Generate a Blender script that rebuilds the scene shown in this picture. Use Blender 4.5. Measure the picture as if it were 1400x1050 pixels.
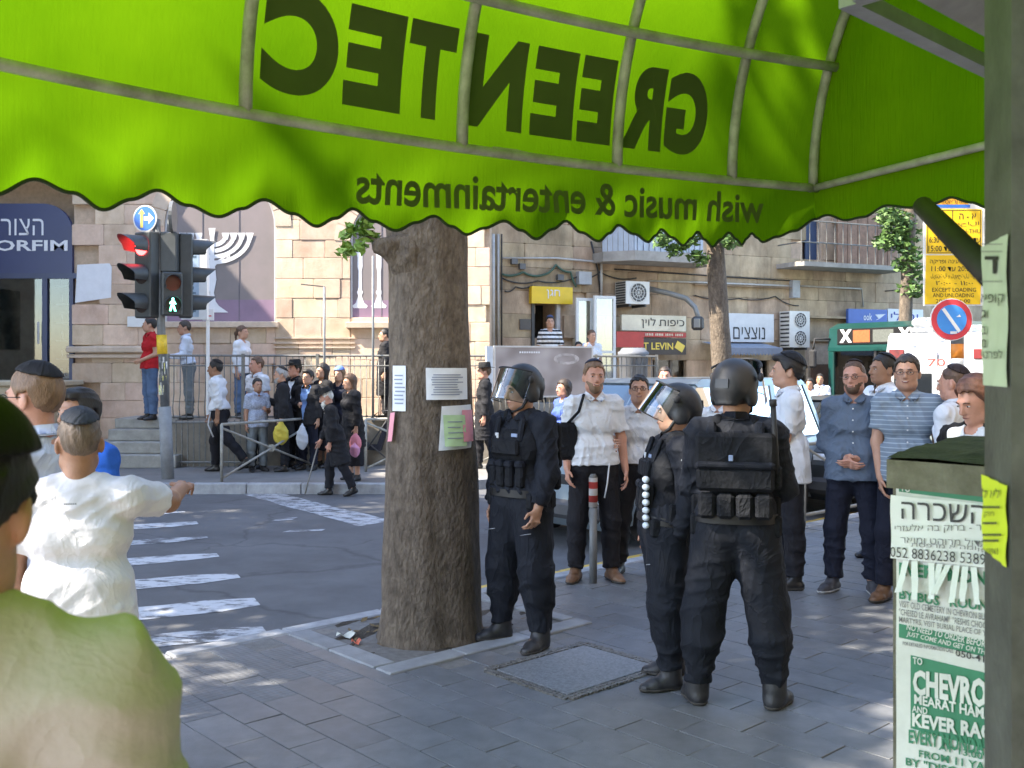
import bpy, math, random
import numpy as np
from mathutils import Vector, Matrix

# ---------------------------------------------------------------- clear
for _o in list(bpy.data.objects):
    bpy.data.objects.remove(_o)
SC = bpy.context.scene
COL = SC.collection

# ---------------------------------------------------------------- camera
EYE = 1.77            # camera height above the near pavement
FPX = 1350.0          # focal length in pixels of a 1400 px wide picture
HZ = 500.0            # picture row of the horizon
cam_data = bpy.data.cameras.new("camera")
cam_data.sensor_width = 36.0
cam_data.lens = 36.0 * FPX / 1400.0
cam_data.shift_y = -(525.0 - HZ) / 1400.0
cam_data.clip_start = 0.05
cam_data.clip_end = 2000.0
cam_data.dof.use_dof = True
cam_data.dof.focus_distance = 7.0
cam_data.dof.aperture_fstop = 8.0
cam = bpy.data.objects.new("camera", cam_data)
cam.location = (0, 0, EYE)
cam.rotation_euler = (math.radians(90), 0, 0)
COL.objects.link(cam)
SC.camera = cam

# ---------------------------------------------------------------- sky, sun, exposure
SUN_EL = math.radians(47)
SUN_AZ = math.radians(-108)      # compass angle from +Y towards +X of where the sun stands
world = bpy.data.worlds.new("World")
SC.world = world
world.use_nodes = True
wn = world.node_tree.nodes
wl = world.node_tree.links
bg = wn["Background"]
sky = wn.new("ShaderNodeTexSky")
sky.sky_type = 'NISHITA'
sky.sun_disc = False
sky.sun_elevation = SUN_EL
sky.sun_rotation = SUN_AZ
sky.air_density = 1.0
sky.dust_density = 0.7
sky.ozone_density = 2.0
wl.new(sky.outputs[0], bg.inputs[0])
bg.inputs[1].default_value = 0.15

sun_data = bpy.data.lights.new("sun", 'SUN')
sun_data.energy = 3.6
sun_data.angle = math.radians(0.5)
sun_data.color = (1.0, 0.90, 0.75)
sun = bpy.data.objects.new("sun", sun_data)
_sd = Vector((math.sin(SUN_AZ) * math.cos(SUN_EL), math.cos(SUN_AZ) * math.cos(SUN_EL), math.sin(SUN_EL)))
sun.rotation_euler = _sd.to_track_quat('Z', 'Y').to_euler()
sun.location = (-20, 10, 30)
COL.objects.link(sun)

SC.view_settings.view_transform = 'Standard'
SC.view_settings.look = 'None'
SC.view_settings.exposure = 2.55
SC.view_settings.gamma = 1.0
SC.render.engine = 'CYCLES'
SC.cycles.max_bounces = 8
SC.cycles.transparent_max_bounces = 16

rng = np.random.RandomState(7)
random.seed(7)

# ---------------------------------------------------------------- picture -> place
def at(px, py, D):
    return np.array([(px - 700.0) / FPX * D, D, EYE + (HZ - py) / FPX * D])

def ground(px, py, z=0.0):
    D = (EYE - z) * FPX / (py - HZ)
    return np.array([(px - 700.0) / FPX * D, D, z])

# ---------------------------------------------------------------- geometry collector
class G:
    def __init__(self):
        self.v = []; self.f = []; self.m = []
    def add(self, verts, faces, mi=0):
        o = len(self.v)
        self.v.extend([tuple(float(c) for c in p) for p in verts])
        self.f.extend([tuple(i + o for i in f) for f in faces])
        self.m.extend([mi] * len(faces))
        return self
    def box(self, c, s, rz=0.0, mi=0, bev=0.0, R=None):
        hx, hy, hz = s[0] / 2, s[1] / 2, s[2] / 2
        if R is None:
            ca, sa = math.cos(rz), math.sin(rz)
            R = np.array([[ca, -sa, 0], [sa, ca, 0], [0, 0, 1.0]])
        c = np.array(c, float)
        if bev <= 0:
            P = np.array([[x, y, z] for z in (-hz, hz) for y in (-hy, hy) for x in (-hx, hx)])
            F = [(0, 2, 3, 1), (4, 5, 7, 6), (0, 1, 5, 4), (2, 6, 7, 3), (0, 4, 6, 2), (1, 3, 7, 5)]
        else:
            b = min(bev, hx * .9, hy * .9, hz * .9)
            P, F = bevbox(hx, hy, hz, b)
        self.add(P @ np.array(R).T + c, F, mi)
        return self
    def tube(self, pts, r, n=10, mi=0, cap=True):
        pts = [np.array(p, float) for p in pts]
        if not hasattr(r, '__len__'): r = [r] * len(pts)
        rings = []
        up = None
        for i, p in enumerate(pts):
            a = pts[max(0, i - 1)]; b = pts[min(len(pts) - 1, i + 1)]
            t = b - a; t = t / (np.linalg.norm(t) + 1e-9)
            if up is None:
                up = np.array([0, 0, 1.0]) if abs(t[2]) < .9 else np.array([1.0, 0, 0])
            s = np.cross(t, up); s /= (np.linalg.norm(s) + 1e-9)
            up = np.cross(s, t)
            rings.append([p + r[i] * (math.cos(2 * math.pi * k / n) * s + math.sin(2 * math.pi * k / n) * up) for k in range(n)])
        V = [q for rg in rings for q in rg]
        F = []
        for i in range(len(pts) - 1):
            for k in range(n):
                k2 = (k + 1) % n
                F.append((i * n + k, i * n + k2, (i + 1) * n + k2, (i + 1) * n + k))
        if cap:
            F.append(tuple(range(n - 1, -1, -1)))
            F.append(tuple((len(pts) - 1) * n + k for k in range(n)))
        self.add(V, F, mi)
        return self
    def lathe(self, prof, c=(0, 0, 0), n=16, mi=0, R=None):
        V = []; F = []
        R = np.eye(3) if R is None else np.array(R)
        for (r, z) in prof:
            for k in range(n):
                a = 2 * math.pi * k / n
                V.append(R @ np.array([r * math.cos(a), r * math.sin(a), z]) + np.array(c))
        for i in range(len(prof) - 1):
            for k in range(n):
                k2 = (k + 1) % n
                F.append((i * n + k, i * n + k2, (i + 1) * n + k2, (i + 1) * n + k))
        F.append(tuple(range(n - 1, -1, -1)))
        F.append(tuple((len(prof) - 1) * n + k for k in range(n)))
        self.add(V, F, mi)
        return self
    def prism(self, poly, a, b, mi=0, frame=None):
        """poly: list of (u,w); extruded from depth a to depth b. frame maps (u, depth, w) -> xyz"""
        if frame is None: frame = lambda u, d, w: (u, d, w)
        n = len(poly)
        ar = sum(poly[i][0] * poly[(i + 1) % n][1] - poly[(i + 1) % n][0] * poly[i][1] for i in range(n))
        if ar < 0: poly = poly[::-1]
        V = [frame(u, a, w) for u, w in poly] + [frame(u, b, w) for u, w in poly]
        F = [tuple(range(n)), tuple(range(2 * n - 1, n - 1, -1))]
        for i in range(n):
            j = (i + 1) % n
            F.append((i, i + n, j + n, j))
        self.add(V, F, mi)
        return self
    def ell(self, c, r, nu=14, nv=9, mi=0, R=None):
        V = []; F = []
        R = np.eye(3) if R is None else np.array(R)
        for j in range(nv + 1):
            th = math.pi * (j + .02) / (nv + .04)
            for i in range(nu):
                ph = 2 * math.pi * i / nu
                V.append(R @ np.array([r[0] * math.sin(th) * math.cos(ph), r[1] * math.sin(th) * math.sin(ph), r[2] * math.cos(th)]) + np.array(c))
        for j in range(nv):
            for i in range(nu):
                i2 = (i + 1) % nu
                F.append((j * nu + i, (j + 1) * nu + i, (j + 1) * nu + i2, j * nu + i2))
        F.append(tuple(range(nu))); F.append(tuple(nv * nu + k for k in range(nu - 1, -1, -1)))
        self.add(V, F, mi)
        return self
    def shift(self, d):
        d = np.array(d, float)
        self.v = [(p[0] - d[0], p[1] - d[1], p[2] - d[2]) for p in self.v]
        return self

def bevbox(hx, hy, hz, b):
    """box with chamfered edges: 24 verts, 26 faces"""
    V = []; idx = {}
    for sx in (-1, 1):
        for sy in (-1, 1):
            for sz in (-1, 1):
                for ax in range(3):
                    h = [hx, hy, hz]; s = [sx, sy, sz]
                    p = [s[i] * (h[i] - (0 if i == ax else b)) for i in range(3)]
                    idx[(sx, sy, sz, ax)] = len(V); V.append(p)
    F = []
    def face(keys):
        ids = [idx[k] for k in keys]
        P = np.array([V[i] for i in ids])
        nrm = np.cross(P[1] - P[0], P[2] - P[0])
        if nrm.dot(P.mean(0)) < 0: ids = ids[::-1]
        F.append(tuple(ids))
    for s in (-1, 1):
        face([(s, a, c, 0) for a, c in ((-1, -1), (1, -1), (1, 1), (-1, 1))])
        face([(a, s, c, 1) for a, c in ((-1, -1), (1, -1), (1, 1), (-1, 1))])
        face([(a, c, s, 2) for a, c in ((-1, -1), (1, -1), (1, 1), (-1, 1))])
    for s1 in (-1, 1):
        for s2 in (-1, 1):
            face([(s1, s2, -1, 0), (s1, s2, 1, 0), (s1, s2, 1, 1), (s1, s2, -1, 1)])
            face([(s1, -1, s2, 0), (s1, 1, s2, 0), (s1, 1, s2, 2), (s1, -1, s2, 2)])
            face([(-1, s1, s2, 1), (1, s1, s2, 1), (1, s1, s2, 2), (-1, s1, s2, 2)])
            for s3 in (-1, 1):
                face([(s1, s2, s3, 0), (s1, s2, s3, 1), (s1, s2, s3, 2)])
    # drop the duplicated corner triangles (each made once per s3 only)
    return np.array(V), F

def mesh_of(name, g, mats, smooth=False):
    me = bpy.data.meshes.new(name)
    me.from_pydata(g.v, [], g.f)
    for m in (mats if isinstance(mats, (list, tuple)) else [mats]):
        me.materials.append(m)
    if g.m and max(g.m) > 0:
        me.polygons.foreach_set('material_index', g.m)
    if smooth:
        me.polygons.foreach_set('use_smooth', [True] * len(me.polygons))
    me.update()
    return me

def link(name, data, parent=None, loc=None):
    o = bpy.data.objects.new(name, data)
    COL.objects.link(o)
    if parent is not None: o.parent = parent
    if loc is not None: o.location = loc
    return o

def tag(o, label=None, cat=None, group=None, kind=None):
    if label: o['label'] = label
    if cat: o['category'] = cat
    if group: o['group'] = group
    if kind: o['kind'] = kind
    return o

BASE = {}
def thing(name, label, cat, loc=(0, 0, 0), rz=0.0, group=None):
    o = bpy.data.objects.new(name, None)
    COL.objects.link(o)
    o.location = loc; o.rotation_euler = (0, 0, rz)
    o.empty_display_size = .1
    BASE[o.name] = np.array(loc, float)
    return tag(o, label, cat, group)

def part(name, g, mats, parent, smooth=False, world=False):
    """geometry given in the thing's own frame, or (world=True, unrotated things) in world metres"""
    if world:
        r = parent
        while r.parent is not None: r = r.parent
        g.shift(BASE[r.name])
    return link(name, mesh_of(name, g, mats, smooth), parent)

def single(name, g, mats, label, cat, loc=None, group=None, smooth=False, kind=None):
    if loc is not None: g.shift(loc)
    o = link(name, mesh_of(name, g, mats, smooth), None, loc)
    return tag(o, label, cat, group, kind)

# ---------------------------------------------------------------- materials
MATS = {}
def mat(name, col, rough=.7, var=.12, scale=6.0, bump=0.0, bscale=60.0, metal=0.0, spec=.5, detail=4.0, col2=None, sss=0.0, coat=0.0, em=None, ems=0.0, stretch=None, world=False, stain=0.0, crack=0.0):
    if name in MATS: return MATS[name]
    m = bpy.data.materials.new(name); m.use_nodes = True
    nt = m.node_tree; N = nt.nodes; L = nt.links
    b = N["Principled BSDF"]
    b.inputs['Roughness'].default_value = rough
    b.inputs['Metallic'].default_value = metal
    b.inputs['Specular IOR Level'].default_value = spec
    if coat: b.inputs['Coat Weight'].default_value = coat
    if sss:
        b.inputs['Subsurface Weight'].default_value = sss
        b.inputs['Subsurface Radius'].default_value = (.01, .004, .002)
        b.inputs['Subsurface Scale'].default_value = .6
    tc = N.new("ShaderNodeTexCoord")
    src = tc.outputs['Object']
    if world:
        ge = N.new("ShaderNodeNewGeometry"); oi_ = N.new("ShaderNodeObjectInfo"); ml_ = N.new("ShaderNodeVectorMath"); ml_.operation = 'MULTIPLY_ADD'
        L.new(oi_.outputs['Random'], ml_.inputs[0]); ml_.inputs[1].default_value = (37, 53, 71); L.new(ge.outputs['Position'], ml_.inputs[2]); src = ml_.outputs[0]
    if stretch:
        mp = N.new("ShaderNodeMapping"); mp.inputs['Scale'].default_value = stretch
        L.new(src, mp.inputs[0]); src = mp.outputs[0]
    if var > 0 or col2:
        nz = N.new("ShaderNodeTexNoise"); nz.inputs['Scale'].default_value = scale; nz.inputs['Detail'].default_value = detail
        nz.inputs['Roughness'].default_value = .65
        L.new(src, nz.inputs['Vector'])
        cr = N.new("ShaderNodeValToRGB")
        c2 = col2 if col2 else [c * (1 + var) for c in col]
        c1 = col if col2 else [c * (1 - var) for c in col]
        cr.color_ramp.elements[0].color = (*c1[:3], 1); cr.color_ramp.elements[1].color = (*c2[:3], 1)
        cr.color_ramp.elements[0].position = .32; cr.color_ramp.elements[1].position = .68
        L.new(nz.outputs['Fac'], cr.inputs[0]); L.new(cr.outputs[0], b.inputs['Base Color'])
    else:
        b.inputs['Base Color'].default_value = (*col[:3], 1)
    if stain > 0:
        gp = N.new("ShaderNodeNewGeometry"); mp2 = N.new("ShaderNodeMapping"); mp2.inputs['Scale'].default_value = (1, 1, .35)
        L.new(gp.outputs['Position'], mp2.inputs[0]); ns = N.new("ShaderNodeTexNoise"); ns.inputs['Scale'].default_value = 1.3; ns.inputs['Detail'].default_value = 8; ns.inputs['Roughness'].default_value = .7
        L.new(mp2.outputs[0], ns.inputs['Vector']); mr2 = N.new("ShaderNodeMapRange"); mr2.inputs[1].default_value = .38; mr2.inputs[2].default_value = .62; mr2.inputs[3].default_value = 1 - stain; mr2.inputs[4].default_value = 1.0
        L.new(ns.outputs['Fac'], mr2.inputs[0]); hv = N.new("ShaderNodeHueSaturation"); L.new(mr2.outputs[0], hv.inputs['Value']); L.new(b.inputs['Base Color'].links[0].from_socket, hv.inputs['Color']); L.new(hv.outputs[0], b.inputs['Base Color'])
    if crack > 0:
        gp = N.new("ShaderNodeNewGeometry"); nw = N.new("ShaderNodeTexNoise"); nw.inputs['Scale'].default_value = 2.0; nw.inputs['Detail'].default_value = 6; L.new(gp.outputs['Position'], nw.inputs['Vector'])
        vm_ = N.new("ShaderNodeVectorMath"); vm_.operation = 'MULTIPLY_ADD'; vm_.inputs[1].default_value = (.7, .7, 0); L.new(nw.outputs['Color'], vm_.inputs[0]); L.new(gp.outputs['Position'], vm_.inputs[2])
        vo = N.new("ShaderNodeTexVoronoi"); vo.feature = 'DISTANCE_TO_EDGE'; vo.inputs['Scale'].default_value = .42; L.new(vm_.outputs[0], vo.inputs['Vector'])
        mr3 = N.new("ShaderNodeMapRange"); mr3.inputs[1].default_value = .0; mr3.inputs[2].default_value = .012; mr3.inputs[3].default_value = 1 - crack; mr3.inputs[4].default_value = 1.0; L.new(vo.outputs['Distance'], mr3.inputs[0])
        hv = N.new("ShaderNodeHueSaturation"); L.new(mr3.outputs[0], hv.inputs['Value']); L.new(b.inputs['Base Color'].links[0].from_socket, hv.inputs['Color']); L.new(hv.outputs[0], b.inputs['Base Color'])
    if bump > 0:
        nb = N.new("ShaderNodeTexNoise"); nb.inputs['Scale'].default_value = bscale; nb.inputs['Detail'].default_value = 5
        L.new(src, nb.inputs['Vector'])
        bp = N.new("ShaderNodeBump"); bp.inputs['Strength'].default_value = 1.0; bp.inputs['Distance'].default_value = bump
        L.new(nb.outputs['Fac'], bp.inputs['Height']); L.new(bp.outputs[0], b.inputs['Normal'])
    if em:
        b.inputs['Emission Color'].default_value = (*em, 1); b.inputs['Emission Strength'].default_value = ems
    MATS[name] = m
    return m

def per_piece(m, amt=.18, hue=.0):
    """lets alike pieces that share one material differ a little in tone"""
    nt = m.node_tree; N = nt.nodes; L = nt.links; b = N["Principled BSDF"]
    src = b.inputs['Base Color'].links[0].from_socket
    oi = N.new("ShaderNodeObjectInfo")
    mr = N.new("ShaderNodeMapRange"); mr.inputs[3].default_value = 1 - amt; mr.inputs[4].default_value = 1 + amt
    L.new(oi.outputs['Random'], mr.inputs[0])
    hs = N.new("ShaderNodeHueSaturation")
    L.new(mr.outputs[0], hs.inputs['Value']); L.new(src, hs.inputs['Color'])
    if hue:
        m2 = N.new("ShaderNodeMath"); m2.operation = 'MULTIPLY_ADD'; m2.inputs[1].default_value = hue; m2.inputs[2].default_value = .5 - hue / 2
        ml = N.new("ShaderNodeMath"); ml.operation = 'MULTIPLY'; ml.inputs[1].default_value = 7.31
        fr = N.new("ShaderNodeMath"); fr.operation = 'FRACT'
        L.new(oi.outputs['Random'], ml.inputs[0]); L.new(ml.outputs[0], fr.inputs[0]); L.new(fr.outputs[0], m2.inputs[0]); L.new(m2.outputs[0], hs.inputs['Hue'])
    L.new(hs.outputs[0], b.inputs['Base Color'])
    return m

# ---------------------------------------------------------------- lettering
def text_geo(s, size=1.0, bold=0.0, mirror=False, align='LEFT', shear=0.0, res=2):
    if 'ת' in s:                       # this letter is drawn as a chet with a small foot
        V, F = text_geo(s.replace('ת', 'ח'), size, bold, mirror, align, shear, res); V = [tuple(p) for p in V]
        wd = np.ptp(text_geo('ח', size, bold)[0][:, 0])
        for i, ch in enumerate(s):
            if ch == 'ת':
                x1 = text_geo(s[:i].replace('ת', 'ח') + 'ח', size, bold)[0][:, 0].max(); x0 = x1 - wd; k = len(V)
                V += [(x0 - .10 * size, 0, 0), (x0 + .05 * size, 0, 0), (x0 + .05 * size, .085 * size, 0), (x0 - .10 * size, .085 * size, 0)]; F = list(F) + [(k, k + 1, k + 2, k + 3)]
        return np.array(V), F
    cu = bpy.data.curves.new("lettering", 'FONT')
    cu.body = s; cu.size = size; cu.align_x = align; cu.shear = shear
    cu.offset = bold * size; cu.resolution_u = res
    ob = bpy.data.objects.new("lettering", cu); COL.objects.link(ob)
    bpy.context.view_layer.update()
    me = bpy.data.meshes.new_from_object(ob.evaluated_get(bpy.context.evaluated_depsgraph_get()))
    V = np.array([v.co[:] for v in me.vertices]) if len(me.vertices) else np.zeros((0, 3))
    F = [tuple(p.vertices) for p in me.polygons]
    bpy.data.objects.remove(ob); bpy.data.curves.remove(cu); bpy.data.meshes.remove(me)
    if mirror and len(V):
        V[:, 0] *= -1; F = [f[::-1] for f in F]
    return V, F

def text_fit(g, s, x0, x1, y0, y1, frame, bold=.0, depth=0.003, mi=0, keep=False, subdiv=0, shear=0.0):
    """write s into the rectangle x0..x1, y0..y1 of a sheet; frame(u, depth, w) -> xyz"""
    V, F = text_geo(s, 1.0, bold, shear=shear)
    if not len(V): return
    mn = V.min(0); mx = V.max(0)
    sx = (x1 - x0) / (mx[0] - mn[0]); sy = (y1 - y0) / (mx[1] - mn[1])
    if keep: sx = sy = min(sx, sy)
    P = [frame(x0 + (p[0] - mn[0]) * sx, depth, y0 + (p[1] - mn[1]) * sy) for p in V]
    g.add(P, F, mi)
# ================================================================ people
# bodies and clothes are grown as one closed surface each from blended round cones
EDGES = [(0, 1), (2, 3), (4, 5), (6, 7), (0, 2), (1, 3), (4, 6), (5, 7), (0, 4), (1, 5), (2, 6), (3, 7)]
CORN = np.array([[(i >> 0) & 1, (i >> 1) & 1, (i >> 2) & 1] for i in range(8)])

class Field:
    def __init__(self, lo, hi, h):
        self.h = h
        self.lo = np.array(lo, float) - 3 * h
        n = np.ceil((np.array(hi) + 3 * h - self.lo) / h).astype(int) + 1
        self.F = np.full(n, 1.0, np.float32)
        self.ax = [self.lo[i] + h * np.arange(n[i]) for i in range(3)]
    def _sl(self, lo, hi):
        a = np.maximum(np.floor((np.array(lo) - self.lo) / self.h).astype(int), 0)
        b = np.minimum(np.ceil((np.array(hi) - self.lo) / self.h).astype(int) + 1, self.F.shape)
        if np.any(b <= a): return None
        sl = tuple(slice(a[i], b[i]) for i in range(3))
        X, Y, Z = np.meshgrid(self.ax[0][sl[0]], self.ax[1][sl[1]], self.ax[2][sl[2]], indexing='ij', sparse=True)
        return sl, X, Y, Z
    def _mix(self, sl, d, k, sub=False):
        a = self.F[sl]
        if sub:
            d = -d
            if k > 0:
                q = np.maximum(k - np.abs(a - d), 0) / k
                self.F[sl] = np.maximum(a, d) + q * q * k * .25
            else: self.F[sl] = np.maximum(a, d)
            return
        if k > 0:
            q = np.maximum(k - np.abs(a - d), 0) / k
            self.F[sl] = np.minimum(a, d) - q * q * k * .25
        else: self.F[sl] = np.minimum(a, d)
    def cone(self, a, b, ra, rb, k=.02, flat=None, cut=None, sub=False):
        """round cone a->b; flat=(dir, f) squashes by f along dir; cut = flat end at b"""
        a = np.array(a, float); b = np.array(b, float)
        m = max(ra, rb) + k + 2 * self.h
        r = self._sl(np.minimum(a, b) - m, np.maximum(a, b) + m)
        if r is None: return
        sl, X, Y, Z = r
        px, py, pz = X - a[0], Y - a[1], Z - a[2]
        ba = b - a
        sc = 1.0
        if flat is not None:
            d, f = np.array(flat[0], float), flat[1]; d = d / np.linalg.norm(d)
            g = 1 / f - 1
            dt = (px * d[0] + py * d[1] + pz * d[2]) * g
            px, py, pz = px + dt * d[0], py + dt * d[1], pz + dt * d[2]
            ba = ba + d * ba.dot(d) * g
            sc = (1 + f) / 2
        L2 = ba.dot(ba) + 1e-9
        t = np.clip((px * ba[0] + py * ba[1] + pz * ba[2]) / L2, 0, 1)
        d = np.sqrt((px - t * ba[0]) ** 2 + (py - t * ba[1]) ** 2 + (pz - t * ba[2]) ** 2) - (ra + (rb - ra) * t)
        d = d * sc
        if cut is not None:
            n = (b - a) / (np.linalg.norm(b - a) + 1e-9)
            q = b + n * (cut if cut is not True else 0)
            d = np.maximum(d, (X - q[0]) * n[0] + (Y - q[1]) * n[1] + (Z - q[2]) * n[2])
        self._mix(sl, d, k, sub)
    def ell(self, c, r, R=None, k=.02, sub=False, fn=None):
        c = np.array(c, float); r = np.array(r, float)
        m = r.max() + k + 2 * self.h
        s = self._sl(c - m, c + m)
        if s is None: return
        sl, X, Y, Z = s
        x, y, z = X - c[0], Y - c[1], Z - c[2]
        if R is not None:
            x, y, z = (x * R[0, 0] + y * R[1, 0] + z * R[2, 0], x * R[0, 1] + y * R[1, 1] + z * R[2, 1], x * R[0, 2] + y * R[1, 2] + z * R[2, 2])
        k0 = np.sqrt((x / r[0]) ** 2 + (y / r[1]) ** 2 + (z / r[2]) ** 2) + 1e-6
        k1 = np.sqrt((x / r[0] ** 2) ** 2 + (y / r[1] ** 2) ** 2 + (z / r[2] ** 2) ** 2) + 1e-6
        d = k0 * (k0 - 1) / k1
        if fn is not None: d = np.maximum(d, fn(x, y, z))
        self._mix(sl, d, k, sub)
    def cut(self, n, q):
        """remove everything on the side of q that n points to"""
        n = np.array(n, float); n /= np.linalg.norm(n)
        X, Y, Z = np.meshgrid(*self.ax, indexing='ij', sparse=True)
        self.F = np.maximum(self.F, ((X - q[0]) * n[0] + (Y - q[1]) * n[1] + (Z - q[2]) * n[2]).astype(np.float32))
    def apply(self, fn):
        X, Y, Z = np.meshgrid(*self.ax, indexing='ij', sparse=True)
        self.F = np.maximum(self.F, fn(X, Y, Z).astype(np.float32))
    def mesh(self):
        F = self.F; S = F < 0
        nx, ny, nz = F.shape
        cnt = np.zeros((nx - 1, ny - 1, nz - 1), np.int8)
        for c in CORN:
            cnt += S[c[0]:nx - 1 + c[0], c[1]:ny - 1 + c[1], c[2]:nz - 1 + c[2]]
        act = (cnt > 0) & (cnt < 8)
        I = np.argwhere(act)
        if len(I) == 0: return np.zeros((0, 3)), np.zeros((0, 4), int)
        val = np.stack([F[I[:, 0] + c[0], I[:, 1] + c[1], I[:, 2] + c[2]] for c in CORN], 1)
        acc = np.zeros((len(I), 3)); n = np.zeros(len(I))
        for a, b in EDGES:
            va, vb = val[:, a], val[:, b]
            cr = (va < 0) != (vb < 0)
            t = np.where(cr, va / np.where(cr, va - vb, 1), 0)
            p = CORN[a] + t[:, None] * (CORN[b] - CORN[a])
            acc += p * cr[:, None]; n += cr
        V = self.lo + (I + acc / n[:, None]) * self.h
        idx = np.full(act.shape, -1, np.int64); idx[act] = np.arange(len(I))
        Q = []
        for ax in range(3):
            o1, o2 = (ax + 1) % 3, (ax + 2) % 3
            s0 = [slice(1, -1)] * 3; s1 = [slice(1, -1)] * 3
            s0[ax] = slice(0, -1); s1[ax] = slice(1, None)
            A = S[tuple(s0)]; B = S[tuple(s1)]
            for cond, flip in ((A & ~B, False), (~A & B, True)):
                E = np.argwhere(cond)
                if len(E) == 0: continue
                base = E.copy(); base[:, o1] += 1; base[:, o2] += 1
                def cell(d1, d2):
                    c = base.copy(); c[:, o1] -= d1; c[:, o2] -= d2
                    return idx[c[:, 0], c[:, 1], c[:, 2]]
                q = np.stack([cell(1, 1), cell(0, 1), cell(0, 0), cell(1, 0)], 1)
                Q.append(q[:, ::-1] if flip else q)
        return V, np.concatenate(Q)

def np_mesh(name, V, Q, m):
    me = bpy.data.meshes.new(name)
    me.vertices.add(len(V)); me.vertices.foreach_set('co', np.ascontiguousarray(V, np.float32).ravel())
    me.loops.add(Q.size); me.loops.foreach_set('vertex_index', np.ascontiguousarray(Q, np.int32).ravel())
    me.polygons.add(len(Q))
    me.polygons.foreach_set('loop_start', np.arange(0, Q.size, 4, dtype=np.int32))
    me.polygons.foreach_set('use_smooth', np.ones(len(Q), bool))
    for x in (m if isinstance(m, (list, tuple)) else [m]): me.materials.append(x)
    me.update(calc_edges=True)
    return me

def normals(V, Q):
    n = np.cross(V[Q[:, 2]] - V[Q[:, 0]], V[Q[:, 3]] - V[Q[:, 1]])
    N = np.zeros_like(V)
    for i in range(4): np.add.at(N, Q[:, i], n)
    return N / (np.linalg.norm(N, axis=1)[:, None] + 1e-12)

def folds(V, Q, amp, seed, dirs, fr, keep=None):
    """cloth wrinkles: sharp-crested warped ripples pushed along the normals"""
    r = np.random.RandomState(seed)
    N = normals(V, Q)
    d = np.zeros(len(V))
    warp = np.stack([np.sin(V @ r.normal(0, 9, 3) + r.rand() * 6) for _ in range(3)], 1)
    W = V + .045 * warp
    for i, (dx, w) in enumerate(dirs):
        dv = np.array(dx, float) + r.normal(0, .22, 3); dv /= np.linalg.norm(dv)
        f = fr * (0.7 + .7 * r.rand())
        ph = r.rand() * 6.3
        mask = .5 + .5 * np.sin(V @ r.normal(0, 7, 3) + r.rand() * 6)
        d += w * mask * (1 - 2 * np.abs(np.sin(W @ dv * f * .5 + ph)))
    d = np.maximum(d, -.35 + .25 * np.minimum(d, 0))
    if keep is not None: d *= keep(V)
    return V + N * (d * amp)[:, None]

def rotz(a): c, s = math.cos(a), math.sin(a); return np.array([[c, -s, 0], [s, c, 0], [0, 0, 1.0]])
def rotx(a): c, s = math.cos(a), math.sin(a); return np.array([[1.0, 0, 0], [0, c, -s], [0, s, c]])
def roty(a): c, s = math.cos(a), math.sin(a); return np.array([[c, 0, s], [0, 1.0, 0], [-s, 0, c]])
def unit(v): v = np.array(v, float); return v / np.linalg.norm(v)
D2R = math.pi / 180

SKIN = {'fair': (.46, .255, .17), 'tan': (.30, .155, .092), 'mid': (.38, .205, .13), 'pink': (.49, .25, .175)}
def skin_mat(k): return mat('skin_' + k, SKIN[k], .52, .10, 14, .0012, 90, sss=.12)
def cloth(name, c, rough=.85, var=.10, sc=5, bump=.006, bs=15, crease=.016):
    new = 'cloth_' + name not in MATS
    m = mat('cloth_' + name, c, rough, var, sc, bump, bs, spec=.25)
    if new and crease:                 # sharp creases on top of the soft folds
        N = m.node_tree.nodes; L = m.node_tree.links; b = N["Principled BSDF"]
        tc = N.new("ShaderNodeTexCoord"); mp = N.new("ShaderNodeMapping"); mp.inputs['Rotation'].default_value = (.5, .35, .2); mp.inputs['Scale'].default_value = (1, 1, .62); L.new(tc.outputs['Object'], mp.inputs[0])
        n1 = N.new("ShaderNodeTexNoise"); n1.inputs['Scale'].default_value = 7.5; n1.inputs['Detail'].default_value = 3; n1.inputs['Roughness'].default_value = .5; n1.inputs['Distortion'].default_value = .9; L.new(mp.outputs[0], n1.inputs['Vector'])
        s1 = N.new("ShaderNodeMath"); s1.operation = 'SUBTRACT'; s1.inputs[1].default_value = .5; L.new(n1.outputs['Fac'], s1.inputs[0])
        a1 = N.new("ShaderNodeMath"); a1.operation = 'ABSOLUTE'; L.new(s1.outputs[0], a1.inputs[0])
        p1 = N.new("ShaderNodeMath"); p1.operation = 'POWER'; p1.inputs[1].default_value = .6; L.new(a1.outputs[0], p1.inputs[0])
        bp = N.new("ShaderNodeBump"); bp.inputs['Distance'].default_value = crease; bp.invert = True; L.new(p1.outputs[0], bp.inputs['Height'])
        if b.inputs['Normal'].links: L.new(b.inputs['Normal'].links[0].from_socket, bp.inputs['Normal'])
        L.new(bp.outputs[0], b.inputs['Normal'])
    return m
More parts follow.
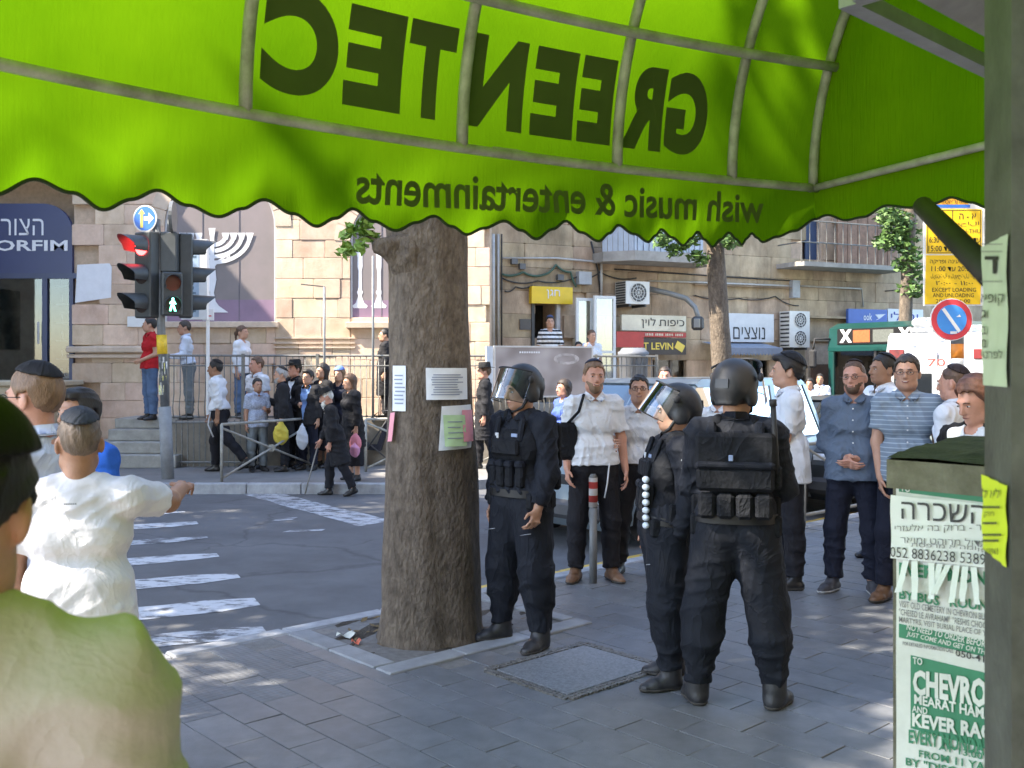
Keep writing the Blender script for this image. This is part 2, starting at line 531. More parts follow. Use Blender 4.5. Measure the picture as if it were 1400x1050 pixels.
def stripe_mat(name, c1, c2, per, frac, axis=2, off=0.0, warp=.004):
    if name in MATS: return MATS[name]
    m = mat(name, c1, .85, 0, bump=.0012, bscale=260, spec=.25); N = m.node_tree.nodes; L = m.node_tree.links
    tc = N.new("ShaderNodeTexCoord"); sp = N.new("ShaderNodeSeparateXYZ"); L.new(tc.outputs['Object'], sp.inputs[0])
    a = N.new("ShaderNodeMath"); a.operation = 'MULTIPLY_ADD'; a.inputs[1].default_value = 1 / per; a.inputs[2].default_value = 50 + off
    L.new(sp.outputs[axis], a.inputs[0])
    f = N.new("ShaderNodeMath"); f.operation = 'FRACT'; L.new(a.outputs[0], f.inputs[0])
    g = N.new("ShaderNodeMath"); g.operation = 'LESS_THAN'; g.inputs[1].default_value = frac; L.new(f.outputs[0], g.inputs[0])
    mx = N.new("ShaderNodeMix"); mx.data_type = 'RGBA'; mx.inputs[6].default_value = (*c1, 1); mx.inputs[7].default_value = (*c2, 1)
    L.new(g.outputs[0], mx.inputs[0]); L.new(mx.outputs[2], N["Principled BSDF"].inputs['Base Color'])
    return m

HAIR = {'jet': (.004, .004, .004), 'black': (.012, .010, .009), 'dark': (.03, .02, .014), 'brown': (.085, .045, .024), 'grey': (.30, .29, .28), 'stubble': (.12, .085, .06), 'light': (.17, .10, .055), 'white': (.6, .6, .58), 'red': (.10, .04, .022)}
def hair_mat(k): return mat('hair_' + k, HAIR[k], .55, .35, 40, .004, 160, stretch=(1, 1, .35))

ARM_DOWN = ((.16, .04, -1), (.05, -.16, -1))
VGLASS = None

class P:
    """one person; local frame: feet at z=0, looking along -y, 1.75 m tall before scaling"""
    seed = 100
    def __init__(s, label, loc, rz, h=1.75, skin='mid', hair='dark', arms=None, legs=None, lean=0, bend=0, twist=0, head=(0, 0, 0),
                 w=1.0, sw=1.0, hd=1.05, vox=.0075, cat='person', group=None, face=True, child=False, female=False, fingers=.35, hands=(True, True), smile=False, neck=0.0):
        P.seed += 1
        s.seed = P.seed; s.h = h; s.S = h / 1.75; s.vox = vox; s.w = w; s.female = female
        s.skin = skin; s.hairc = hair
        A = {'L': ARM_DOWN, 'R': ARM_DOWN}
        if arms: A.update(arms)
        Lg = {'L': ((.06, 0, -1), (.0, .04, -1)), 'R': ((.06, 0, -1), (.0, .04, -1))}
        if legs: Lg.update(legs)
        # left side of the person is +x when looking along -y
        s.pel = np.array([0, 0, .93])
        Rt = rotz(twist * D2R) @ rotx(lean * D2R) @ roty(bend * D2R)
        s.Rt = Rt
        T = lambda p: s.pel + Rt @ (np.array(p, float) - s.pel)
        s.T = T
        s.J = {}
        for side, sg in (('L', 1), ('R', -1)):
            sh = T((sg * .168 * sw, .012, 1.412))
            m = np.array([sg, 1, 1.0])
            u = unit(np.array(A[side][0]) * m); f = unit(np.array(A[side][1]) * m)
            el = sh + u * .285; wr = el + f * .25
            s.J[side] = (sh, el, wr, f, A[side][2] if len(A[side]) > 2 else None)
        s.Lj = {}
        zmin = 9
        for side, sg in (('L', 1), ('R', -1)):
            hp = s.pel + np.array([sg * .092, 0, -.02])
            m = np.array([sg, 1, 1.0])
            kn = hp + unit(np.array(Lg[side][0]) * m) * .43
            an = kn + unit(np.array(Lg[side][1]) * m) * .40
            ft = Lg[side][2] if len(Lg[side]) > 2 else 10     # toe-out angle
            pt = Lg[side][3] if len(Lg[side]) > 3 else 0      # foot pitch, heel up
            s.Lj[side] = (hp, kn, an, ft * sg * D2R, pt * D2R)
            zmin = min(zmin, an[2] - .082 if pt == 0 else an[2] - .082 - .05 * math.sin(pt * D2R))
        s.drop = zmin
        # head
        s.neck = T((0, .015, 1.47))
        s.Rh = Rt @ rotz(head[0] * D2R) @ rotx(head[1] * D2R) @ roty(head[2] * D2R)
        s.hd = hd * (1.0 if h > 1.55 else 1.0 + (1.55 - h) * .45)
        s.hc = T((0, -.005, 1.62 - neck))
        s.H = lambda p: s.hc + s.Rh @ ((np.array(p, float) - np.array([0, 0, 1.62])) * s.hd)
        s.root = None
        s.loc = np.array(loc, float); s.rz = rz * D2R
        s.label = label; s.cat = cat; s.group = group
        s.smile = smile
        s.body(fingers, hands)
        if face: s.features()
    # ---- finishing
    def out(s, V):
        V = V.copy(); V[:, 2] -= s.drop
        return V * s.S
    def place(s, name, V, Q, m, sub=None):
        o = link(name, np_mesh(name, s.out(V), Q, m), sub or s.root)
        return o
    def gpart(s, name, g, m, smooth=True, sub=None):
        g.v = [tuple(p) for p in s.out(np.array(g.v))]
        return link(name, mesh_of(name, g, m, smooth), sub or s.root)
    def field(s, lo, hi, h=None):
        return Field(lo, hi, (h or s.vox) / 1.0)
    def bounds(s):
        pts = [s.hc + d for d in ((.2, .2, .2), (-.2, -.2, -.15))]
        for k in 'LR':
            pts += [s.J[k][0], s.J[k][1], s.J[k][2], s.J[k][2] + s.J[k][3] * .2, s.Lj[k][1], s.Lj[k][2] + np.array([.2, .2, -.1]), s.Lj[k][2] - np.array([.2, .2, .1])]
        pts = np.array(pts)
        return pts.min(0) - .16, pts.max(0) + .16
    # ---- shared shapes
    def torso(s, F, e=0.0, k=.05, top=True, belly=0.0):
        T, w = s.T, s.w
        fd = s.Rt @ np.array([0, 1.0, 0])
        hipw = .062 if not s.female else .075
        F.cone(T((-hipw, .005, .93)), T((hipw, .005, .93)), .108 * w + e, .108 * w + e, k, (fd, .98))
        F.cone(T((-.055, -.005, 1.06)), T((.055, -.005, 1.06)), (.102 if not s.female else .086) * w + e + belly, (.098 if not s.female else .086) * w + e + belly, k, (fd, 1.0))
        F.cone(T((-.062, -.004, 1.27)), T((.062, -.004, 1.27)), .108 * w + e, .108 * w + e, k, (fd, .95))
        if s.female:
            for sg in (-1, 1): F.ell(T((sg * .07, -.085, 1.27)), (.062 + e, .055 + e, .06 + e), k=.04)
        if top:
            for sd in 'LR':
                sh = s.J[sd][0]
                F.cone(T((0, .012, 1.385)), sh - np.array([0, 0, .012]), .080 + e, .052 + e, k * .7)
                F.cone(T((0, .012, 1.462)), sh, .046 + e, .044 + e, k * .7)
    def arm(s, F, sd, e=0.0, k=.025, upto=2.0, cut=False, ew=None):
        sh, el, wr, f, _ = s.J[sd]
        w = .5 + .5 * s.w
        g = (0.9 if s.female else 1.0) * w
        if upto <= 1.0:
            b = sh + (el - sh) * upto
            F.cone(sh, b, .050 * g + e, .044 * g + (ew if ew is not None else e), k, cut=True)
            return
        F.cone(sh, el, .050 * g + e, .041 * g + e, k)
        u = upto - 1.0
        b = el + (wr - el) * u
        F.cone(el, b, .041 * g + e, (.041 + (.028 - .041) * u) * g + (ew if ew is not None else e), k, cut=cut if cut else None)
    def leg(s, F, sd, e=0.0, k=.035, upto=2.0, cut=False, ek=None, ea=None):
        hp, kn, an, ft, pt = s.Lj[sd]
        w = .4 + .6 * s.w
        F.cone(hp, kn, .088 * w + e, .058 * w + (ek if ek is not None else e), k)
        u = upto - 1.0
        b = kn + (an - kn) * u
        mid = kn + (an - kn) * min(.35, u * .9) + np.array([0, .012, 0])
        F.cone(kn, mid, .056 * w + (ek if ek is not None else e), .056 * w + e, k)
        F.cone(mid, b, .056 * w + e, (.056 + (.038 - .056) * u) * w + (ea if ea is not None else e), k, cut=cut if cut else None)
    def foot(s, F, sd, e=0.0, k=.02, boot=False):
        hp, kn, an, ft, pt = s.Lj[sd]
        R = rotz(ft) @ rotx(pt)
        q = lambda x, y, z: an + R @ np.array([x, y, z])
        F.cone(q(0, .03, -.045), q(0, -.10, -.052), .037 + e, .040 + e, k, ((0, 0, 1), .95))
        F.cone(q(0, -.10, -.055), q(0, -.155, -.060), .041 + e, .030 + e, k, ((0, 0, 1), .72))
        F.cone(q(0, .01, .02), q(0, -.04, -.03), .04 + e, .038 + e, k)
        if boot: F.cone(q(0, .0, .13), q(0, .005, -.02), .053 + e, .05 + e, k)
    # ---- body
    def body(s, fingers, hands):
        lo, hi = s.bounds()
        F = s.field(lo, hi)
        s.torso(F)
        H = s.H; hd = s.hd; R = s.Rh
        F.cone(s.T((0, .02, 1.42)), H((0, .018, 1.56)), .062 * (.9 if s.female else 1), .056 * (.88 if s.female else 1.0), .03)
        F.ell(H((0, .012, 1.655)), np.array((.0745, .096, .098)) * hd, R, .02)
        F.ell(H((0, -.022, 1.605)), np.array((.0625, .078, .088)) * hd, R, .03)
        F.ell(H((0, -.062, 1.545)), np.array((.034, .034, .028)) * hd, R, .03)
        F.cone(H((-.038, -.02, 1.553)), H((.038, -.02, 1.553)), .03 * hd, .03 * hd, .03)
        F.cone(H((-.028, -.088, 1.652)), H((.028, -.088, 1.652)), .012 * hd, .012 * hd, .015)
        F.cone(H((0, -.096, 1.642)), H((0, -.116, 1.605)), .0085 * hd, .0125 * hd, .012)
        F.ell(H((0, -.104, 1.598)), np.array((.018, .013, .010)) * hd, R, .008)
        F.ell(H((0, -.092, 1.571)), np.array((.025, .013, .012)) * hd, R, .008)
        for sg in (-1, 1):
            F.ell(H((sg * .033, -.103, 1.634)), np.array((.018, .014, .011)) * hd, R, .012, sub=True)
            F.ell(H((sg * .0755, .016, 1.618)), np.array((.0105, .023, .033)) * hd, R @ rotz(-sg * .35), .006)
        for sd in 'LR':
            s.arm(F, sd)
            s.leg(F, sd)
            s.foot(F, sd)
            if hands['LR'.index(sd)]: s.hand(F, sd, fingers)
        V, Q = F.mesh()
        s.root = link('person', np_mesh('body', s.out(V), Q, skin_mat(s.skin)))
        s.root.location = s.loc; s.root.rotation_euler = (0, 0, s.rz)
        tag(s.root, s.label, s.cat, s.group)
    def hand(s, F, sd, curl):
        sh, el, wr, f, pn = s.J[sd]
        sg = 1 if sd == 'L' else -1
        # palm normal: towards the thigh by default
        n = np.array([-sg, .15, 0.0]) if pn is None else np.array(pn, float) * np.array([sg, 1, 1])
        n = unit(n - f * n.dot(f))
        th = np.cross(n, f) * sg           # thumb side
        if pn is None and th[1] > 0: th = -th
        F.cone(wr - f * .01, wr + f * .03, .027, .03, .012, (n, .62))
        F.cone(wr + f * .03 + th * .016, wr + f * .085 + th * .02, .024, .02, .008, (n, .55))
        F.cone(wr + f * .03 - th * .016, wr + f * .08 - th * .02, .024, .02, .008, (n, .55))
        base = [(.031, .092, .075), (.0105, .097, .084), (-.0105, .094, .078), (-.031, .086, .062)]
        for i, (o, l, ln) in enumerate(base):
            c = curl + .10 * i
            b = wr + f * l + th * o
            sp = th * (o * .8)
            d1 = unit(f * math.cos(c) + n * math.sin(c) + sp)
            m = b + d1 * ln * .52
            d2 = unit(f * math.cos(c * 2.1) + n * math.sin(c * 2.1) + sp)
            F.cone(b - d1 * .012, m, .0092, .0085, .002)
            F.cone(m, m + d2 * ln * .5, .0085, .0068, .002)
        b = wr + f * .03 + th * .030
        m = b + unit(f * .75 + th * .75 + n * .25) * .04
        F.cone(b - th * .012, m, .0135, .0105, .008)
        F.cone(m, m + unit(f + th * .15 + n * .4) * .034, .010, .0078, .003)
    def features(s):
        H = s.H; R = s.Rh; hd = s.hd
        dark = mat('eye_dark', (.02, .013, .009), .25, 0)
        white = mat('eye_white', (.42, .38, .35), .3, 0)
        for sg in (-1, 1):
            g = G()
            g.ell(H((sg * .033, -.0895, 1.634)), np.array((.0135, .0055, .0046)) * hd, 12, 7, 0, R)
            g.ell(H((sg * .033, -.0945, 1.634)), np.array((.0058, .0022, .0046)) * hd, 10, 5, 1, R)
            s.gpart('eye', g, [white, dark])
            g = G()
            g.tube([H((sg * x, y, z)) for x, y, z in ((.014, -.0985, 1.652), (.03, -.0985, 1.657), (.048, -.086, 1.651))], [.0034, .0042, .002], 6)
            s.gpart('eyebrow', g, hair_mat('dark' if s.hairc in ('black', 'dark') else s.hairc if s.hairc != 'stubble' else 'dark'))
        lip = mat('lips', (.27, .095, .08), .5, .1)
        if s.smile:
            g = G(); pts = [(-.027, -.0945, 1.578), (-.014, -.1035, 1.5705), (0, -.1062, 1.568), (.014, -.1035, 1.5705), (.027, -.0945, 1.578)]
            g.tube([H(q) for q in pts], [.0015, .0045, .0055, .0045, .0015], 7); mo = s.gpart('mouth', g, lip)
            g = G(); g.ell(H((0, -.1075, 1.5725)), np.array((.0135, .003, .0026)) * hd, 10, 5, 0, R); s.gpart('teeth', g, mat('teeth', (.48, .46, .42), .3, 0), sub=mo)
        else:
            g = G(); g.tube([H(q) for q in ((-.023, -.0965, 1.571), (-.01, -.1035, 1.5712), (0, -.1045, 1.5698), (.01, -.1035, 1.5712), (.023, -.0965, 1.571))], [.001, .0032, .0036, .0032, .001], 7); s.gpart('mouth', g, lip)
    # ---- head gear and hair
    def hair(s, style='short', c=None):
        m = hair_mat(c or s.hairc)
        F = s.field(s.hc - .30, s.hc + .25, min(s.vox, .009))
        H, R, hd = s.H, s.Rh, s.hd
        vol = {'short': .011, 'thick': .020, 'stubble': .003, 'bob': .022, 'long': .02, 'tail': .013}[style]
        F.ell(H((0, .014, 1.657)), (np.array((.0745, .096, .098)) + vol) * hd, R, .01)
        if style in ('thick',):
            F.ell(H((0, -.055, 1.732)), np.array((.062, .05, .030)) * hd, R, .02)
        c0, Ri, ih = s.hc, R.T, 1 / hd
        front = 1.716 if style != 'stubble' else 1.728
        def hairline(X, Y, Z):
            dx, dy, dz = X - c0[0], Y - c0[1], Z - c0[2]
            x = (dx * Ri[0, 0] + dy * Ri[0, 1] + dz * Ri[0, 2]) * ih; y = (dx * Ri[1, 0] + dy * Ri[1, 1] + dz * Ri[1, 2]) * ih; z = (dx * Ri[2, 0] + dy * Ri[2, 1] + dz * Ri[2, 2]) * ih + 1.62
            zl = np.interp(y, [-.12, -.075, -.05, -.035, -.012, -.004, .035, .05, .09, .13], [front, front - .004, 1.695, 1.665, 1.615, 1.652, 1.655, 1.60, 1.555, 1.55])
            zl = zl + .005 * np.sin(x * 130 + y * 90) + .004 * np.sin(x * 260 - y * 170) - .012 * np.exp(-(x / .03) ** 2) * (y < -.05) * .5
            return (zl - z) * .8
        F.apply(hairline)
        if style in ('bob', 'long'):
            ln = .10 if style == 'bob' else .24
            for sg in (-1, 1):
                F.cone(H((sg * .07, .02, 1.66)), H((sg * .075, .03, 1.62 - ln)), .035 * hd, .030 * hd, .02, (R @ np.array([1.0, 0, 0]), .6))
            F.cone(H((0, .07, 1.66)), H((0, .075, 1.62 - ln)), .06 * hd, .05 * hd, .03, (R @ np.array([0, 1.0, 0]), .6))
        if style == 'tail':
            F.cone(H((0, .10, 1.66)), H((0, .135, 1.62)), .025, .03, .02)
            F.cone(H((0, .135, 1.62)), H((0, .13, 1.46)), .03, .012, .02)
        V, Q = F.mesh()
        if len(V):
            V = folds(V, Q, .0035, s.seed, [((0, .3, 1), 1), ((1, .4, .2), .8)], 150)
            s.place('hair', V, Q, m)
        return s
    def beard(s, c=None, ln=.02, full=False):
        F = s.field(s.hc - .27, s.hc + .15, min(s.vox, .008))
        H, R, hd = s.H, s.Rh, s.hd
        F.ell(H((0, -.018, 1.59)), np.array((.067, .077, .082)) * hd, R, .02)
        F.ell(H((0, -.066, 1.545 - ln * .5)), np.array((.037, .037, .03 + ln)) * hd, R, .03)
        if full: F.cone(H((0, -.07, 1.53)), H((0, -.085, 1.45)), .05, .02, .03)
        F.cut(R @ unit((0, -.35, 1)), H((0, -.085, 1.588)))
        F.cut(R @ unit((0, 1, .12)), H((0, .004, 1.58)))
        F.ell(H((0, -.10, 1.571)), np.array((.024, .03, .008)) * hd, R, .003, sub=True)
        V, Q = F.mesh()
        if len(V): s.place('beard', folds(V, Q, .002, s.seed, [((0, .3, 1), 1)], 200), Q, hair_mat(c or s.hairc))
        return s
    def kippah(s, c=(.012, .012, .013), off=.022, size=.70, tilt=.5, name='black'):
        F = s.field(s.hc - .2, s.hc + .22, min(s.vox, .008))
        H, R, hd = s.H, s.Rh, s.hd
        F.ell(H((0, .014, 1.657)), (np.array((.0745, .096, .098)) + off) * hd, R, 0)
        ax = unit((0, math.sin(tilt), math.cos(tilt)))
        F.cut(-(R @ ax), H(np.array((0, .014, 1.657)) + ax * .108 * size))
        V, Q = F.mesh(); s.place('skullcap', V, Q, cloth('kippah_' + name, c, .7, .1, 30, .001, 200))
        return s
    def hat(s, c=(.012, .012, .013)):
        g = G()
        R, H = s.Rh, s.H
        M = R @ rotx(.05)
        pr = [(.155, 0), (.158, .006), (.150, .008), (.100, .012), (.098, .03), (.092, .095), (.075, .108), (.03, .100)]
        b = H((0, .012, 1.69))
        for r, z in pr: pass
        n = 22; V = []; Fc = []
        for (r, z) in pr:
            for k in range(n):
                a = 2 * math.pi * k / n
                curl = .016 * abs(math.cos(a)) if r > .14 else 0
                V.append(b + M @ np.array([r * math.cos(a) * .94, r * math.sin(a) * 1.08, z + curl]))
        for i in range(len(pr) - 1):
            for k in range(n):
                k2 = (k + 1) % n
                Fc.append((i * n + k, i * n + k2, (i + 1) * n + k2, (i + 1) * n + k))
        Fc.append(tuple(range(n - 1, -1, -1))); Fc.append(tuple((len(pr) - 1) * n + k for k in range(n)))
        g.add(V, Fc)
        s.gpart('hat', g, cloth('felt_black', c, .75, .1, 20, .0008, 300))
        return s
    def glasses(s):
        g = G(); H = s.H
        for sg in (-1, 1):
            ring = [H((sg * .033 + .022 * math.cos(a), -.1115 + .012 * abs((sg * .033 + .022 * math.cos(a))) * 2, 1.632 + .0145 * math.sin(a))) for a in np.linspace(0, 2 * math.pi, 15)]
            g.tube(ring, .0019, 5, cap=False)
            g.tube([H((sg * .055, -.108, 1.638)), H((sg * .078, -.085, 1.638)), H((sg * .082, .02, 1.634))], .0019, 5)
        g.tube([H((-.011, -.1125, 1.636)), H((0, -.115, 1.638)), H((.011, -.1125, 1.636))], .0019, 5)
        s.gpart('glasses', g, mat('glasses_frame', (.03, .03, .032), .35, 0, metal=.4))
        return s
    # ---- clothes
    def shirt(s, m, sleeve=.62, e=.017, hem=.86, tuck=False, amp=.0115, collar=True, belly=0.0, name='shirt', flare=.012, open_v=False, buttons=False):
        lo, hi = s.bounds()
        F = s.field(lo, hi, max(s.vox, .008))
        T = s.T
        s.torso(F, e, .04, belly=belly)
        if tuck:
            F.cone(T((-.07, 0, .99)), T((.07, 0, .99)), .105 * s.w + e + .012 + belly, .105 * s.w + e + .012 + belly, .05)
        else:
            F.cone(T((-.055, 0, 1.05)), T((-.066, 0, hem - .2)), .112 * s.w + e + belly * .7, .130 * s.w + e + flare, .05)
            F.cone(T((.055, 0, 1.05)), T((.066, 0, hem - .2)), .112 * s.w + e + belly * .7, .130 * s.w + e + flare, .05)
        F.cut(s.Rt @ np.array([0, 0, -1.0]), T((0, 0, .985 if tuck else hem)))
        for sd in 'LR':
            if sleeve <= 1: s.arm(F, sd, e + .002, .03, sleeve, True, ew=.026)
            else: s.arm(F, sd, e + .003, .03, sleeve, True, ew=e)
        # neck opening
        F.cone(T((0, -.02, 1.40)), s.H((0, -.035, 1.56)), .044, .062, .008, sub=True)
        F.cut(s.Rt @ unit((0, -.30, 1)), T((0, 0, 1.525)))
        if open_v:
            Ti = s.Rt.T; pel = s.pel; bot = open_v[0]; wid = open_v[1]
            def wedge(X, Y, Z):
                x = (X - pel[0]) * Ti[0, 0] + (Y - pel[1]) * Ti[0, 1] + (Z - pel[2]) * Ti[0, 2]
                y = (X - pel[0]) * Ti[1, 0] + (Y - pel[1]) * Ti[1, 1] + (Z - pel[2]) * Ti[1, 2]
                z = (X - pel[0]) * Ti[2, 0] + (Y - pel[1]) * Ti[2, 1] + (Z - pel[2]) * Ti[2, 2] + pel[2]
                wz = np.clip((z - bot) / (1.46 - bot), 0, 1) * wid
                return np.minimum(np.minimum(wz - np.abs(x), -.03 - y), .1)
            F.apply(wedge)
        V, Q = F.mesh()
        V = folds(V, Q, amp, s.seed + 7, [((.5, .3, 1), .5), ((1, .3, .25), .5), ((-.6, .3, .8), .5), ((0, .2, 1), .3), ((.8, .3, .6), .4)], 66)
        o = s.place(name, V, Q, m)
        if collar:
            g = G()
            for sg in (-1, 1):
                a = [T((sg * x, y, z)) for x, y, z in ((.006, -.082, 1.462), (.035, -.068, 1.492), (.066, -.012, 1.518), (.05, .062, 1.528), (0, .082, 1.53))]
                b = [T((sg * x, y, z)) for x, y, z in ((.042, -.104, 1.432), (.074, -.079, 1.456), (.092, -.015, 1.486), (.068, .078, 1.492), (0, .102, 1.492))]
                off = np.array([0, 0, 0])
                V0 = a + b; Fc = [(i, i + 1, i + 6, i + 5) for i in range(4)]
                V1 = [p + np.array([0, 0, -.006]) for p in V0]
                Fc2 = [(f[3] + 10, f[2] + 10, f[1] + 10, f[0] + 10) for f in Fc]
                edge = [0, 1, 2, 3, 4, 9, 8, 7, 6, 5]
                Fe = [(edge[i], edge[(i + 1) % 10], edge[(i + 1) % 10] + 10, edge[i] + 10) for i in range(10)]
                g.add(V0 + V1, Fc + Fc2 + Fe)
            s.gpart('collar', g, m, True, o)
        if buttons:
            nrm = s.Rt @ np.array([0, -1.0, 0])
            for i in range(5):
                g = G(); z = 1.40 - i * .085
                yy = {0: -.118, 1: -.126, 2: -.122, 3: -.117, 4: -.117}[i] * s.w - e - belly
                g.ell(T((.004, yy, z)), (.006, .004, .006), 8, 5)
                s.gpart('button', g, mat('button', (.7, .7, .68), .4, 0), True, o)
        return s
    def trousers(s, m, e=.016, bag=0.0, amp=.008, upto=1.94, waist=1.03, name='trousers', ea=.032, low=.5):
        lo, hi = s.bounds()
        F = s.field(lo, (hi[0], hi[1], 1.15), max(s.vox, .008))
        T = s.T
        F.cone(T((-.060, .006, .92)), T((.060, .006, .92)), .112 * s.w + e * .5, .112 * s.w + e * .5, .04)
        F.cone(T((-.055, 0, 1.0)), T((.055, 0, 1.0)), .104 * s.w + e * .5, .104 * s.w + e * .5, .03)
        for sd in 'LR': s.leg(F, sd, e + bag, .045, upto, True, ek=e + bag + .006, ea=ea + bag * .6)
        F.cut(s.Rt @ np.array([0, 0, 1.0]), T((0, 0, waist)))
        V, Q = F.mesh()
        V = folds(V, Q, amp, s.seed + 3, [((.2, .2, 1), .6), ((.5, .3, .8), .5), ((-.6, .4, .6), .5), ((1, .2, .1), .4), ((.8, .3, .7), .5)], 58,
                  keep=lambda V: .25 * (V[:, 2] > .86) + .45 * (V[:, 2] <= .86) + 1.0 * np.clip((.62 - V[:, 2]) / .5, 0, 1))
        return_o = s.place(name, V, Q, m)
        return s
    def belt(s, m=None):
        g = G(); T = s.T
        r = .113 * s.w + .016
        ring = [T((( .06 if math.cos(a) > 0 else -.06) * min(1, abs(math.cos(a)) * 3) + r * math.cos(a), .003 + r * math.sin(a), .995)) for a in np.linspace(0, 2 * math.pi, 33)]
        up = s.Rt @ np.array([0, 0, 1.0])
        n = len(ring)
        V = [p - up * .018 for p in ring] + [p + up * .018 for p in ring]
        g.add(V, [(i, i + 1, i + 1 + n, i + n) for i in range(n - 1)])
        s.gpart('belt', g, mat('belt_leather', (.02, .017, .015), .4, .1))
        return s
    def skirt(s, m, hem=.45, name='skirt'):
        lo, hi = s.bounds()
        F = s.field(lo, (hi[0], hi[1], 1.2), max(s.vox, .01))
        F.cone(s.T((-.06, 0, 1.0)), s.T((.06, 0, 1.0)), .105, .105, .04)
        for x in (-.07, .07): F.cone((x, 0, .92), (x * 1.25, .0, hem - .12), .125, .15, .06)
        F.cut((0, 0, -1), (0, 0, hem)); F.cut((0, 0, 1), (0, 0, 1.08))
        V, Q = F.mesh()
        V = folds(V, Q, .010, s.seed + 5, [((1, .2, 0), .7), ((.3, 1, 0), .6)], 55)
        s.place(name, V, Q, m); return s
    def shoes(s, m, boot=False, e=.006, sole=None):
        for sd in 'LR':
            an = s.Lj[sd][2]
            F = s.field(an - .26, an + .24, max(.006, s.vox * .9))
            s.foot(F, sd, e, .02, boot)
            pt = s.Lj[sd][4]
            if pt == 0: F.cut((0, 0, -1), an + np.array([0, 0, -.0815]))
            F.cut((0, 0, 1), an + np.array([0, 0, .15 if boot else .035]))
            V, Q = F.mesh()
            o = s.place('boot' if boot else 'shoe', V, Q, m)
            if sole is not None and pt == 0:
                F = s.field(an - .26, an + .1, max(.006, s.vox * .9))
                s.foot(F, sd, e + .005, .02)
                F.cut((0, 0, -1), an + np.array([0, 0, -.082])); F.cut((0, 0, 1), an + np.array([0, 0, -.062]))
                V, Q = F.mesh()
                s.place('sole', V, Q, sole, o)
        return s
# ================================================================ ground, road, pavements
KD = unit2 = np.array([.737, .676, 0.0]); KD = KD / np.linalg.norm(KD)      # along the near kerb
PD = np.array([KD[1], -KD[0], 0.0])                                         # from the kerb into the near pavement
K0 = np.array([-2.05, 5.99, 0.0])
def kp(a, b, z=0.0): return K0 + KD * a + PD * b + np.array([0, 0, z])
def to_kp(p): d = np.array(p, float) - K0; return d[:2].dot(KD[:2]), d[:2].dot(PD[:2])

asphalt = mat('asphalt', (.088, .091, .098), .82, .22, 1.1, .004, 140, col2=(.132, .136, .145), detail=10, stain=.18, crack=.35)
g = G(); g.add([(-220, -220, -.12), (260, -220, -.12), (260, 320, -.12), (-220, 320, -.12)], [(0, 1, 2, 3)])
road = single('road', g, asphalt, None, None, kind='structure')

# worn road paint: paint colour breaking up into bare asphalt
def paint_mat(name, c, wear):
    m = mat(name, c, .7, 0, bump=.002, bscale=120); N = m.node_tree.nodes; L = m.node_tree.links
    tc = N.new("ShaderNodeTexCoord")
    mp = N.new("ShaderNodeMapping"); mp.inputs['Scale'].default_value = (1.0, 2.2, 1); mp.inputs['Rotation'].default_value = (0, 0, -.43)
    n1 = N.new("ShaderNodeTexNoise"); n1.inputs['Scale'].default_value = 5.5; n1.inputs['Detail'].default_value = 9; n1.inputs['Roughness'].default_value = .72
    L.new(tc.outputs['Object'], mp.inputs[0]); L.new(mp.outputs[0], n1.inputs['Vector'])
    cr = N.new("ShaderNodeValToRGB"); cr.color_ramp.elements[0].position = wear - .05; cr.color_ramp.elements[1].position = wear + .07
    cr.color_ramp.elements[0].color = (.075, .078, .085, 1); cr.color_ramp.elements[1].color = (*c, 1)
    L.new(n1.outputs['Fac'], cr.inputs[0]); L.new(cr.outputs[0], N["Principled BSDF"].inputs['Base Color'])
    return m
pw1 = paint_mat('road_paint_fresh', (.50, .52, .55), .43)
pw2 = paint_mat('road_paint_worn', (.44, .46, .49), .48)
RD = np.array([.907, .42, 0]); RD /= np.linalg.norm(RD)          # traffic direction at the crossing
AX = np.array([RD[1], -RD[0], 0])
crossing = bpy.data.objects.new('pedestrian_crossing', None); COL.objects.link(crossing)
tag(crossing, kind='structure'); BASE[crossing.name] = np.zeros(3)
tips = [(236, 688, .36, 0), (253, 700, .24, 1), (270, 715, .36, 0), (284, 735, .30, 1), (298, 759, .38, 0), (326, 787, .40, 0), (352, 823, .44, 0), (361, 860, .34, 1)]
rs = np.random.RandomState(3)
for (x, y, wd, k) in tips:
    t = ground(x, y, -.12); g = G()
    n = 14; ln = 4.6
    top = []; bot = []
    for i in range(n + 1):
        q = t - RD * (ln * i / n)
        j1, j2 = rs.normal(0, .012, 2)
        cutr = .10 if i == 0 else 0
        top.append(q - AX * (wd / 2 + j1 - cutr)); bot.append(q + AX * (wd / 2 + j2 - cutr))
    V = [(p[0], p[1], -.116) for p in top + bot]
    g.add(V, [(i + n + 1, i, i + 1, i + n + 2)[::-1] for i in range(n)])
    part('stripe', g, pw2 if k else pw1, crossing)
g = G(); q = [ground(x, y, -.12) for x, y in ((490, 720), (534, 712), (376, 673), (332, 676))]
V = []
for i in range(13):
    f = i / 12; a = q[0] * (1 - f) + q[3] * f; b = q[1] * (1 - f) + q[2] * f
    V += [(a[0] + rs.normal(0, .015), a[1], -.116), (b[0] + rs.normal(0, .015), b[1], -.116)]
g.add(V, [(2 * i, 2 * i + 1, 2 * i + 3, 2 * i + 2) for i in range(12)])
single('stop_line', g, pw2, None, None, kind='structure')
for (x0, x1, y, w) in ((370, 400, 711, .22), (386, 440, 726, .12)):
    a = ground(x0, y + 2, -.12); b = ground(x1, y, -.12); g = G()
    g.add([(a[0], a[1], -.116), (b[0], b[1], -.116), (b[0] + .02, b[1] + w, -.116), (a[0] + .05, a[1] + w, -.116)], [(0, 1, 2, 3)])
    single('lane_mark', g, pw2, None, None, kind='structure')
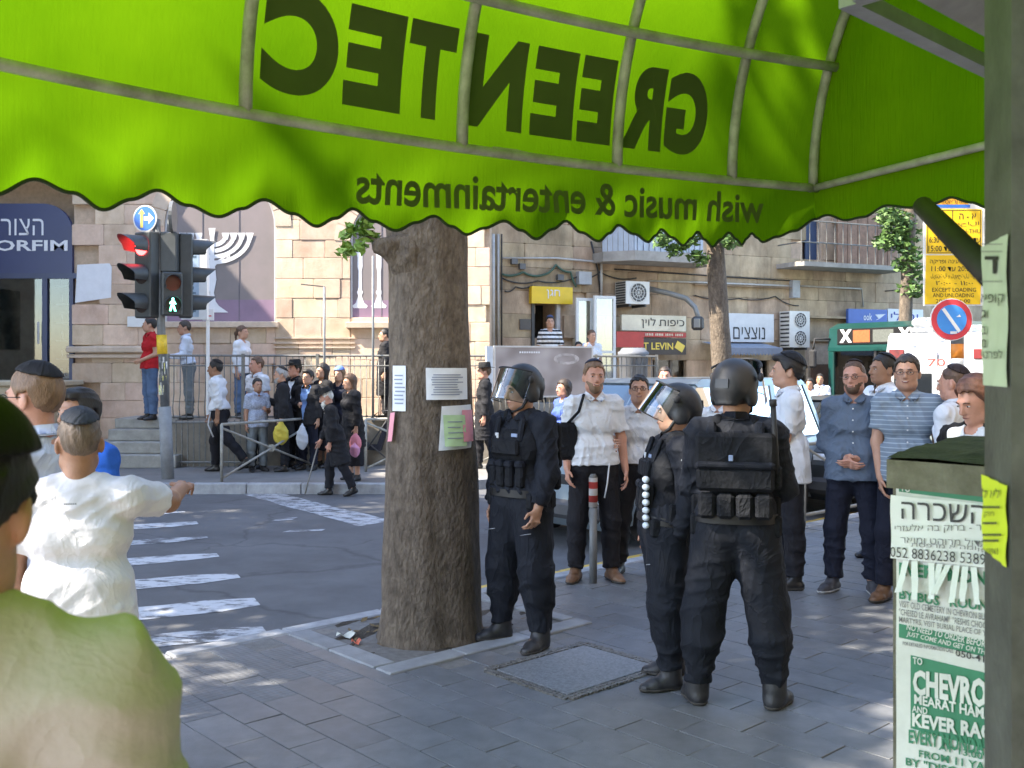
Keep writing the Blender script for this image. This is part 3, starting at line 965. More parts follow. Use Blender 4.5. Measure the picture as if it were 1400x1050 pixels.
# yellow line along the near kerb
ym = paint_mat('road_paint_yellow', (.62, .42, .08), .42)
g = G(); V = []
for i in range(25):
    a = 2.6 + i * .5
    V += [kp(a, -.62, -.116), kp(a, -.50, -.116)]
g.add(V, [(2 * i, 2 * i + 1, 2 * i + 3, 2 * i + 2)[::-1] for i in range(24)])
single('kerb_line', g, ym, None, None, kind='structure')

# ---- near pavement: bed, kerb stones, tiles
bed = mat('tile_joint', (.17, .165, .16), .95, .2, 20, .003, 120)
g = G()
V = [kp(-14, .0, -.006), kp(60, .0, -.006), kp(60, 16, -.006), kp(-14, 16, -.006)]
g.add(V, [(3, 2, 1, 0)])
pavement = single('pavement', g, bed, None, None, kind='structure')
kerb_m = per_piece(mat('kerb_stone', (.36, .37, .39), .8, .16, 9, .003, 70, world=True, stain=.3), .10)
kerb = bpy.data.objects.new('kerb', None); COL.objects.link(kerb); tag(kerb, kind='structure'); BASE[kerb.name] = np.zeros(3)
gk = G(); gk.box((0, 0, 0), (.79, .15, .20), bev=.012); kme = mesh_of('kerb_stone', gk, kerb_m)
for i in range(-12, 40):
    o = link('kerb_stone', kme, kerb, kp(i * .8 + .4, -.075, -.094 + rs.normal(0, .002)))
    o.rotation_euler = (0, 0, math.atan2(KD[1], KD[0]))
tile_m = per_piece(mat('paving_tile', (.150, .158, .173), .44, .16, 9, .0016, 190, spec=.55, detail=8, world=True, stain=.16), .08, .012)
tile_t = per_piece(mat('tactile_tile', (.15, .155, .165), .62, .15, 7, .0016, 190), .14, .02)
# raised bars on the tactile tiles
_nt = tile_t.node_tree; _N = _nt.nodes
_tc = _N.new("ShaderNodeTexCoord"); _vo = _N.new("ShaderNodeTexVoronoi"); _vo.inputs['Scale'].default_value = 26; _vo.inputs['Randomness'].default_value = 0
_nt.links.new(_tc.outputs['Object'], _vo.inputs['Vector'])
_bp = _N.new("ShaderNodeBump"); _bp.inputs['Distance'].default_value = .008; _bp.invert = True
_nt.links.new(_vo.outputs['Distance'], _bp.inputs['Height']); _nt.links.new(_bp.outputs[0], _N["Principled BSDF"].inputs['Normal'])
TK, TP = .215, .43
cov = (to_kp(ground(670, 918))[0] - .03, to_kp(ground(670, 918))[1] - .03)
def in_pit(a, b, m=0.0): return .80 - m < a < 2.45 + m and b < 1.14 + m
tiles = []
for i in range(-8, 60):
    for j in range(0, 26):
        a = i * TK + TK / 2; b = .02 + j * TP + (TP / 2 if i % 2 else 0)
        if b + TP / 2 < .02 + TP * .99 and not (i % 2): pass
        c = kp(a, b)
        if c[1] < 2.0: continue
        px = 700 + FPX * c[0] / c[1]; py = HZ + FPX * EYE / c[1]
        if not (-40 < px < 1430 and py < 1120): continue
        if b - TP / 2 < .0: continue
        if in_pit(a, b, -.0) or (in_pit(a, b - TP / 2 + .02) and in_pit(a, b - .1)): continue
        tiles.append((1 / c[1] ** 3, a, b))
tiles.sort(reverse=True)
gt = G(); gt.box((0, 0, 0), (TK - .005, TP - .005, .03), bev=.002); tme = mesh_of('paving_tile', gt, tile_m)
gt2 = G(); gt2.box((0, 0, 0), (TK - .005, TP - .005, .03), bev=.002); tme2 = mesh_of('tactile_tile', gt2, tile_t)
rest = G(); ang = math.atan2(KD[1], KD[0])
for n, (s_, a, b) in enumerate(tiles):
    z = -.015 + rs.normal(0, .0011)
    tact = (b < .95 and a < .75) or (b < .75 and 4.2 < a < 6.2)
    if n < 298:
        o = link('paving_tile', tme2 if tact else tme, pavement, kp(a, b, z))
        o.rotation_euler = (rs.normal(0, .003), rs.normal(0, .003), ang)
    else:
        rest.box(kp(a, b, z), (TK - .005, TP - .005, .03), ang)
o = part('paving_tiles', rest, tile_m, pavement); tag(o, kind='stuff')
# tree pit: soil, border slabs
g = G()
soil = mat('soil', (.06, .048, .036), .95, .4, 14, .02, 60)
V = []; nn = 10
for i in range(nn + 1):
    for j in range(nn + 1):
        a = .92 + (2.33 - .92) * i / nn; b = .0 + 1.02 * j / nn
        V.append(kp(a, b, -.008 + rs.normal(0, .006)))
g.add(V, [(i * (nn + 1) + j, i * (nn + 1) + j + 1, (i + 1) * (nn + 1) + j + 1, (i + 1) * (nn + 1) + j)[::-1] for i in range(nn) for j in range(nn)])
pit = single('tree_pit', g, soil, None, None, kind='structure')
slab_m = per_piece(mat('border_slab', (.24, .25, .265), .75, .14, 8, .002, 120), .1)
def slab(a0, a1, b0, b1):
    gg = G(); c = kp((a0 + a1) / 2, (b0 + b1) / 2, -.012); gg.box((0, 0, 0), (a1 - a0 - .006, b1 - b0 - .006, .05), bev=.006)
    o = link('border_slab', mesh_of('border_slab', gg, slab_m), pit, c); o.rotation_euler = (0, 0, ang)
for i in range(2): slab(.76, .92, .01 + i * .5, .51 + i * .5)
for i in range(3): slab(.76 + i * .565, .76 + (i + 1) * .565, 1.02, 1.18)
for i in range(2): slab(2.33, 2.455, .01 + i * .5, .51 + i * .5)
# litter and fallen leaves in the pit
lit = [(1.02, .32, .10, .05, (.55, .56, .5), 'crumpled pale scrap of paper in the tree pit soil'), (.98, .50, .05, .03, (.7, .2, .12), 'small red wrapper in the tree pit soil')]
for (a, b, w, h_, c, lb) in lit:
    g = G(); P0 = kp(a, b, .012)
    V = [P0 + np.array([(u - .5) * w * 1.2, (v - .5) * h_ * 1.6, .018 * math.sin(u * 7 + v * 3) + .004]) for u in np.linspace(0, 1, 5) for v in np.linspace(0, 1, 4)]
    F_ = [(i * 4 + j, i * 4 + j + 1, (i + 1) * 4 + j + 1, (i + 1) * 4 + j)[::-1] for i in range(4) for j in range(3)]
    g.add(V, F_)
    single('paper_scrap', g, mat('scrap' + str(a), c, .8, .15), lb, 'litter', loc=P0)
g = G(); leafm = mat('dry_leaf', (.16, .11, .05), .9, .4, 30)
for i in range(60):
    a = .95 + rs.rand() * 1.3; b = rs.rand() * .98
    c = kp(a, b, .012); th = rs.rand() * 6.28; l = .018 + rs.rand() * .025
    d = np.array([math.cos(th), math.sin(th), .2 * rs.normal()]) * l; e = np.array([-math.sin(th), math.cos(th), .3 * rs.normal()]) * l * .45
    g.add([c - d, c + e, c + d, c - e], [(0, 1, 2, 3)])
o = part('fallen_leaves', g, leafm, pit); tag(o, kind='stuff')
# inspection cover with its cobbled rim
g0 = ground(670, 918); ca, cb = to_kp(g0)
cv = thing('inspection_cover', 'rectangular speckled stone inspection cover set into the pavement between the officers', 'cover', kp(ca + .4, cb + .31, 0), ang)
def cover(cx):
    gg = G(); gg.box((cx, 0, .004), (.74, .58, .012), bev=.003)
    part('cover_slab', gg, mat('terrazzo', (.125, .132, .145), .6, .5, 60, .003, 150, col2=(.21, .22, .235), detail=2), cv)
    gg = G()
    for (x0, y0, x1, y1) in ((-.41, -.33, .41, -.33), (-.41, .33, .41, .33), (-.41, -.33, -.41, .33), (.41, -.33, .41, .33)):
        n = int(max(abs(x1 - x0), abs(y1 - y0)) / .028)
        for i in range(n):
            for r_ in (-.014, .014):
                f = (i + .5) / n; x = x0 + (x1 - x0) * f; y = y0 + (y1 - y0) * f
                if x0 == x1: x += r_
                else: y += r_
                s3 = .011 + rs.rand() * .003
                gg.box((cx + x, y, .003 + rs.rand() * .004), (s3 * 2, s3 * 2, .012), rs.rand())
    o = part('pebble_rim', gg, mat('pebble', (.13, .125, .12), .7, .4, 40), cv); tag(o, kind='stuff')
cover(0.0)

# ---- far pavement
far_m = mat('far_paving', (.17, .165, .16), .85, .2, 1.6, .003, 60, detail=8)
FK = [(-40, 14.6), (-1.5, 14.6), (2.0, 16.6), (20, 29.5), (60, 58)]
g = G(); top = [(x, y, .03) for x, y in FK]; back = [(x, 80, .03) for x, y in FK]; n = len(FK)
g.add(top + back, [(i, i + 1, i + 1 + n, i + n) for i in range(n - 1)])
single('far_pavement', g, far_m, None, None, kind='structure')
fk = bpy.data.objects.new('far_kerb', None); COL.objects.link(fk); tag(fk, kind='structure')
for i in range(len(FK) - 1):
    a = np.array([*FK[i], 0]); b = np.array([*FK[i + 1], 0]); L_ = np.linalg.norm(b - a); d = (b - a) / L_
    m_ = int(L_ / .8)
    for j in range(m_):
        c = a + d * (j + .5) * L_ / m_
        if not (-13 < c[0] < 12): continue
        o = link('kerb_stone', kme, fk, (c[0], c[1], -.064)); o.scale = (L_ / m_ / .8, 1, 1); o.rotation_euler = (0, 0, math.atan2(d[1], d[0]))
# ================================================================ buildings
stoneA = per_piece(mat('pink_stone', (.60, .425, .295), .85, .2, 3.2, .006, 45, col2=(.76, .585, .44), detail=8, world=True, stain=.22), .13, .025)
stoneB = per_piece(mat('weathered_stone', (.43, .31, .195), .9, .3, 1.7, .007, 40, col2=(.62, .475, .32), detail=9, world=True, stain=.5), .14, .02)
mortar = mat('mortar', (.52, .39, .28), .95, .15, 10, .002, 90)
BLK = []
for v in range(6):
    gb = G(); gb.box((0, 0, 0), (1, 1, 1), bev=.035)
    BLK.append((mesh_of('stone_block', gb, stoneA), None))
def blocks(parent, O, e, nrm, u0, u1, z0, z1, ch, lmin, lmax, skip, material, th=.10, seed=1, base=None):
    """ashlar courses, one object per stone. O origin, e along the wall, nrm outwards"""
    r = np.random.RandomState(seed); ang_ = math.atan2(e[1], e[0])
    gb = G(); gb.box((0, 0, 0), (1, 1, 1), bev=.03); me = mesh_of('stone_block', gb, material)
    z = z0
    while z < z1 - .05:
        h_ = min(ch * (.9 + .2 * r.rand()), z1 - z); u = u0 - r.rand() * .3
        while u < u1:
            l = lmin + (lmax - lmin) * r.rand()
            a, b = max(u, u0), min(u + l, u1)
            if b - a > .12 and not skip((a + b) / 2, z + h_ / 2, b - a, h_):
                proud = r.normal(0, .006)
                c = O + e * (a + b) / 2 + nrm * (-th / 2 + proud) + np.array([0, 0, z + h_ / 2])
                o = link('stone_block', me, parent, tuple(c - base)); o.scale = (b - a - .006, th, h_ - .006); o.rotation_euler = (0, 0, ang_)
            u += l
        z += h_

# ---------------- building A: pale pink stone, arches
AY = 18.8
def ax(px): return (px - 700.0) / FPX * AY
def az(py): return EYE + (HZ - py) / FPX * AY
A0 = np.array([0, AY, 0.0])
bA = thing('stone_building', 'pale pink stone building with arched display windows behind the crowd', 'building', (-6, AY, 0))
ARCH = [(-5.56, 1.06, 2.61, 4.42), (-2.2, .88, 2.60, 4.15)]     # centre, half width, sill, spring line
def skipA(u, z, l, h_):
    for (c, r, s0, sp) in ARCH:
        if s0 - .02 < z < sp and abs(u - c) < r + .05 : return True
        if z >= sp and math.hypot(u - c, z - sp) < r + .20: return True
    if u < -8.1 and z > 1.2 and z < 4.9: return True
    if u < -7.9 and z >= 4.2 and math.hypot(max(u + 8.9, 0), z - 4.4) < .78: return True
    return False
def frA(u, d, w): return (u, AY - d, w)
# jamb-fitting courses: split at the window jambs so that edges stay straight
for k_, (u0, u1) in enumerate(((-8.38, -6.62), (-6.62, -4.50), (-4.50, -3.08), (-3.08, -1.32), (-1.32, -.42))):
    blocks(bA, A0, np.array([1.0, 0, 0]), np.array([0, -1.0, 0]), u0, u1, .03, 7.4, .37, .45, .95, skipA, stoneA, .10, 11 + k_, base=BASE[bA.name])
g = G(); g.box((-4.4, AY + .10 + 4.0, 4.6), (7.96, 8.0, 9.14)); part('wall', g, mortar, bA, world=True)
g = G(); g.box((-12.4, AY + .9 + 3.6, 4.6), (8.04, 7.2, 9.13)); part('wall', g, mortar, bA, world=True)
g = G(); g.box((-11.4, AY + .45, 7.4), (6.04, .9, 3.5)); part('wall', g, stoneA, bA, world=True)
g = G(); g.box((-13.2, AY + .45, 2.8), (2.0, .9, 5.6)); part('wall', g, stoneA, bA, world=True)
panel_m = mat('display_print', (.19, .165, .16), .55, .12, 1.2, col2=(.235, .195, .195))
white_p = mat('print_white', (.72, .72, .74), .6, .04)
purple_p = mat('print_purple', (.235, .155, .225), .55, .1, 2)
vm = per_piece(mat('arch_stone', (.54, .43, .33), .85, .15, 4, .005, 45), .08)
steel = mat('window_trim', (.42, .43, .46), .4, .1, metal=.3)
for wi, (c, r, s0, sp) in enumerate(ARCH):
    # voussoirs
    n = 11
    for i in range(n):
        a0 = math.pi * i / n + .006; a1 = math.pi * (i + 1) / n - .006
        poly = []
        for a in np.linspace(a0, a1, 4): poly.append((c + r * math.cos(a), sp + r * math.sin(a)))
        for a in np.linspace(a1, a0, 4): poly.append((c + (r + .30) * math.cos(a), sp + (r + .30) * math.sin(a)))
        g = G(); g.prism(poly, -.10, .012, 0, frA); part('arch_stone', g, vm, bA, world=True)
    # display window: panel, print, rim
    dw = g2 = G()
    poly = [(c - r, s0), (c + r, s0)] + [(c + r * math.cos(a), sp + r * math.sin(a)) for a in np.linspace(0, math.pi, 24)]
    g2.prism(poly, -.09, -.06, 0, frA); win = part('window', g2, panel_m, bA, world=True)
    g2 = G(); g2.prism([(c - r, s0), (c + r, s0), (c + r, s0 + .42), (c - r, s0 + .42)], -.061, -.057, 0, frA); part('purple_band', g2, purple_p, win, world=True)
    g2 = G()
    pts = [(c + r - .012, s0)] + [(c + (r - .012) * math.cos(a), sp + (r - .012) * math.sin(a)) for a in np.linspace(0, math.pi, 24)] + [(c - r + .012, s0)]
    g2.tube([frA(u, -.05, w) for u, w in pts], .028, 6); part('frame', g2, steel, win, world=True)
    g2 = G(); g2.box((c, AY - .02, s0 - .06), (2 * r + .14, .18, .115), bev=.01); part('sill', g2, vm, win, world=True)
    for q in (c - r * .33, c + r * .33):
        g2 = G(); g2.box((q, AY + .055, (s0 + sp) / 2 + .2), (.012, .006, sp - s0 + .4)); part('panel_joint', g2, mat('joint_grey', (.12, .11, .13), .6, 0), win, world=True)
    # prints
    g2 = G()
    d0 = [-.055]
    def strip(pts, w, g2=g2):
        """flat ribbon along points; w widths"""
        pts = np.array(pts, float); n_ = len(pts); d0[0] += .0005
        V = []
        for i in range(n_):
            t = pts[min(i + 1, n_ - 1)] - pts[max(i - 1, 0)]; t /= np.linalg.norm(t) + 1e-9
            nn_ = np.array([-t[1], t[0]]); ww = w[i] if hasattr(w, '__len__') else w
            V += [frA(*(np.insert(pts[i] + nn_ * ww / 2, 1, d0[0]))), frA(*(np.insert(pts[i] - nn_ * ww / 2, 1, d0[0])))]
        g2.add(V, [(2 * i, 2 * i + 1, 2 * i + 3, 2 * i + 2) for i in range(n_ - 1)])
    if wi == 0:
        mx = ax(289); top = az(320); base_z = az(427)
        for k in range(1, 5):                                  # eight curved arms
            rr = .10 + .155 * k
            for sg in (-1, 1):
                strip([(mx + sg * rr * math.sin(a), top - .02 - rr * .72 + rr * .72 * (1 - math.cos(a))) for a in np.linspace(0, math.pi / 2, 9)] , .075)
                cx_ = mx + sg * rr
                strip([(cx_, top - .1), (cx_, top + .0)], [.075, .13]); strip([(cx_, top), (cx_, top + .03)], .14)
        strip([(mx, top + .12), (mx, top + .02), (mx, top - .05), (mx, top - .5)], [.13, .10, .08, .08])
        sx_ = ax(293)
        strip([(mx, top - .45), (mx, az(382)), (mx, az(400)), (mx, az(412)), (mx, az(418)), (mx, base_z)], [.08, .17, .07, .14, .26, .62])
        strip([(mx + .02, az(352)), (mx + .25, az(350)), (ax(313), az(352)), (ax(312), az(346))], .035)
        strip([(mx + .02, az(366)), (mx + .12, az(356)), (mx + .24, az(351))], .03)
    else:
        for cx_ in (ax(491.5), ax(517.5)):
            strip([(cx_, az(344)), (cx_, az(346)), (cx_, az(352)), (cx_, az(364)), (cx_, az(370)), (cx_, az(396)), (cx_, az(399)), (cx_, az(404)), (cx_, az(414)), (cx_, az(418)), (cx_, az(421))], [.2, .12, .09, .10, .06, .07, .12, .06, .16, .30, .24])
    part('white_print', g2, white_p, win, world=True)
# string course and plinth pieces
g = G(); g.box((ax(150), AY - .05, az(478)), (1.6, .1, .12), bev=.02); part('string_course', g, vm, bA, world=True)
g = G(); g.box((ax(150), AY - .03, az(487)), (1.6, .06, .07), bev=.01); part('string_course', g, vm, bA, world=True)
for zz in (462, 469, 475):
    g = G(); g.box((ax(430), AY - .015, az(zz)), (1.55, .03, .03)); part('string_course', g, vm, bA, world=True)
g = G(); g.prism([(ax(103), az(414)), (ax(152), az(407)), (ax(153), az(365)), (ax(150), az(360)), (ax(106), az(362))], .006, .012, 0, frA)
part('whitewash_patch', g, mat('whitewash', (.74, .74, .76), .8, .05, 6), bA, world=True)
g = G(); g.box((ax(190), AY - .02, az(440)), (.42, .03, .2), bev=.005); part('street_nameplate', g, mat('plate_white', (.7, .7, .68), .5, .05), bA, world=True)
g = G(); g.box((-8.95, AY - .66, .72), (1.5, 1.2, 1.36), bev=.03); part('plinth', g, mat('plinth_stone', (.52, .43, .30), .85, .12, 3, .004, 50), bA, world=True)
g = G(); g.box((-8.95, AY - .64, 1.45), (1.6, 1.3, .10), bev=.02); part('plinth_cap', g, mat('plinth_stone', (.5, .42, .3)), bA, world=True)

# shop front in its arch
navy = mat('navy_board', (.022, .032, .11), .35, .08, 2)
navy_f = mat('navy_frame', (.035, .045, .10), .35, .1, 3, metal=.2)
glass = mat('shop_glass', (.02, .025, .03), .04, 0, spec=.8)
def glass_mat(name, tint, refl=.22):
    if name in MATS: return MATS[name]
    m = bpy.data.materials.new(name); m.use_nodes = True; nt = m.node_tree; N = nt.nodes; N.remove(N["Principled BSDF"])
    tr = N.new("ShaderNodeBsdfTransparent"); tr.inputs[0].default_value = (*tint, 1)
    gl = N.new("ShaderNodeBsdfGlossy"); gl.inputs['Roughness'].default_value = .02
    fr = N.new("ShaderNodeFresnel"); fr.inputs[0].default_value = 1.5
    ad = N.new("ShaderNodeMath"); ad.operation = 'ADD'; ad.inputs[1].default_value = refl; ad.use_clamp = True
    nt.links.new(fr.outputs[0], ad.inputs[0])
    mx = N.new("ShaderNodeMixShader"); nt.links.new(ad.outputs[0], mx.inputs[0]); nt.links.new(tr.outputs[0], mx.inputs[1]); nt.links.new(gl.outputs[0], mx.inputs[2])
    nt.links.new(mx.outputs[0], N["Material Output"].inputs[0])
    MATS[name] = m; return m
pane = glass_mat('window_glass', (.6, .65, .66), .04)
sf = bA
u1 = ax(98); r_ = .55
poly = [(-12.2, az(374)), (u1, az(374)), (u1, az(278) - r_)] + [(u1 - r_ + r_ * math.cos(a), az(278) - r_ + r_ * math.sin(a)) for a in np.linspace(0, math.pi / 2, 9)] + [(-12.2, az(278))]
g = G(); g.prism(poly, -.10, -.02, 0, frA); nb = part('name_board', g, navy, sf, world=True)
g = G(); text_fit(g, 'HATZORFIM', ax(92) - 2.65, ax(92), az(343), az(328), frA, .022, -.014); part('lettering', g, white_p, nb, world=True)
g = G(); text_fit(g, 'הצורפים'[::-1], ax(59) - 1.42, ax(59), az(321.5), az(299), frA, .0, -.014); part('lettering', g, white_p, nb, world=True)
zb = 1.24
for (xa, xb) in ((ax(94), ax(99.5)), (ax(57), ax(64)), (-12.2, -12.0)):
    g = G(); g.box(((xa + xb) / 2, AY + .06, (zb + az(376)) / 2), (xb - xa, .1, az(376) - zb)); part('post', g, navy_f, sf, world=True)
g = G(); g.box((-10.3, AY + .06, az(377)), (4.0, .096, .10)); part('transom', g, navy_f, sf, world=True)
g = G(); g.box((-10.3, AY + .06, zb + .09), (4.0, .094, .16)); part('bottom_rail', g, navy_f, sf, world=True)
for (xa, xb) in ((-12.0, ax(57)), (ax(64), ax(94))):
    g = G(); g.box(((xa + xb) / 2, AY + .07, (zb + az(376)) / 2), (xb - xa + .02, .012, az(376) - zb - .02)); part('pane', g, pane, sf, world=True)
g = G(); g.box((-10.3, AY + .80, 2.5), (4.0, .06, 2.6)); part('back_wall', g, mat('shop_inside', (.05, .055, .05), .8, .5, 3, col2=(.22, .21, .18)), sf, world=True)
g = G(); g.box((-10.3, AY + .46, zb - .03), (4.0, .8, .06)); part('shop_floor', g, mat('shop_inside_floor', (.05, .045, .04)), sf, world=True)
for i, z in enumerate(np.linspace(1.55, 3.3, 6)):
    g = G(); g.box((ax(84), AY + .35, z), (.42, .25, .025)); part('shelf', g, mat('shelf_pale', (.45, .47, .5), .4, .1), sf, world=True)
    for j in range(3):
        g = G(); cx_ = ax(84) - .13 + j * .13
        g.lathe([(.02, 0), (.035, .02), (.012, .05), (.03, .12), (.034, .18), (.02, .19)], (cx_, AY + .33, z + .013), 8); part('silver_cup', g, mat('silver', (.6, .6, .62), .25, .05, metal=.9), sf, True, world=True)
g = G(); g.tube([(ax(53), AY - .02, az(440)), (ax(53), AY - .02, az(470))], .02, 8); part('door_handle', g, steel, sf, world=True)

# ---------------- platform, steps and iron railing in front of A and B
plat_m = mat('platform_stone', (.24, .21, .17), .9, .25, 2.5, .005, 50)
PF = [(-5.95, 17.0), (-.3, 17.55), (2.75, 18.7)]
g = G()
V = [(x, y, .80) for x, y in PF] + [(2.75, 22.5, .80), (-5.95, 18.85, .80)]
V2 = [(x, y, -.05) for x, y, z in V]
n = 5
g.add(V + V2, [tuple(range(n)), tuple(range(2 * n - 1, n - 1, -1))] + [(i, i + n, (i + 1) % n + n, (i + 1) % n) for i in range(n)])
single('raised_platform', g, plat_m, None, None, kind='structure')
st = thing('stone_steps', 'worn grey stone steps leading up to the platform by the traffic light', 'steps', (-6.6, 17.6, 0))
stepm = mat('step_stone', (.32, .31, .28), .85, .2, 5, .004, 60)
for i, (z0, z1, x0, x1, y0) in enumerate(((.0, .22, -7.5, -5.7, 16.75), (.22, .42, -7.35, -5.97, 17.05), (.42, .62, -7.1, -5.97, 17.35), (.62, .80, -7.1, -5.97, 17.65))):
    g = G(); g.box(((x0 + x1) / 2, (y0 + 18.75) / 2, (z0 + z1) / 2 + .03), (x1 - x0, 18.75 - y0, z1 - z0 - .004), bev=.012); part('step', g, stepm, st, world=True)
iron = mat('railing_iron', (.17, .17, .16), .55, .2, 20, .001, 100, metal=.3)
fence = thing('iron_railing', 'dark iron railing with close upright bars along the raised platform', 'railing', (-1.6, 17.3, .8))
def along(f):
    L = [math.dist(PF[i], PF[i + 1]) for i in range(2)]; t = f * sum(L)
    i = 0 if t < L[0] else 1; t -= 0 if i == 0 else L[0]
    a, b = np.array(PF[i]), np.array(PF[i + 1]); d = (b - a) / L[i]
    return a + d * t, d
NPK = 84
for i in range(NPK + 1):
    (x, y), d = along(i / NPK); n_ = np.array([d[1], -d[0]])
    y0 = y + .06
    g = G()
    if i % 12 == 0:
        g.box((x, y0, .8 + .59), (.05, .05, 1.18)); part('post', g, iron, fence, world=True)
    else:
        pts = [(x, y0, .86), (x + n_[0] * .05, y0 + n_[1] * .05, .94), (x + n_[0] * .085, y0 + n_[1] * .085, 1.04), (x + n_[0] * .05, y0 + n_[1] * .05, 1.16), (x, y0, 1.28), (x, y0, 1.93)]
        g.tube(pts, .0085, 5); part('bar', g, iron, fence, True, world=True)
for zz, rr in ((1.945, .022), (1.77, .014), (.88, .018)):
    g = G(); pts = []
    for i in range(2):
        pts += [PF[i]]
    pts = PF
    g.tube([(x, y + .06, zz) for x, y in pts], rr, 6); part('rail', g, iron, fence, world=True)
# lower railing in front of the platform wall
lowf = thing('basement_railing', 'tall dark iron grille beside the stone steps below the platform', 'railing', (-5.2, 16.9, .03))
for i in range(14):
    x = -5.85 + i * .1; g = G(); g.tube([(x, 16.9, .03), (x, 16.9, .84)], .012, 5); part('bar', g, iron, lowf, world=True)
for zz in (.12, .80):
    g = G(); g.tube([(-5.9, 16.9, zz), (-4.5, 16.9, zz)], .018, 6); part('rail', g, iron, lowf, world=True)
# advertising board on the railing
adA = np.array([ax(674) * 17.5 / AY, 17.5, 0]); 
ad = thing('advertising_board', 'grey advertising board with a picture of a ring fixed to the railing', 'board', (.2, 17.55, 1.0))
dA = np.array([.935, .355, 0.0]); nA = np.array([dA[1], -dA[0], 0])
O_ = at(674, 500, 17.45); O_[2] = 0
frad = lambda u, d, w: tuple(O_ + dA * u + nA * d + np.array([0, 0, w]))
w_ = 1.86; zt = EYE + 25 / FPX * 17.45; zb_ = zt - .86
g = G(); g.prism([(0, zb_), (w_, zb_), (w_, zt), (0, zt)], .10, .13, 0, frad)
admat = mat('ad_print', (.20, .165, .155), .5, .2, 1.3, col2=(.46, .41, .40), detail=2)
bd = part('board', g, admat, ad, world=True)
for (a, b, c, d) in ((0, w_, zt, zt + .03), (0, w_, zb_ - .03, zb_), (-.03, 0, zb_ - .03, zt + .03), (w_, w_ + .03, zb_ - .03, zt + .03)):
    g = G(); g.prism([(a, c), (b, c), (b, d), (a, d)], .09, .14, 0, frad); part('frame', g, mat('alu', (.55, .56, .58), .4, .06, metal=.5), bd, world=True)
g = G()
for (ro, ri, cx_, cz_, hh) in ((.25, .17, 1.36, zt - .20, .40),):
    for j in range(24):
        a0, a1 = 2 * math.pi * j / 24, 2 * math.pi * (j + 1) / 24
        g.add([frad(cx_ + ro * math.cos(a), .134, cz_ + ro * hh * math.sin(a)) for a in (a0, a1)] + [frad(cx_ + ri * math.cos(a), .134, cz_ + ri * hh * .8 * math.sin(a)) for a in (a1, a0)], [(0, 1, 2, 3)])
part('ring_print', g, mat('ring_silver', (.40, .36, .35), .3, .5, 6), bd, world=True)
g = G()
for (u_, w2, l_) in ((.45, .10, .42), (.30, .36, .30), (.30, .41, .22), (.30, .46, .26)):
    for k in range(int(l_ / .045)): g.prism([(u_ + k * .045, zt - w2), (u_ + k * .045 + .03, zt - w2), (u_ + k * .045 + .03, zt - w2 + .03), (u_ + k * .045, zt - w2 + .03)], .1315, .134, 0, frad)
part('small_print', g, white_p, bd, world=True)
for u in (-.09,):
    g = G(); g.prism([(u - .07, zb_ - .1), (u + .05, zb_ - .1), (u + .05, zt + .02), (u - .07, zt + .02)], .06, .12, 0, frad); part('post', g, mat('post_pale', (.5, .55, .62), .5, .1), ad, world=True)

# ---------------- building B: weathered stone
BO = np.array([-.42, 20.6, 0.0]); BE = np.array([.9135, .407, 0]); BN = np.array([.407, -.9135, 0])
def onB(px, py, d=0.0):
    o = BO + BN * d
    r_ = np.array([(px - 700) / FPX, 1.0, (HZ - py) / FPX])
    t = (o - np.array([0, 0, 0.0]))[:2].dot(BN[:2]) / r_[:2].dot(BN[:2])
    p_ = r_ * t
    return (p_ - o)[:2].dot(BE[:2]), EYE + p_[2]
def frB(u, d, w): return tuple(BO + BE * u + BN * d + np.array([0, 0, w]))
bB = thing('weathered_building', 'weathered brown stone building with balconies and shop signs across the street', 'building', (6, 23.5, 0))
BB = BASE[bB.name]
def bpart(name, x0, y0, x1, y1, d0, d1, m, parent=None, base=None, bev=0):
    """box given by its front face in the picture; d = metres proud of the wall"""
    u0, w1 = onB(x0, y0, d1); u1, w0 = onB(x1, y1, d1)
    g = G(); g.prism([(u0, w0), (u1, w0), (u1, w1), (u0, w1)], d0, d1, 0, frB)
    return part(name, g, m, parent or bB, world=True)
openB = [(730, 415, 763, 500), (1000, 488, 1055, 560), (1062, 500, 1108, 560), (1140, 470, 1225, 560), (895, 487, 940, 545), (1100, 290, 1126, 362)]
OB = [(*onB(a, d)[:1], onB(a, d)[1], onB(c, b)[0], onB(c, b)[1]) for a, b, c, d in openB]
def skipB(u, z, l, h_):
    for (u0, z0, u1_, z1) in OB:
        if u0 - l * .3 < u < u1_ + l * .3 and z0 - .1 < z < z1 + h_ * .3: return True
    return False
blocks(bB, BO, BE, BN, .0, 19.5, .6, 6.6, .46, .7, 1.3, skipB, stoneB, .10, 31, base=BB)
g = G(); g.prism([(0, -.1), (45, -.1), (45, 13), (0, 13)], -.75, -6, 0, frB); part('inner_wall', g, mat('dark_inside', (.03, .028, .025), .9, .3), bB, world=True)
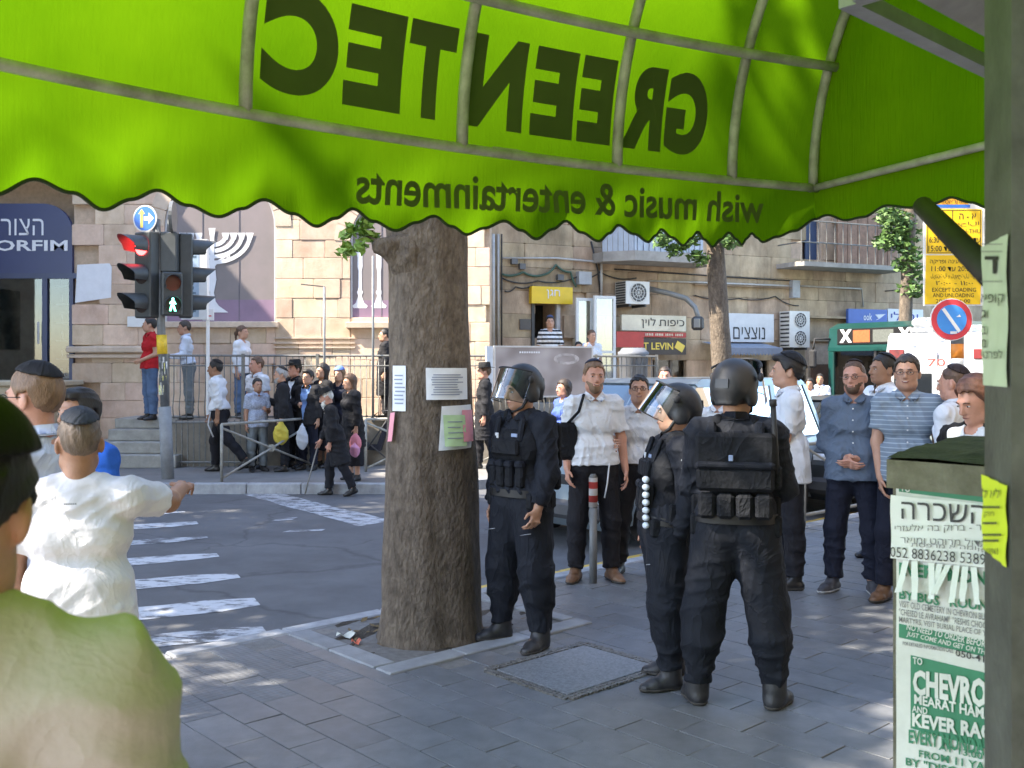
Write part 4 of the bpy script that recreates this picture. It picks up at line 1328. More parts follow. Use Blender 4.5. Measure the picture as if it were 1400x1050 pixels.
# backing wall with the openings left out: vertical strips between openings
cuts = sorted(set([0, 45] + [o[0] for o in OB] + [o[2] for o in OB]))
for a, b in zip(cuts[:-1], cuts[1:]):
    mid = (a + b) / 2; holes = [(o[1], o[3]) for o in OB if o[0] <= mid <= o[2]]
    zs = -.1
    for (h0, h1) in sorted(holes) + [(13, 13)]:
        if h0 > zs + .01:
            g = G(); g.prism([(a, zs), (b, zs), (b, h0), (a, h0)], -.75, -.085, 0, frB); part('wall', g, mortar if zs < 6 else stoneB, bB, world=True)
        zs = max(zs, h1)
cable_m = mat('cable', (.03, .03, .03), .7, .1)
conduit = mat('conduit', (.45, .43, .40), .6, .15)
def wire(pts, d=.03, r=.012, m=None, sag=0, name='cable'):
    g = G(); P_ = []
    for i, (x, y) in enumerate(pts):
        u, w = onB(x, y, d); P_.append(frB(u, d, w))
    if sag:
        Q_ = []
        for i in range(len(P_) - 1):
            for f in np.linspace(0, 1, 7)[:-1]:
                q = np.array(P_[i]) * (1 - f) + np.array(P_[i + 1]) * f; q[2] -= sag * 4 * f * (1 - f); Q_.append(q)
        Q_.append(np.array(P_[-1])); P_ = Q_
    g.tube(P_, r, 5); part(name, g, m or cable_m, bB, True, world=True)
wire([(673.5, 320), (673.5, 480)], .08, .05, conduit, name='drain_pipe')
wire([(681, 320), (681, 480)], .05, .028, conduit, name='drain_pipe')
wire([(686, 320), (686, 480)], .04, .015)
wire([(687, 353), (760, 353), (815, 358), (868, 357)], .05, .022, conduit, name='conduit')
wire([(686, 375), (715, 372), (742, 376), (760, 362), (780, 372), (788, 392)], .05, .025, mat('cable_green', (.05, .10, .07), .7, .2), .05)
wire([(686, 380), (735, 384), (790, 378), (820, 372), (870, 380)], .04, .014, None, .08)
wire([(690, 398), (705, 392), (728, 390)], .03, .014, None, .05)
wire([(808, 330), (818, 372), (822, 410)], .04, .02); wire([(822, 350), (822, 408)], .05, .03, conduit, name='conduit')
wire([(887, 384), (950, 386), (1082, 391), (1083, 408)], .05, .022, conduit, name='conduit')
wire([(1095, 391), (1178, 395), (1180, 420)], .05, .022, conduit, name='conduit')
wire([(950, 404), (1010, 408), (1060, 405), (1092, 418)], .03, .013, None, .06)
wire([(1210, 398), (1240, 395), (1290, 392)], .03, .012)
wire([(840, 368), (900, 372), (985, 378), (1085, 384)], .03, .016)
bpart('junction_box', 792, 371, 809, 389, .0, .16, mat('box_grey', (.33, .34, .35), .5, .15, 6))
bpart('junction_box', 1084, 383, 1094, 407, .0, .14, mat('box_grey', (.33, .34, .35)))
for (x, y) in ((700, 345), (711, 352), (763, 367)): bpart('junction_box', x, y + 8, x + 8, y + 16, 0, .1, mat('box_dark', (.12, .12, .12), .6, .2))
# doorway
bpart('door_frame', 727, 414, 731, 500, -.05, .03, mat('dark_frame', (.05, .05, .05), .5)); bpart('door_frame', 761, 414, 766, 500, -.05, .03, mat('pale_frame', (.5, .5, .5), .5))
bpart('plaque', 711, 436, 726, 451, .0, .03, mat('plaque_dark', (.08, .07, .065), .4, .1))
# ledge above the shops
bpart('ledge', 950, 389, 1090, 394, .0, .12, stoneB); bpart('ledge', 1095, 431, 1166, 436, .0, .2, stoneB)
# balconies
def balcony(name, x0, x1, ytop, ybot, depth, cham=.5):
    u0, w1 = onB(x0, ytop, depth * .9); u1, w0 = onB(x1, ybot, depth * .9)
    g = G(); V = []
    ring = [(u0, 0), (u0, depth - cham), (u0 + cham, depth), (u1 - cham, depth), (u1, depth - cham), (u1, 0)]
    for z in (w0, w1): V += [frB(u, d - .02, z) for u, d in ring]
    n = 6; F_ = [tuple(range(n)), tuple(range(2 * n - 1, n - 1, -1))] + [(i, i + n, (i + 1) % n + n, (i + 1) % n) for i in range(n)]
    g.add(V, F_); s_ = part(name, g, mat('balcony_slab', (.30, .28, .25), .9, .25, 2.5, .004, 50), bB, world=True)
    return u0, u1, w0, w1, s_
u0, u1b, w0, w1, s_ = balcony('balcony', 838, 985, 341, 362, 1.0)
corr = mat('corrugated_panel', (.34, .38, .44), .5, .1, 5, metal=.2)
nb_ = 24
for i in range(nb_):
    f0 = i / nb_; u = u0 + .5 + (u1b - u0 - 1.0) * (f0 + .5 / nb_); ww = (u1b - u0 - 1.0) / nb_
    g = G(); g.prism([(u - ww * .46, w1), (u + ww * .46, w1), (u + ww * .46, w1 + 1.0), (u - ww * .46, w1 + 1.0)], .90, .94 + .02 * (i % 2), 0, frB); part('panel_rib', g, corr, s_, world=True)
for i in range(6):
    f0 = i / 6; a = np.array([u0, .45]); b = np.array([u0 + .5, .93]); c0 = a + (b - a) * f0; c1 = a + (b - a) * (f0 + .92 / 6)
    g = G(); g.add([frB(c0[0], c0[1], w1), frB(c1[0], c1[1], w1), frB(c1[0], c1[1], w1 + 1), frB(c0[0], c0[1], w1 + 1), frB(c0[0] + .02, c0[1] - .03, w1), frB(c1[0] + .02, c1[1] - .03, w1), frB(c1[0] + .02, c1[1] - .03, w1 + 1), frB(c0[0] + .02, c0[1] - .03, w1 + 1)], [(0, 1, 2, 3), (7, 6, 5, 4), (0, 4, 5, 1), (3, 2, 6, 7), (1, 5, 6, 2), (0, 3, 7, 4)]); part('panel_rib', g, corr, s_, world=True)
u0, u1b, w0, w1, s_ = balcony('balcony', 1092, 1240, 357, 371, .9, .1)
wood = per_piece(mat('brown_boards', (.22, .13, .085), .7, .25, 8, .003, 60), .15)
for i in range(6):
    u = onB(1132, 300)[0] + i * .32; g = G(); g.prism([(u, w1 + .05), (u + .30, w1 + .05), (u + .30, w1 + 1.3), (u, w1 + 1.3)], .30, .34, 0, frB); part('board', g, wood, s_, world=True)
for zz in (.45, .95): 
    g = G(); g.tube([frB(u0 + .05, .02, w1 + zz), frB(u0 + .05, .84, w1 + zz), frB(u1b - .05, .84, w1 + zz), frB(u1b - .05, .02, w1 + zz)], .018, 5); part('rail', g, iron, s_, world=True)
for i in range(14):
    u = u0 + .05 + (u1b - u0 - .1) * i / 13; g = G(); g.tube([frB(u, .84, w1), frB(u, .84, w1 + .97)], .011, 5); part('bar', g, iron, s_, world=True)
bpart('balcony_door', 1101, 288, 1126, 356, -.3, -.25, mat('blue_door', (.05, .08, .16), .4, .1)); 
# shop openings: frames and panes
for (x0, y0, x1, y1, nn_) in ((1000, 488, 1055, 560, 2), (1062, 500, 1108, 560, 2), (1140, 470, 1225, 560, 3), (895, 487, 940, 545, 2)):
    fm = mat('shop_frame', (.16, .14, .12), .5, .2)
    w_n = bpart('shop_window', x0, y0, x1, y0 + 4, -.2, -.12, fm)
    for i in range(nn_ + 1):
        x = x0 + (x1 - x0) * i / nn_; bpart('frame_bar', x - 1.2, y0 + 4.2, x + 1.2, y1, -.2, -.12, fm, w_n)
    for i in range(nn_):
        xa = x0 + (x1 - x0) * i / nn_ + 1.3; xb = x0 + (x1 - x0) * (i + 1) / nn_ - 1.3
        bpart('pane', xa, y0 + 4.2, xb, y1, -.17, -.155, pane, w_n)
# pale shop counters inside that catch the light
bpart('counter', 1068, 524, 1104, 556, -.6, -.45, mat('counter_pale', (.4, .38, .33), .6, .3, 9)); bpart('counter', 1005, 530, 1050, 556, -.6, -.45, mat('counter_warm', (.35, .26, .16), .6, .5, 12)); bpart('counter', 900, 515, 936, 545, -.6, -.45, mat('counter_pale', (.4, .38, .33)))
bpart('beam', 1112, 498, 1135, 540, .0, .1, mat('brown_boards2', (.12, .07, .045), .7, .2)); 

# ---- things fixed to B
def bsign(name, label, cat, x0, y0, x1, y1, d0, d1, m, group=None):
    u0, w1 = onB(x0, y0, d1); u1_, w0 = onB(x1, y1, d1)
    base = frB((u0 + u1_) / 2, d0, w0)
    t = thing(name, label, cat, base, 0, group)
    g = G(); g.prism([(u0, w0), (u1_, w0), (u1_, w1), (u0, w1)], d0, d1, 0, frB)
    b_ = part('board', g, m, t, world=True)
    return t, b_, (u0, u1_, w0, w1)
def bink(t, txt, rect, box, d, m, bold=.0, name='lettering'):
    """write into a sub-rectangle (fractions) of the sign"""
    u0, u1_, w0, w1 = rect; g = G()
    text_fit(g, txt, u0 + (u1_ - u0) * box[0], u0 + (u1_ - u0) * box[2], w0 + (w1 - w0) * box[1], w0 + (w1 - w0) * box[3], frB, bold, d + .006)
    part(name, g, m, t, world=True)
yel = mat('sign_yellow', (.78, .52, .02), .4, .06, 4); ink = mat('ink_black', (.02, .02, .02), .6, 0); creamS = mat('sign_cream', (.66, .60, .45), .5, .1, 5); redS = mat('sign_red', (.42, .04, .03), .5, .1, 5); brownS = mat('sign_brown', (.05, .035, .025), .5, .1); yelI = mat('ink_yellow', (.75, .55, .08), .5, 0); whiteI = white_p; blueS = mat('sign_blue', (.06, .13, .42), .45, .08)
t, b_, r_ = bsign('shop_sign', 'small yellow sign over the doorway with the striped shirt man', 'sign', 727, 391, 783, 416, .0, .14, yel)
bink(b_, 'חגן'[::-1], r_, (.36, .30, .68, .82), .14, white_p, .0); 
t, b_, r_ = bsign('skullcap_shop_sign', 'cream sign with large black Hebrew letters right of the wall air conditioner', 'sign', 850, 430, 938, 453, .35, .42, creamS)
bink(b_, 'כיפות לוין'[::-1], r_, (.30, .16, .97, .84), .42, ink, .0)
t, b_, r_ = bsign('red_sign_strip', 'thin red sign strip under the cream skullcap sign', 'sign', 850, 453.4, 938, 461.5, .35, .415, redS)
g = G(); u0, u1_, w0, w1 = r_
for k in range(24):
    if k % 6 == 5: continue
    ua = u0 + (u1_ - u0) * (.36 + k * .026); g.prism([(ua, w0 + (w1 - w0) * .28), (ua + .022, w0 + (w1 - w0) * .28), (ua + .022, w0 + (w1 - w0) * .75), (ua, w0 + (w1 - w0) * .75)], .417, .421, 0, frB)
part('small_print', g, creamS, b_, world=True)
t, b_, r_ = bsign('brown_shop_sign', 'dark brown sign with yellow capital letters under the red strip', 'sign', 862, 462, 938, 485, .35, .42, brownS)
bink(b_, 'KIPOT LEVIN', r_, (-.12, .3, .76, .74), .42, yelI, .02)
u0, u1_, w0, w1 = r_; g = G(); um = u0 + (u1_ - u0) * .88; wm = (w0 + w1) / 2
g.prism([(um - .14, wm - .02), (um + .06, wm - .13), (um + .14, wm + .02), (um - .06, wm + .13)], .424, .43, 0, frB); part('emblem', g, yelI, b_, world=True)
t, b_, r_ = bsign('red_sign', 'plain dark red sign panel in front of the brown sign', 'sign', 843, 453, 880, 475, .5, .58, redS)
t, b_, r_ = bsign('shop_name_board', 'pale grey board with black Hebrew letters left of the twin fan unit', 'sign', 996, 428, 1058, 468, .2, .3, mat('board_pale', (.52, .53, .54), .4, .08, 4))
bink(b_, 'נוצצים'[::-1], r_, (.10, .10, .80, .52), .3, ink, .0)
# scalloped awning under it
t = thing('shop_awning', 'small grey scalloped shop awning under the pale grey board', 'awning', frB(onB(1020, 480)[0], 0, onB(1020, 480)[1]))
u0, w1 = onB(968, 468, .3); u1_, w0 = onB(1070, 479, .9); g = G()
n_ = 18; V = []
for i in range(n_ + 1):
    u = u0 + (u1_ - u0) * i / n_
    V += [frB(u, .05, w1 + .02), frB(u, .9, w0 + .05)]
g.add(V, [(2 * i, 2 * i + 1, 2 * i + 3, 2 * i + 2) for i in range(n_)])
part('sheet', g, mat('awning_grey', (.22, .25, .30), .6, .15, 6), t, world=True)
g = G(); V = []
for i in range(n_ * 4 + 1):
    u = u0 + (u1_ - u0) * i / (n_ * 4); V += [frB(u, .9, w0 + .05), frB(u, .91, w0 - .07 - .05 * abs(math.sin(i * math.pi / 4)))]
g.add(V, [(2 * i, 2 * i + 1, 2 * i + 3, 2 * i + 2) for i in range(n_ * 4)])
part('valance', g, mat('awning_grey2', (.14, .16, .20), .6, .15, 6), t, world=True)
t, b_, r_ = bsign('blue_sign', 'blue sign with white letters above the bus', 'sign', 1160, 422, 1213, 443, .2, .28, blueS)
bink(b_, 'ook', r_, (.38, .22, .60, .72), .28, white_p, .02)
u0, u1_, w0, w1 = r_; g = G(); ul = u0 + (u1_ - u0) * .82; wl = w0 + (w1 - w0) * .5
g.prism([(ul - .18, wl + .05), (ul + .16, wl + .07), (ul + .05, wl + .0), (ul - .05, wl - .06)], .284, .288, 0, frB); g.prism([(ul - .05, wl - .06), (ul - .16, wl - .09), (ul - .02, wl - .02)], .284, .288, 0, frB); part('emblem', g, white_p, b_, world=True)
t, b_, r_ = bsign('white_blue_sign', 'white sign with blue Hebrew letters beside the third tree trunk', 'sign', 1214, 422, 1262, 443, .2, .28, mat('board_white', (.68, .69, .7), .4, .05))
bink(b_, 'ים לי'[::-1], r_, (.08, .2, .85, .8), .28, mat('ink_blue', (.03, .05, .3), .5, 0), .0)
# air conditioners
acm = mat('ac_white', (.62, .61, .57), .45, .06, 5); acd = mat('ac_dark', (.05, .05, .05), .5, .1)
def ac(label, x0, y0, x1, y1, d, fans):
    u0, w1 = onB(x0, y0, d); u1_, w0 = onB(x1, y1, d)
    t = thing('air_conditioner', label, 'air conditioner', frB((u0 + u1_) / 2, .05, w0))
    g = G(); g.prism([(u0, w0), (u1_, w0), (u1_, w1), (u0, w1)], .08, d, 0, frB); c_ = part('case', g, acm, t, world=True)
    for f in range(fans):
        r_ = min((w1 - w0) / fans, (u1_ - u0)) * .42; cu = u0 + (u1_ - u0) * .52; cw = w0 + (w1 - w0) * (f + .5) / fans
        g = G(); g.prism([(cu + r_ * math.cos(a), cw + r_ * math.sin(a)) for a in np.linspace(0, 2 * math.pi, 21)[:-1]], d + .001, d + .006, 0, frB); fn = part('fan_grille', g, acd, t, world=True)
        g = G()
        for rr in (r_ * .35, r_ * .7, r_):
            g.tube([frB(cu + rr * math.cos(a), d + .012, cw + rr * math.sin(a)) for a in np.linspace(0, 2 * math.pi, 19)], .008, 4, cap=False)
        for a in np.linspace(0, math.pi, 6): g.tube([frB(cu + r_ * math.cos(a), d + .012, cw + r_ * math.sin(a)), frB(cu - r_ * math.cos(a), d + .012, cw - r_ * math.sin(a))], .005, 4)
        part('guard', g, acm, fn, world=True)
    for i in range(9):       # side fins
        w = w0 + (w1 - w0) * (i + .5) / 9; g = G(); g.prism([(u0 - .012, w - .018), (u0 - .001, w - .018), (u0 - .001, w + .018), (u0 - .012, w + .018)], .12, d - .03, 0, frB); part('side_fin', g, acd, c_, world=True)
    for u in (u0 + .1, u1_ - .1):
        g = G(); g.prism([(u - .02, w0 - .06), (u + .02, w0 - .06), (u + .02, w0 - .002), (u - .02, w0 - .002)], .0, d, 0, frB); part('bracket', g, acd, t, world=True)
ac('boxy white air conditioner on the wall left of the cream sign', 856, 384, 888, 416, .55, 1)
ac('tall white twin fan air conditioner above the dark haired man in white', 1080, 425, 1107, 475, .45, 2)
# curved lamp arm with black lamp
t = thing('wall_lamp', 'black lamp hanging from a bent grey arm over the cream sign', 'lamp', frB(onB(895, 396)[0], .2, onB(895, 396)[1]))
g = G(); pts = [(888, 395), (915, 401), (938, 408), (950, 420), (955, 434)]
P_ = []
for i, (x, y) in enumerate(pts): 
    d = .25 + .16 * i; u, w = onB(x, y, d); P_.append(frB(u, d, w))
g.tube(P_, [.06, .06, .06, .055, .05], 8); part('arm', g, mat('lamp_grey', (.22, .22, .21), .5, .1), t, True, world=True)
c_ = np.array(P_[-1]); g = G(); g.box(c_ - np.array([.02, 0, .13]), (.26, .2, .3), bev=.05); hd_ = part('lamp_head', g, acd, t, world=True)
g = G(); g.box(c_ - np.array([.06, .11, .13]), (.14, .03, .2), bev=.01); part('lens', g, mat('lamp_lens', (.2, .2, .19), .1, 0), hd_, world=True)
# glazed booth beside the doorway
t = thing('glazed_booth', 'white framed glass booth beside the doorway with two children', 'booth', frB(onB(815, 480)[0], .4, .8))
wf = mat('booth_white', (.6, .6, .58), .4, .06); gl2 = glass_mat('booth_glass', (.7, .75, .72), .15)
def booth(x0, x1, y0, y1, d):
    u0, w1 = onB(x0, y0, d); u1_, w0 = onB(x1, y1, d); w0 = .82
    for (a, b, c, e_) in ((u0, u0 + .06, w0, w1), (u1_ - .06, u1_, w0, w1), (u0 + .06, u1_ - .06, w1 - .06, w1), (u0 + .06, u1_ - .06, w0, w0 + .06), (u0 + .06, u1_ - .06, (w0 + w1) / 2, (w0 + w1) / 2 + .05)):
        g = G(); g.prism([(a, c), (b, c), (b, e_), (a, e_)], d - .06, d, 0, frB); part('frame', g, wf, t, world=True)
    g = G(); g.prism([(u0 + .06, w0 + .06), (u1_ - .06, w0 + .06), (u1_ - .06, w1 - .06), (u0 + .06, w1 - .06)], d - .035, d - .025, 0, frB); part('pane', g, gl2, t, world=True)
booth(788, 811, 407, 490, .45); booth(812.5, 842, 404, 490, .6)
# grey bin / cabinet under the red panel
g = G(); q = at(866, 500, 18.9); g.lathe([(.24, 0), (.26, .02), (.28, .7), (.30, .72), (.30, .78), (.26, .80), (.22, .86)], (q[0], q[1], 1.25), 16)
bn = thing('grey_bin', 'round grey bin on a base under the red panel', 'bin', (q[0], q[1], .8))
part('bin_body', g, mat('bin_grey', (.14, .15, .17), .5, .1, 5), bn, True, world=True)
g = G(); g.box((q[0], q[1], 1.03), (.5, .5, .46), bev=.02); part('base', g, plat_m, bn, world=True)
# ================================================================ the green awning overhead
ZR = 2.50                                        # height of its front rail
RX = [(0, 92), (320, 155), (620, 203), (700, 215), (995, 249), (1112, 258.5)]
_fx = np.array([p[0] for p in RX], float); _fy = np.array([p[1] for p in RX], float)
_c = np.polyfit(_fx, _fy, 2)
rail_pts = []
for x in np.linspace(-60, 1112, 40):
    y = np.polyval(_c, x); D = (ZR - EYE) * FPX / (HZ - y); rail_pts.append(((x - 700) / FPX * D, D))
rail_pts = np.array(rail_pts)
d0 = rail_pts[0] - rail_pts[1]; d0 /= np.linalg.norm(d0)
ext = np.array([rail_pts[0] + d0 * t for t in (3.2, 2.6, 2.0, 1.6, 1.2, .8, .4)])
RC = np.vstack([ext, rail_pts])                  # front rail in plan, from off-frame left to the corner
RS = np.concatenate([[0], np.cumsum(np.linalg.norm(np.diff(RC, axis=0), axis=1))]); RL = RS[-1]
def rail_at(s):
    x = np.interp(s, RS, RC[:, 0]); y = np.interp(s, RS, RC[:, 1])
    e = .12; a = np.array([np.interp(s - e, RS, RC[:, 0]), np.interp(s - e, RS, RC[:, 1])]); b = np.array([np.interp(s + e, RS, RC[:, 0]), np.interp(s + e, RS, RC[:, 1])])
    t = b - a; t /= np.linalg.norm(t)
    return np.array([x, y]), t, np.array([t[1], -t[0]])       # point, along, inwards (to the shop)
RPX = 700 + FPX * rail_pts[:, 0] / rail_pts[:, 1]; RSV = RS[len(ext):]
def s_of_px(px): return float(np.interp(px, RPX, RSV))
VR = 1.25
def vault(s, th, out=0.0):
    """th: 0 at the rail .. pi/2 at the crown"""
    p, t, n = rail_at(s)
    i = VR * (1 - math.cos(th)) - out * math.cos(th); z = ZR + VR * 1.0 * math.sin(th) + out * math.sin(th)
    return np.array([p[0] + n[0] * i, p[1] + n[1] * i, z])
def th_of_z(z): return math.asin(min(1, max(0, (z - ZR) / VR)))

def canvas_mat(name='green_canvas', through=.62):
    m = bpy.data.materials.new(name); m.use_nodes = True; nt = m.node_tree; N = nt.nodes; L = nt.links
    N.remove(N["Principled BSDF"])
    tc = N.new("ShaderNodeTexCoord")
    n1 = N.new("ShaderNodeTexNoise"); n1.inputs['Scale'].default_value = 2.2; n1.inputs['Detail'].default_value = 6; L.new(tc.outputs['Object'], n1.inputs['Vector'])
    cr = N.new("ShaderNodeValToRGB"); cr.color_ramp.elements[0].color = (.080, .195, .002, 1); cr.color_ramp.elements[1].color = (.125, .265, .003, 1); cr.color_ramp.elements[0].position = .3; cr.color_ramp.elements[1].position = .7
    L.new(n1.outputs['Fac'], cr.inputs[0])
    mp = N.new("ShaderNodeMapping"); mp.inputs['Scale'].default_value = (60, 60, 4); L.new(tc.outputs['Object'], mp.inputs[0])
    n2 = N.new("ShaderNodeTexNoise"); n2.inputs['Scale'].default_value = 2; n2.inputs['Detail'].default_value = 4; L.new(mp.outputs[0], n2.inputs['Vector'])
    mr = N.new("ShaderNodeMapRange"); mr.inputs[3].default_value = .90; mr.inputs[4].default_value = 1.06; L.new(n2.outputs['Fac'], mr.inputs[0])
    hs = N.new("ShaderNodeHueSaturation"); L.new(cr.outputs[0], hs.inputs['Color']); L.new(mr.outputs[0], hs.inputs['Value'])
    df = N.new("ShaderNodeBsdfDiffuse"); tr = N.new("ShaderNodeBsdfTranslucent"); L.new(hs.outputs[0], df.inputs[0]); L.new(hs.outputs[0], tr.inputs[0])
    bp = N.new("ShaderNodeBump"); bp.inputs['Distance'].default_value = .006; L.new(n2.outputs['Fac'], bp.inputs['Height']); L.new(bp.outputs[0], df.inputs['Normal'])
    mx = N.new("ShaderNodeMixShader"); mx.inputs[0].default_value = through; L.new(df.outputs[0], mx.inputs[1]); L.new(tr.outputs[0], mx.inputs[2])
    L.new(mx.outputs[0], N["Material Output"].inputs[0])
    return m
canvas = canvas_mat()
canvas_end = canvas_mat('green_canvas_shaded', .14)  # same canvas letting less light through, standing in for shade outside
frame_m = mat('awning_frame', (.20, .20, .17), .6, .3, 9, .002, 80, col2=(.46, .46, .42), detail=9, metal=.1)
aw = thing('green_awning', 'bright green canvas awning with scalloped edge and mirrored lettering overhead', 'awning', (1.6, 2.2, 0))
rw = np.random.RandomState(5)
# vaulted front
NS, NT = 110, 44
g = G(); V = []
for i in range(NS + 1):
    s = RL * i / NS
    for j in range(NT + 1):
        th = math.pi / 2 * j / NT
        out = 0.0
        V.append(vault(s, th, out))
g.add(V, [(i * (NT + 1) + j, (i + 1) * (NT + 1) + j, (i + 1) * (NT + 1) + j + 1, i * (NT + 1) + j + 1)[::-1] for i in range(NS) for j in range(NT)])
part('vault_canvas', g, canvas, aw, True, world=True)
# flat roof behind the crown, back to the shop wall
def inner(s, t, z): p, a, n = rail_at(s); return np.array([p[0] + n[0] * t, p[1] + n[1] * t, z])
WALLT = 3.3
g = G(); V = []
for i in range(NS + 1):
    s = RL * i / NS
    for j in range(5): V.append(inner(s, VR + (WALLT - VR) * j / 4, ZR + VR + .12 * j / 4))
g.add(V, [(i * 5 + j, (i + 1) * 5 + j, (i + 1) * 5 + j + 1, i * 5 + j + 1)[::-1] for i in range(NS) for j in range(4)])
part('roof_canvas', g, canvas, aw, True, world=True)
# end panel
g = G(); V = []; rows = []
prof = [(0, ZR)] + [(VR * (1 - math.cos(a)), ZR + VR * math.sin(a)) for a in np.linspace(.05, math.pi / 2, 30)] + [(WALLT, ZR + VR + .12)]
ts = np.concatenate([VR * (1 - np.cos(np.linspace(0, math.pi / 2, 19))), np.linspace(VR, WALLT, 5)[1:]])
top = np.interp(ts, [p[0] for p in prof], [p[1] for p in prof])
for t, zt_ in zip(ts, top):
    for j in range(7):
        q = inner(RL - .004, t, ZR + (zt_ - ZR) * j / 6); p, a, n = rail_at(RL)
        q[:2] += a * .006 * math.sin(t * 7 + j); V.append(q)
g.add(V, [(i * 7 + j, (i + 1) * 7 + j, (i + 1) * 7 + j + 1, i * 7 + j + 1) for i in range(22) for j in range(6)])
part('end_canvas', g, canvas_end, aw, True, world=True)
# valance with scalloped hem
HX = [(-60, 275), (-15, 268), (48, 245), (100, 263), (145, 286), (182, 272), (215, 260), (258, 280), (300, 296), (332, 285), (360, 273), (396, 293), (430, 310), (456, 299), (480, 286), (512, 302), (542, 315), (570, 304), (595, 295), (618, 309), (640, 320), (666, 311), (690, 302), (712, 315), (732, 327), (752, 314), (770, 303), (794, 318), (817, 330), (832, 319), (845, 308), (866, 320), (885, 331), (896, 322), (905, 313), (922, 324), (937, 335), (948, 325), (957, 316), (967, 327), (977, 337), (987, 327), (996, 318), (1005, 327), (1013, 335), (1020, 326), (1027, 319), (1034, 325), (1041, 331), (1060, 324), (1085, 316), (1112, 300)]
hx = [h[0] for h in HX]; hy = [h[1] for h in HX]
def smooth_interp(x, X, Y):
    i = int(np.clip(np.searchsorted(X, x) - 1, 0, len(X) - 2)); f = (x - X[i]) / (X[i + 1] - X[i]); f = min(1, max(0, f))
    return Y[i] + (Y[i + 1] - Y[i]) * (.5 - .5 * math.cos(math.pi * f))
S0 = s_of_px(-59)
def hem_z(s):
    if s < S0: return 2.19 + .035 * math.sin((s - S0) * 2 * math.pi / .34)
    p, t, n = rail_at(s); return EYE + (HZ - smooth_interp(700 + FPX * p[0] / p[1], hx, hy)) / FPX * p[1]
g = G(); V = []; hem = []
N2 = 760; NR = 14
for i in range(N2 + 1):
    s = S0 - 3.1 + (RL - S0 + 3.1) * i / N2
    p, t, n = rail_at(s)
    zb2 = hem_z(s)
    for j in range(NR + 1):
        f = j / NR; z = ZR + (zb2 - ZR) * f
        sway = .012 * math.sin(s * 6.1 + 1.2) * f + .004 * math.sin(s * 31) * f * f + .006 * math.sin(s * 14 + 6 * f) * f
        V.append(np.array([p[0] + n[0] * sway, p[1] + n[1] * sway, z]))
    hem.append(V[-1])
g.add(V, [(i * (NR + 1) + j, (i + 1) * (NR + 1) + j, (i + 1) * (NR + 1) + j + 1, i * (NR + 1) + j + 1) for i in range(N2) for j in range(NR)])
val = part('valance', g, canvas, aw, True, world=True)
hemm = mat('hem_tape', (.015, .03, .008), .8, .1)
g = G(); g.tube(hem, .0055, 6); part('hem', g, hemm, val, True, world=True)
# valance of the end panel
EX = [(1112, 300), (1130, 294), (1155, 301), (1180, 297), (1215, 281), (1245, 284), (1275, 278), (1300, 270), (1330, 277), (1352, 284), (1380, 275), (1420, 262)]
pc, tc_, nc = rail_at(RL)
g = G(); V = []; hem = []
tt = np.linspace(0, 1.35, 120)
for t in tt:
    p = pc + nc * t; px = 700 + FPX * p[0] / p[1]
    if px < 1420: zb2 = EYE + (HZ - smooth_interp(px, [e[0] for e in EX], [e[1] for e in EX])) / FPX * p[1]
    else: zb2 = 2.36 + .03 * math.sin(t * 18)
    for j in range(6):
        f = j / 5; sw_ = .006 * math.sin(t * 13) * f
        V.append(np.array([p[0] + tc_[0] * sw_, p[1] + tc_[1] * sw_, ZR + (zb2 - ZR) * f]))
    hem.append(V[-1])
g.add(V, [(i * 6 + j, (i + 1) * 6 + j, (i + 1) * 6 + j + 1, i * 6 + j + 1) for i in range(len(tt) - 1) for j in range(5)])
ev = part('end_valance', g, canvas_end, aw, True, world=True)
g = G(); g.tube(hem, .005, 6); part('hem', g, hemm, ev, True, world=True)
# frame: rail, ribs, purlin
def flatbar(pts, w, th_, name, nrm_fn=None):
    g = G(); g.tube(pts, w / 2, 8); return part(name, g, frame_m, aw, True, world=True)
IN = .022
flatbar([inner(s, IN + .004, ZR) for s in np.linspace(0, RL, 60)], .034, 0, 'front_rail')
flatbar([inner(RL - .02, t, ZR) for t in np.linspace(0, 2.6, 20)], .030, 0, 'end_rail')
for px in (-180, 331, 627, 839, 996):
    s = s_of_px(px) if px > -60 else 2.4
    flatbar([vault(s, th, -.022) for th in np.linspace(0, math.pi / 2, 22)], .040, 0, 'rib')
flatbar([vault(RL - .02, th, -.022) for th in np.linspace(0, math.pi / 2, 22)], .040, 0, 'rib')
thp = th_of_z(2.985)
flatbar([vault(s, thp, -.05) for s in np.linspace(0, RL + .0, 50)], .040, 0, 'purlin')
thp = th_of_z(3.55)
flatbar([vault(s, thp, -.05) for s in np.linspace(0, RL, 50)], .034, 0, 'purlin')
g = G(); a = inner(s_of_px(668), .03, ZR + .012); b = inner(s_of_px(728), .03, ZR + .005); g.tube([a, (a + b) / 2 + np.array([0, 0, .004]), b], .008, 6); part('clip_bar', g, frame_m, aw, world=True)
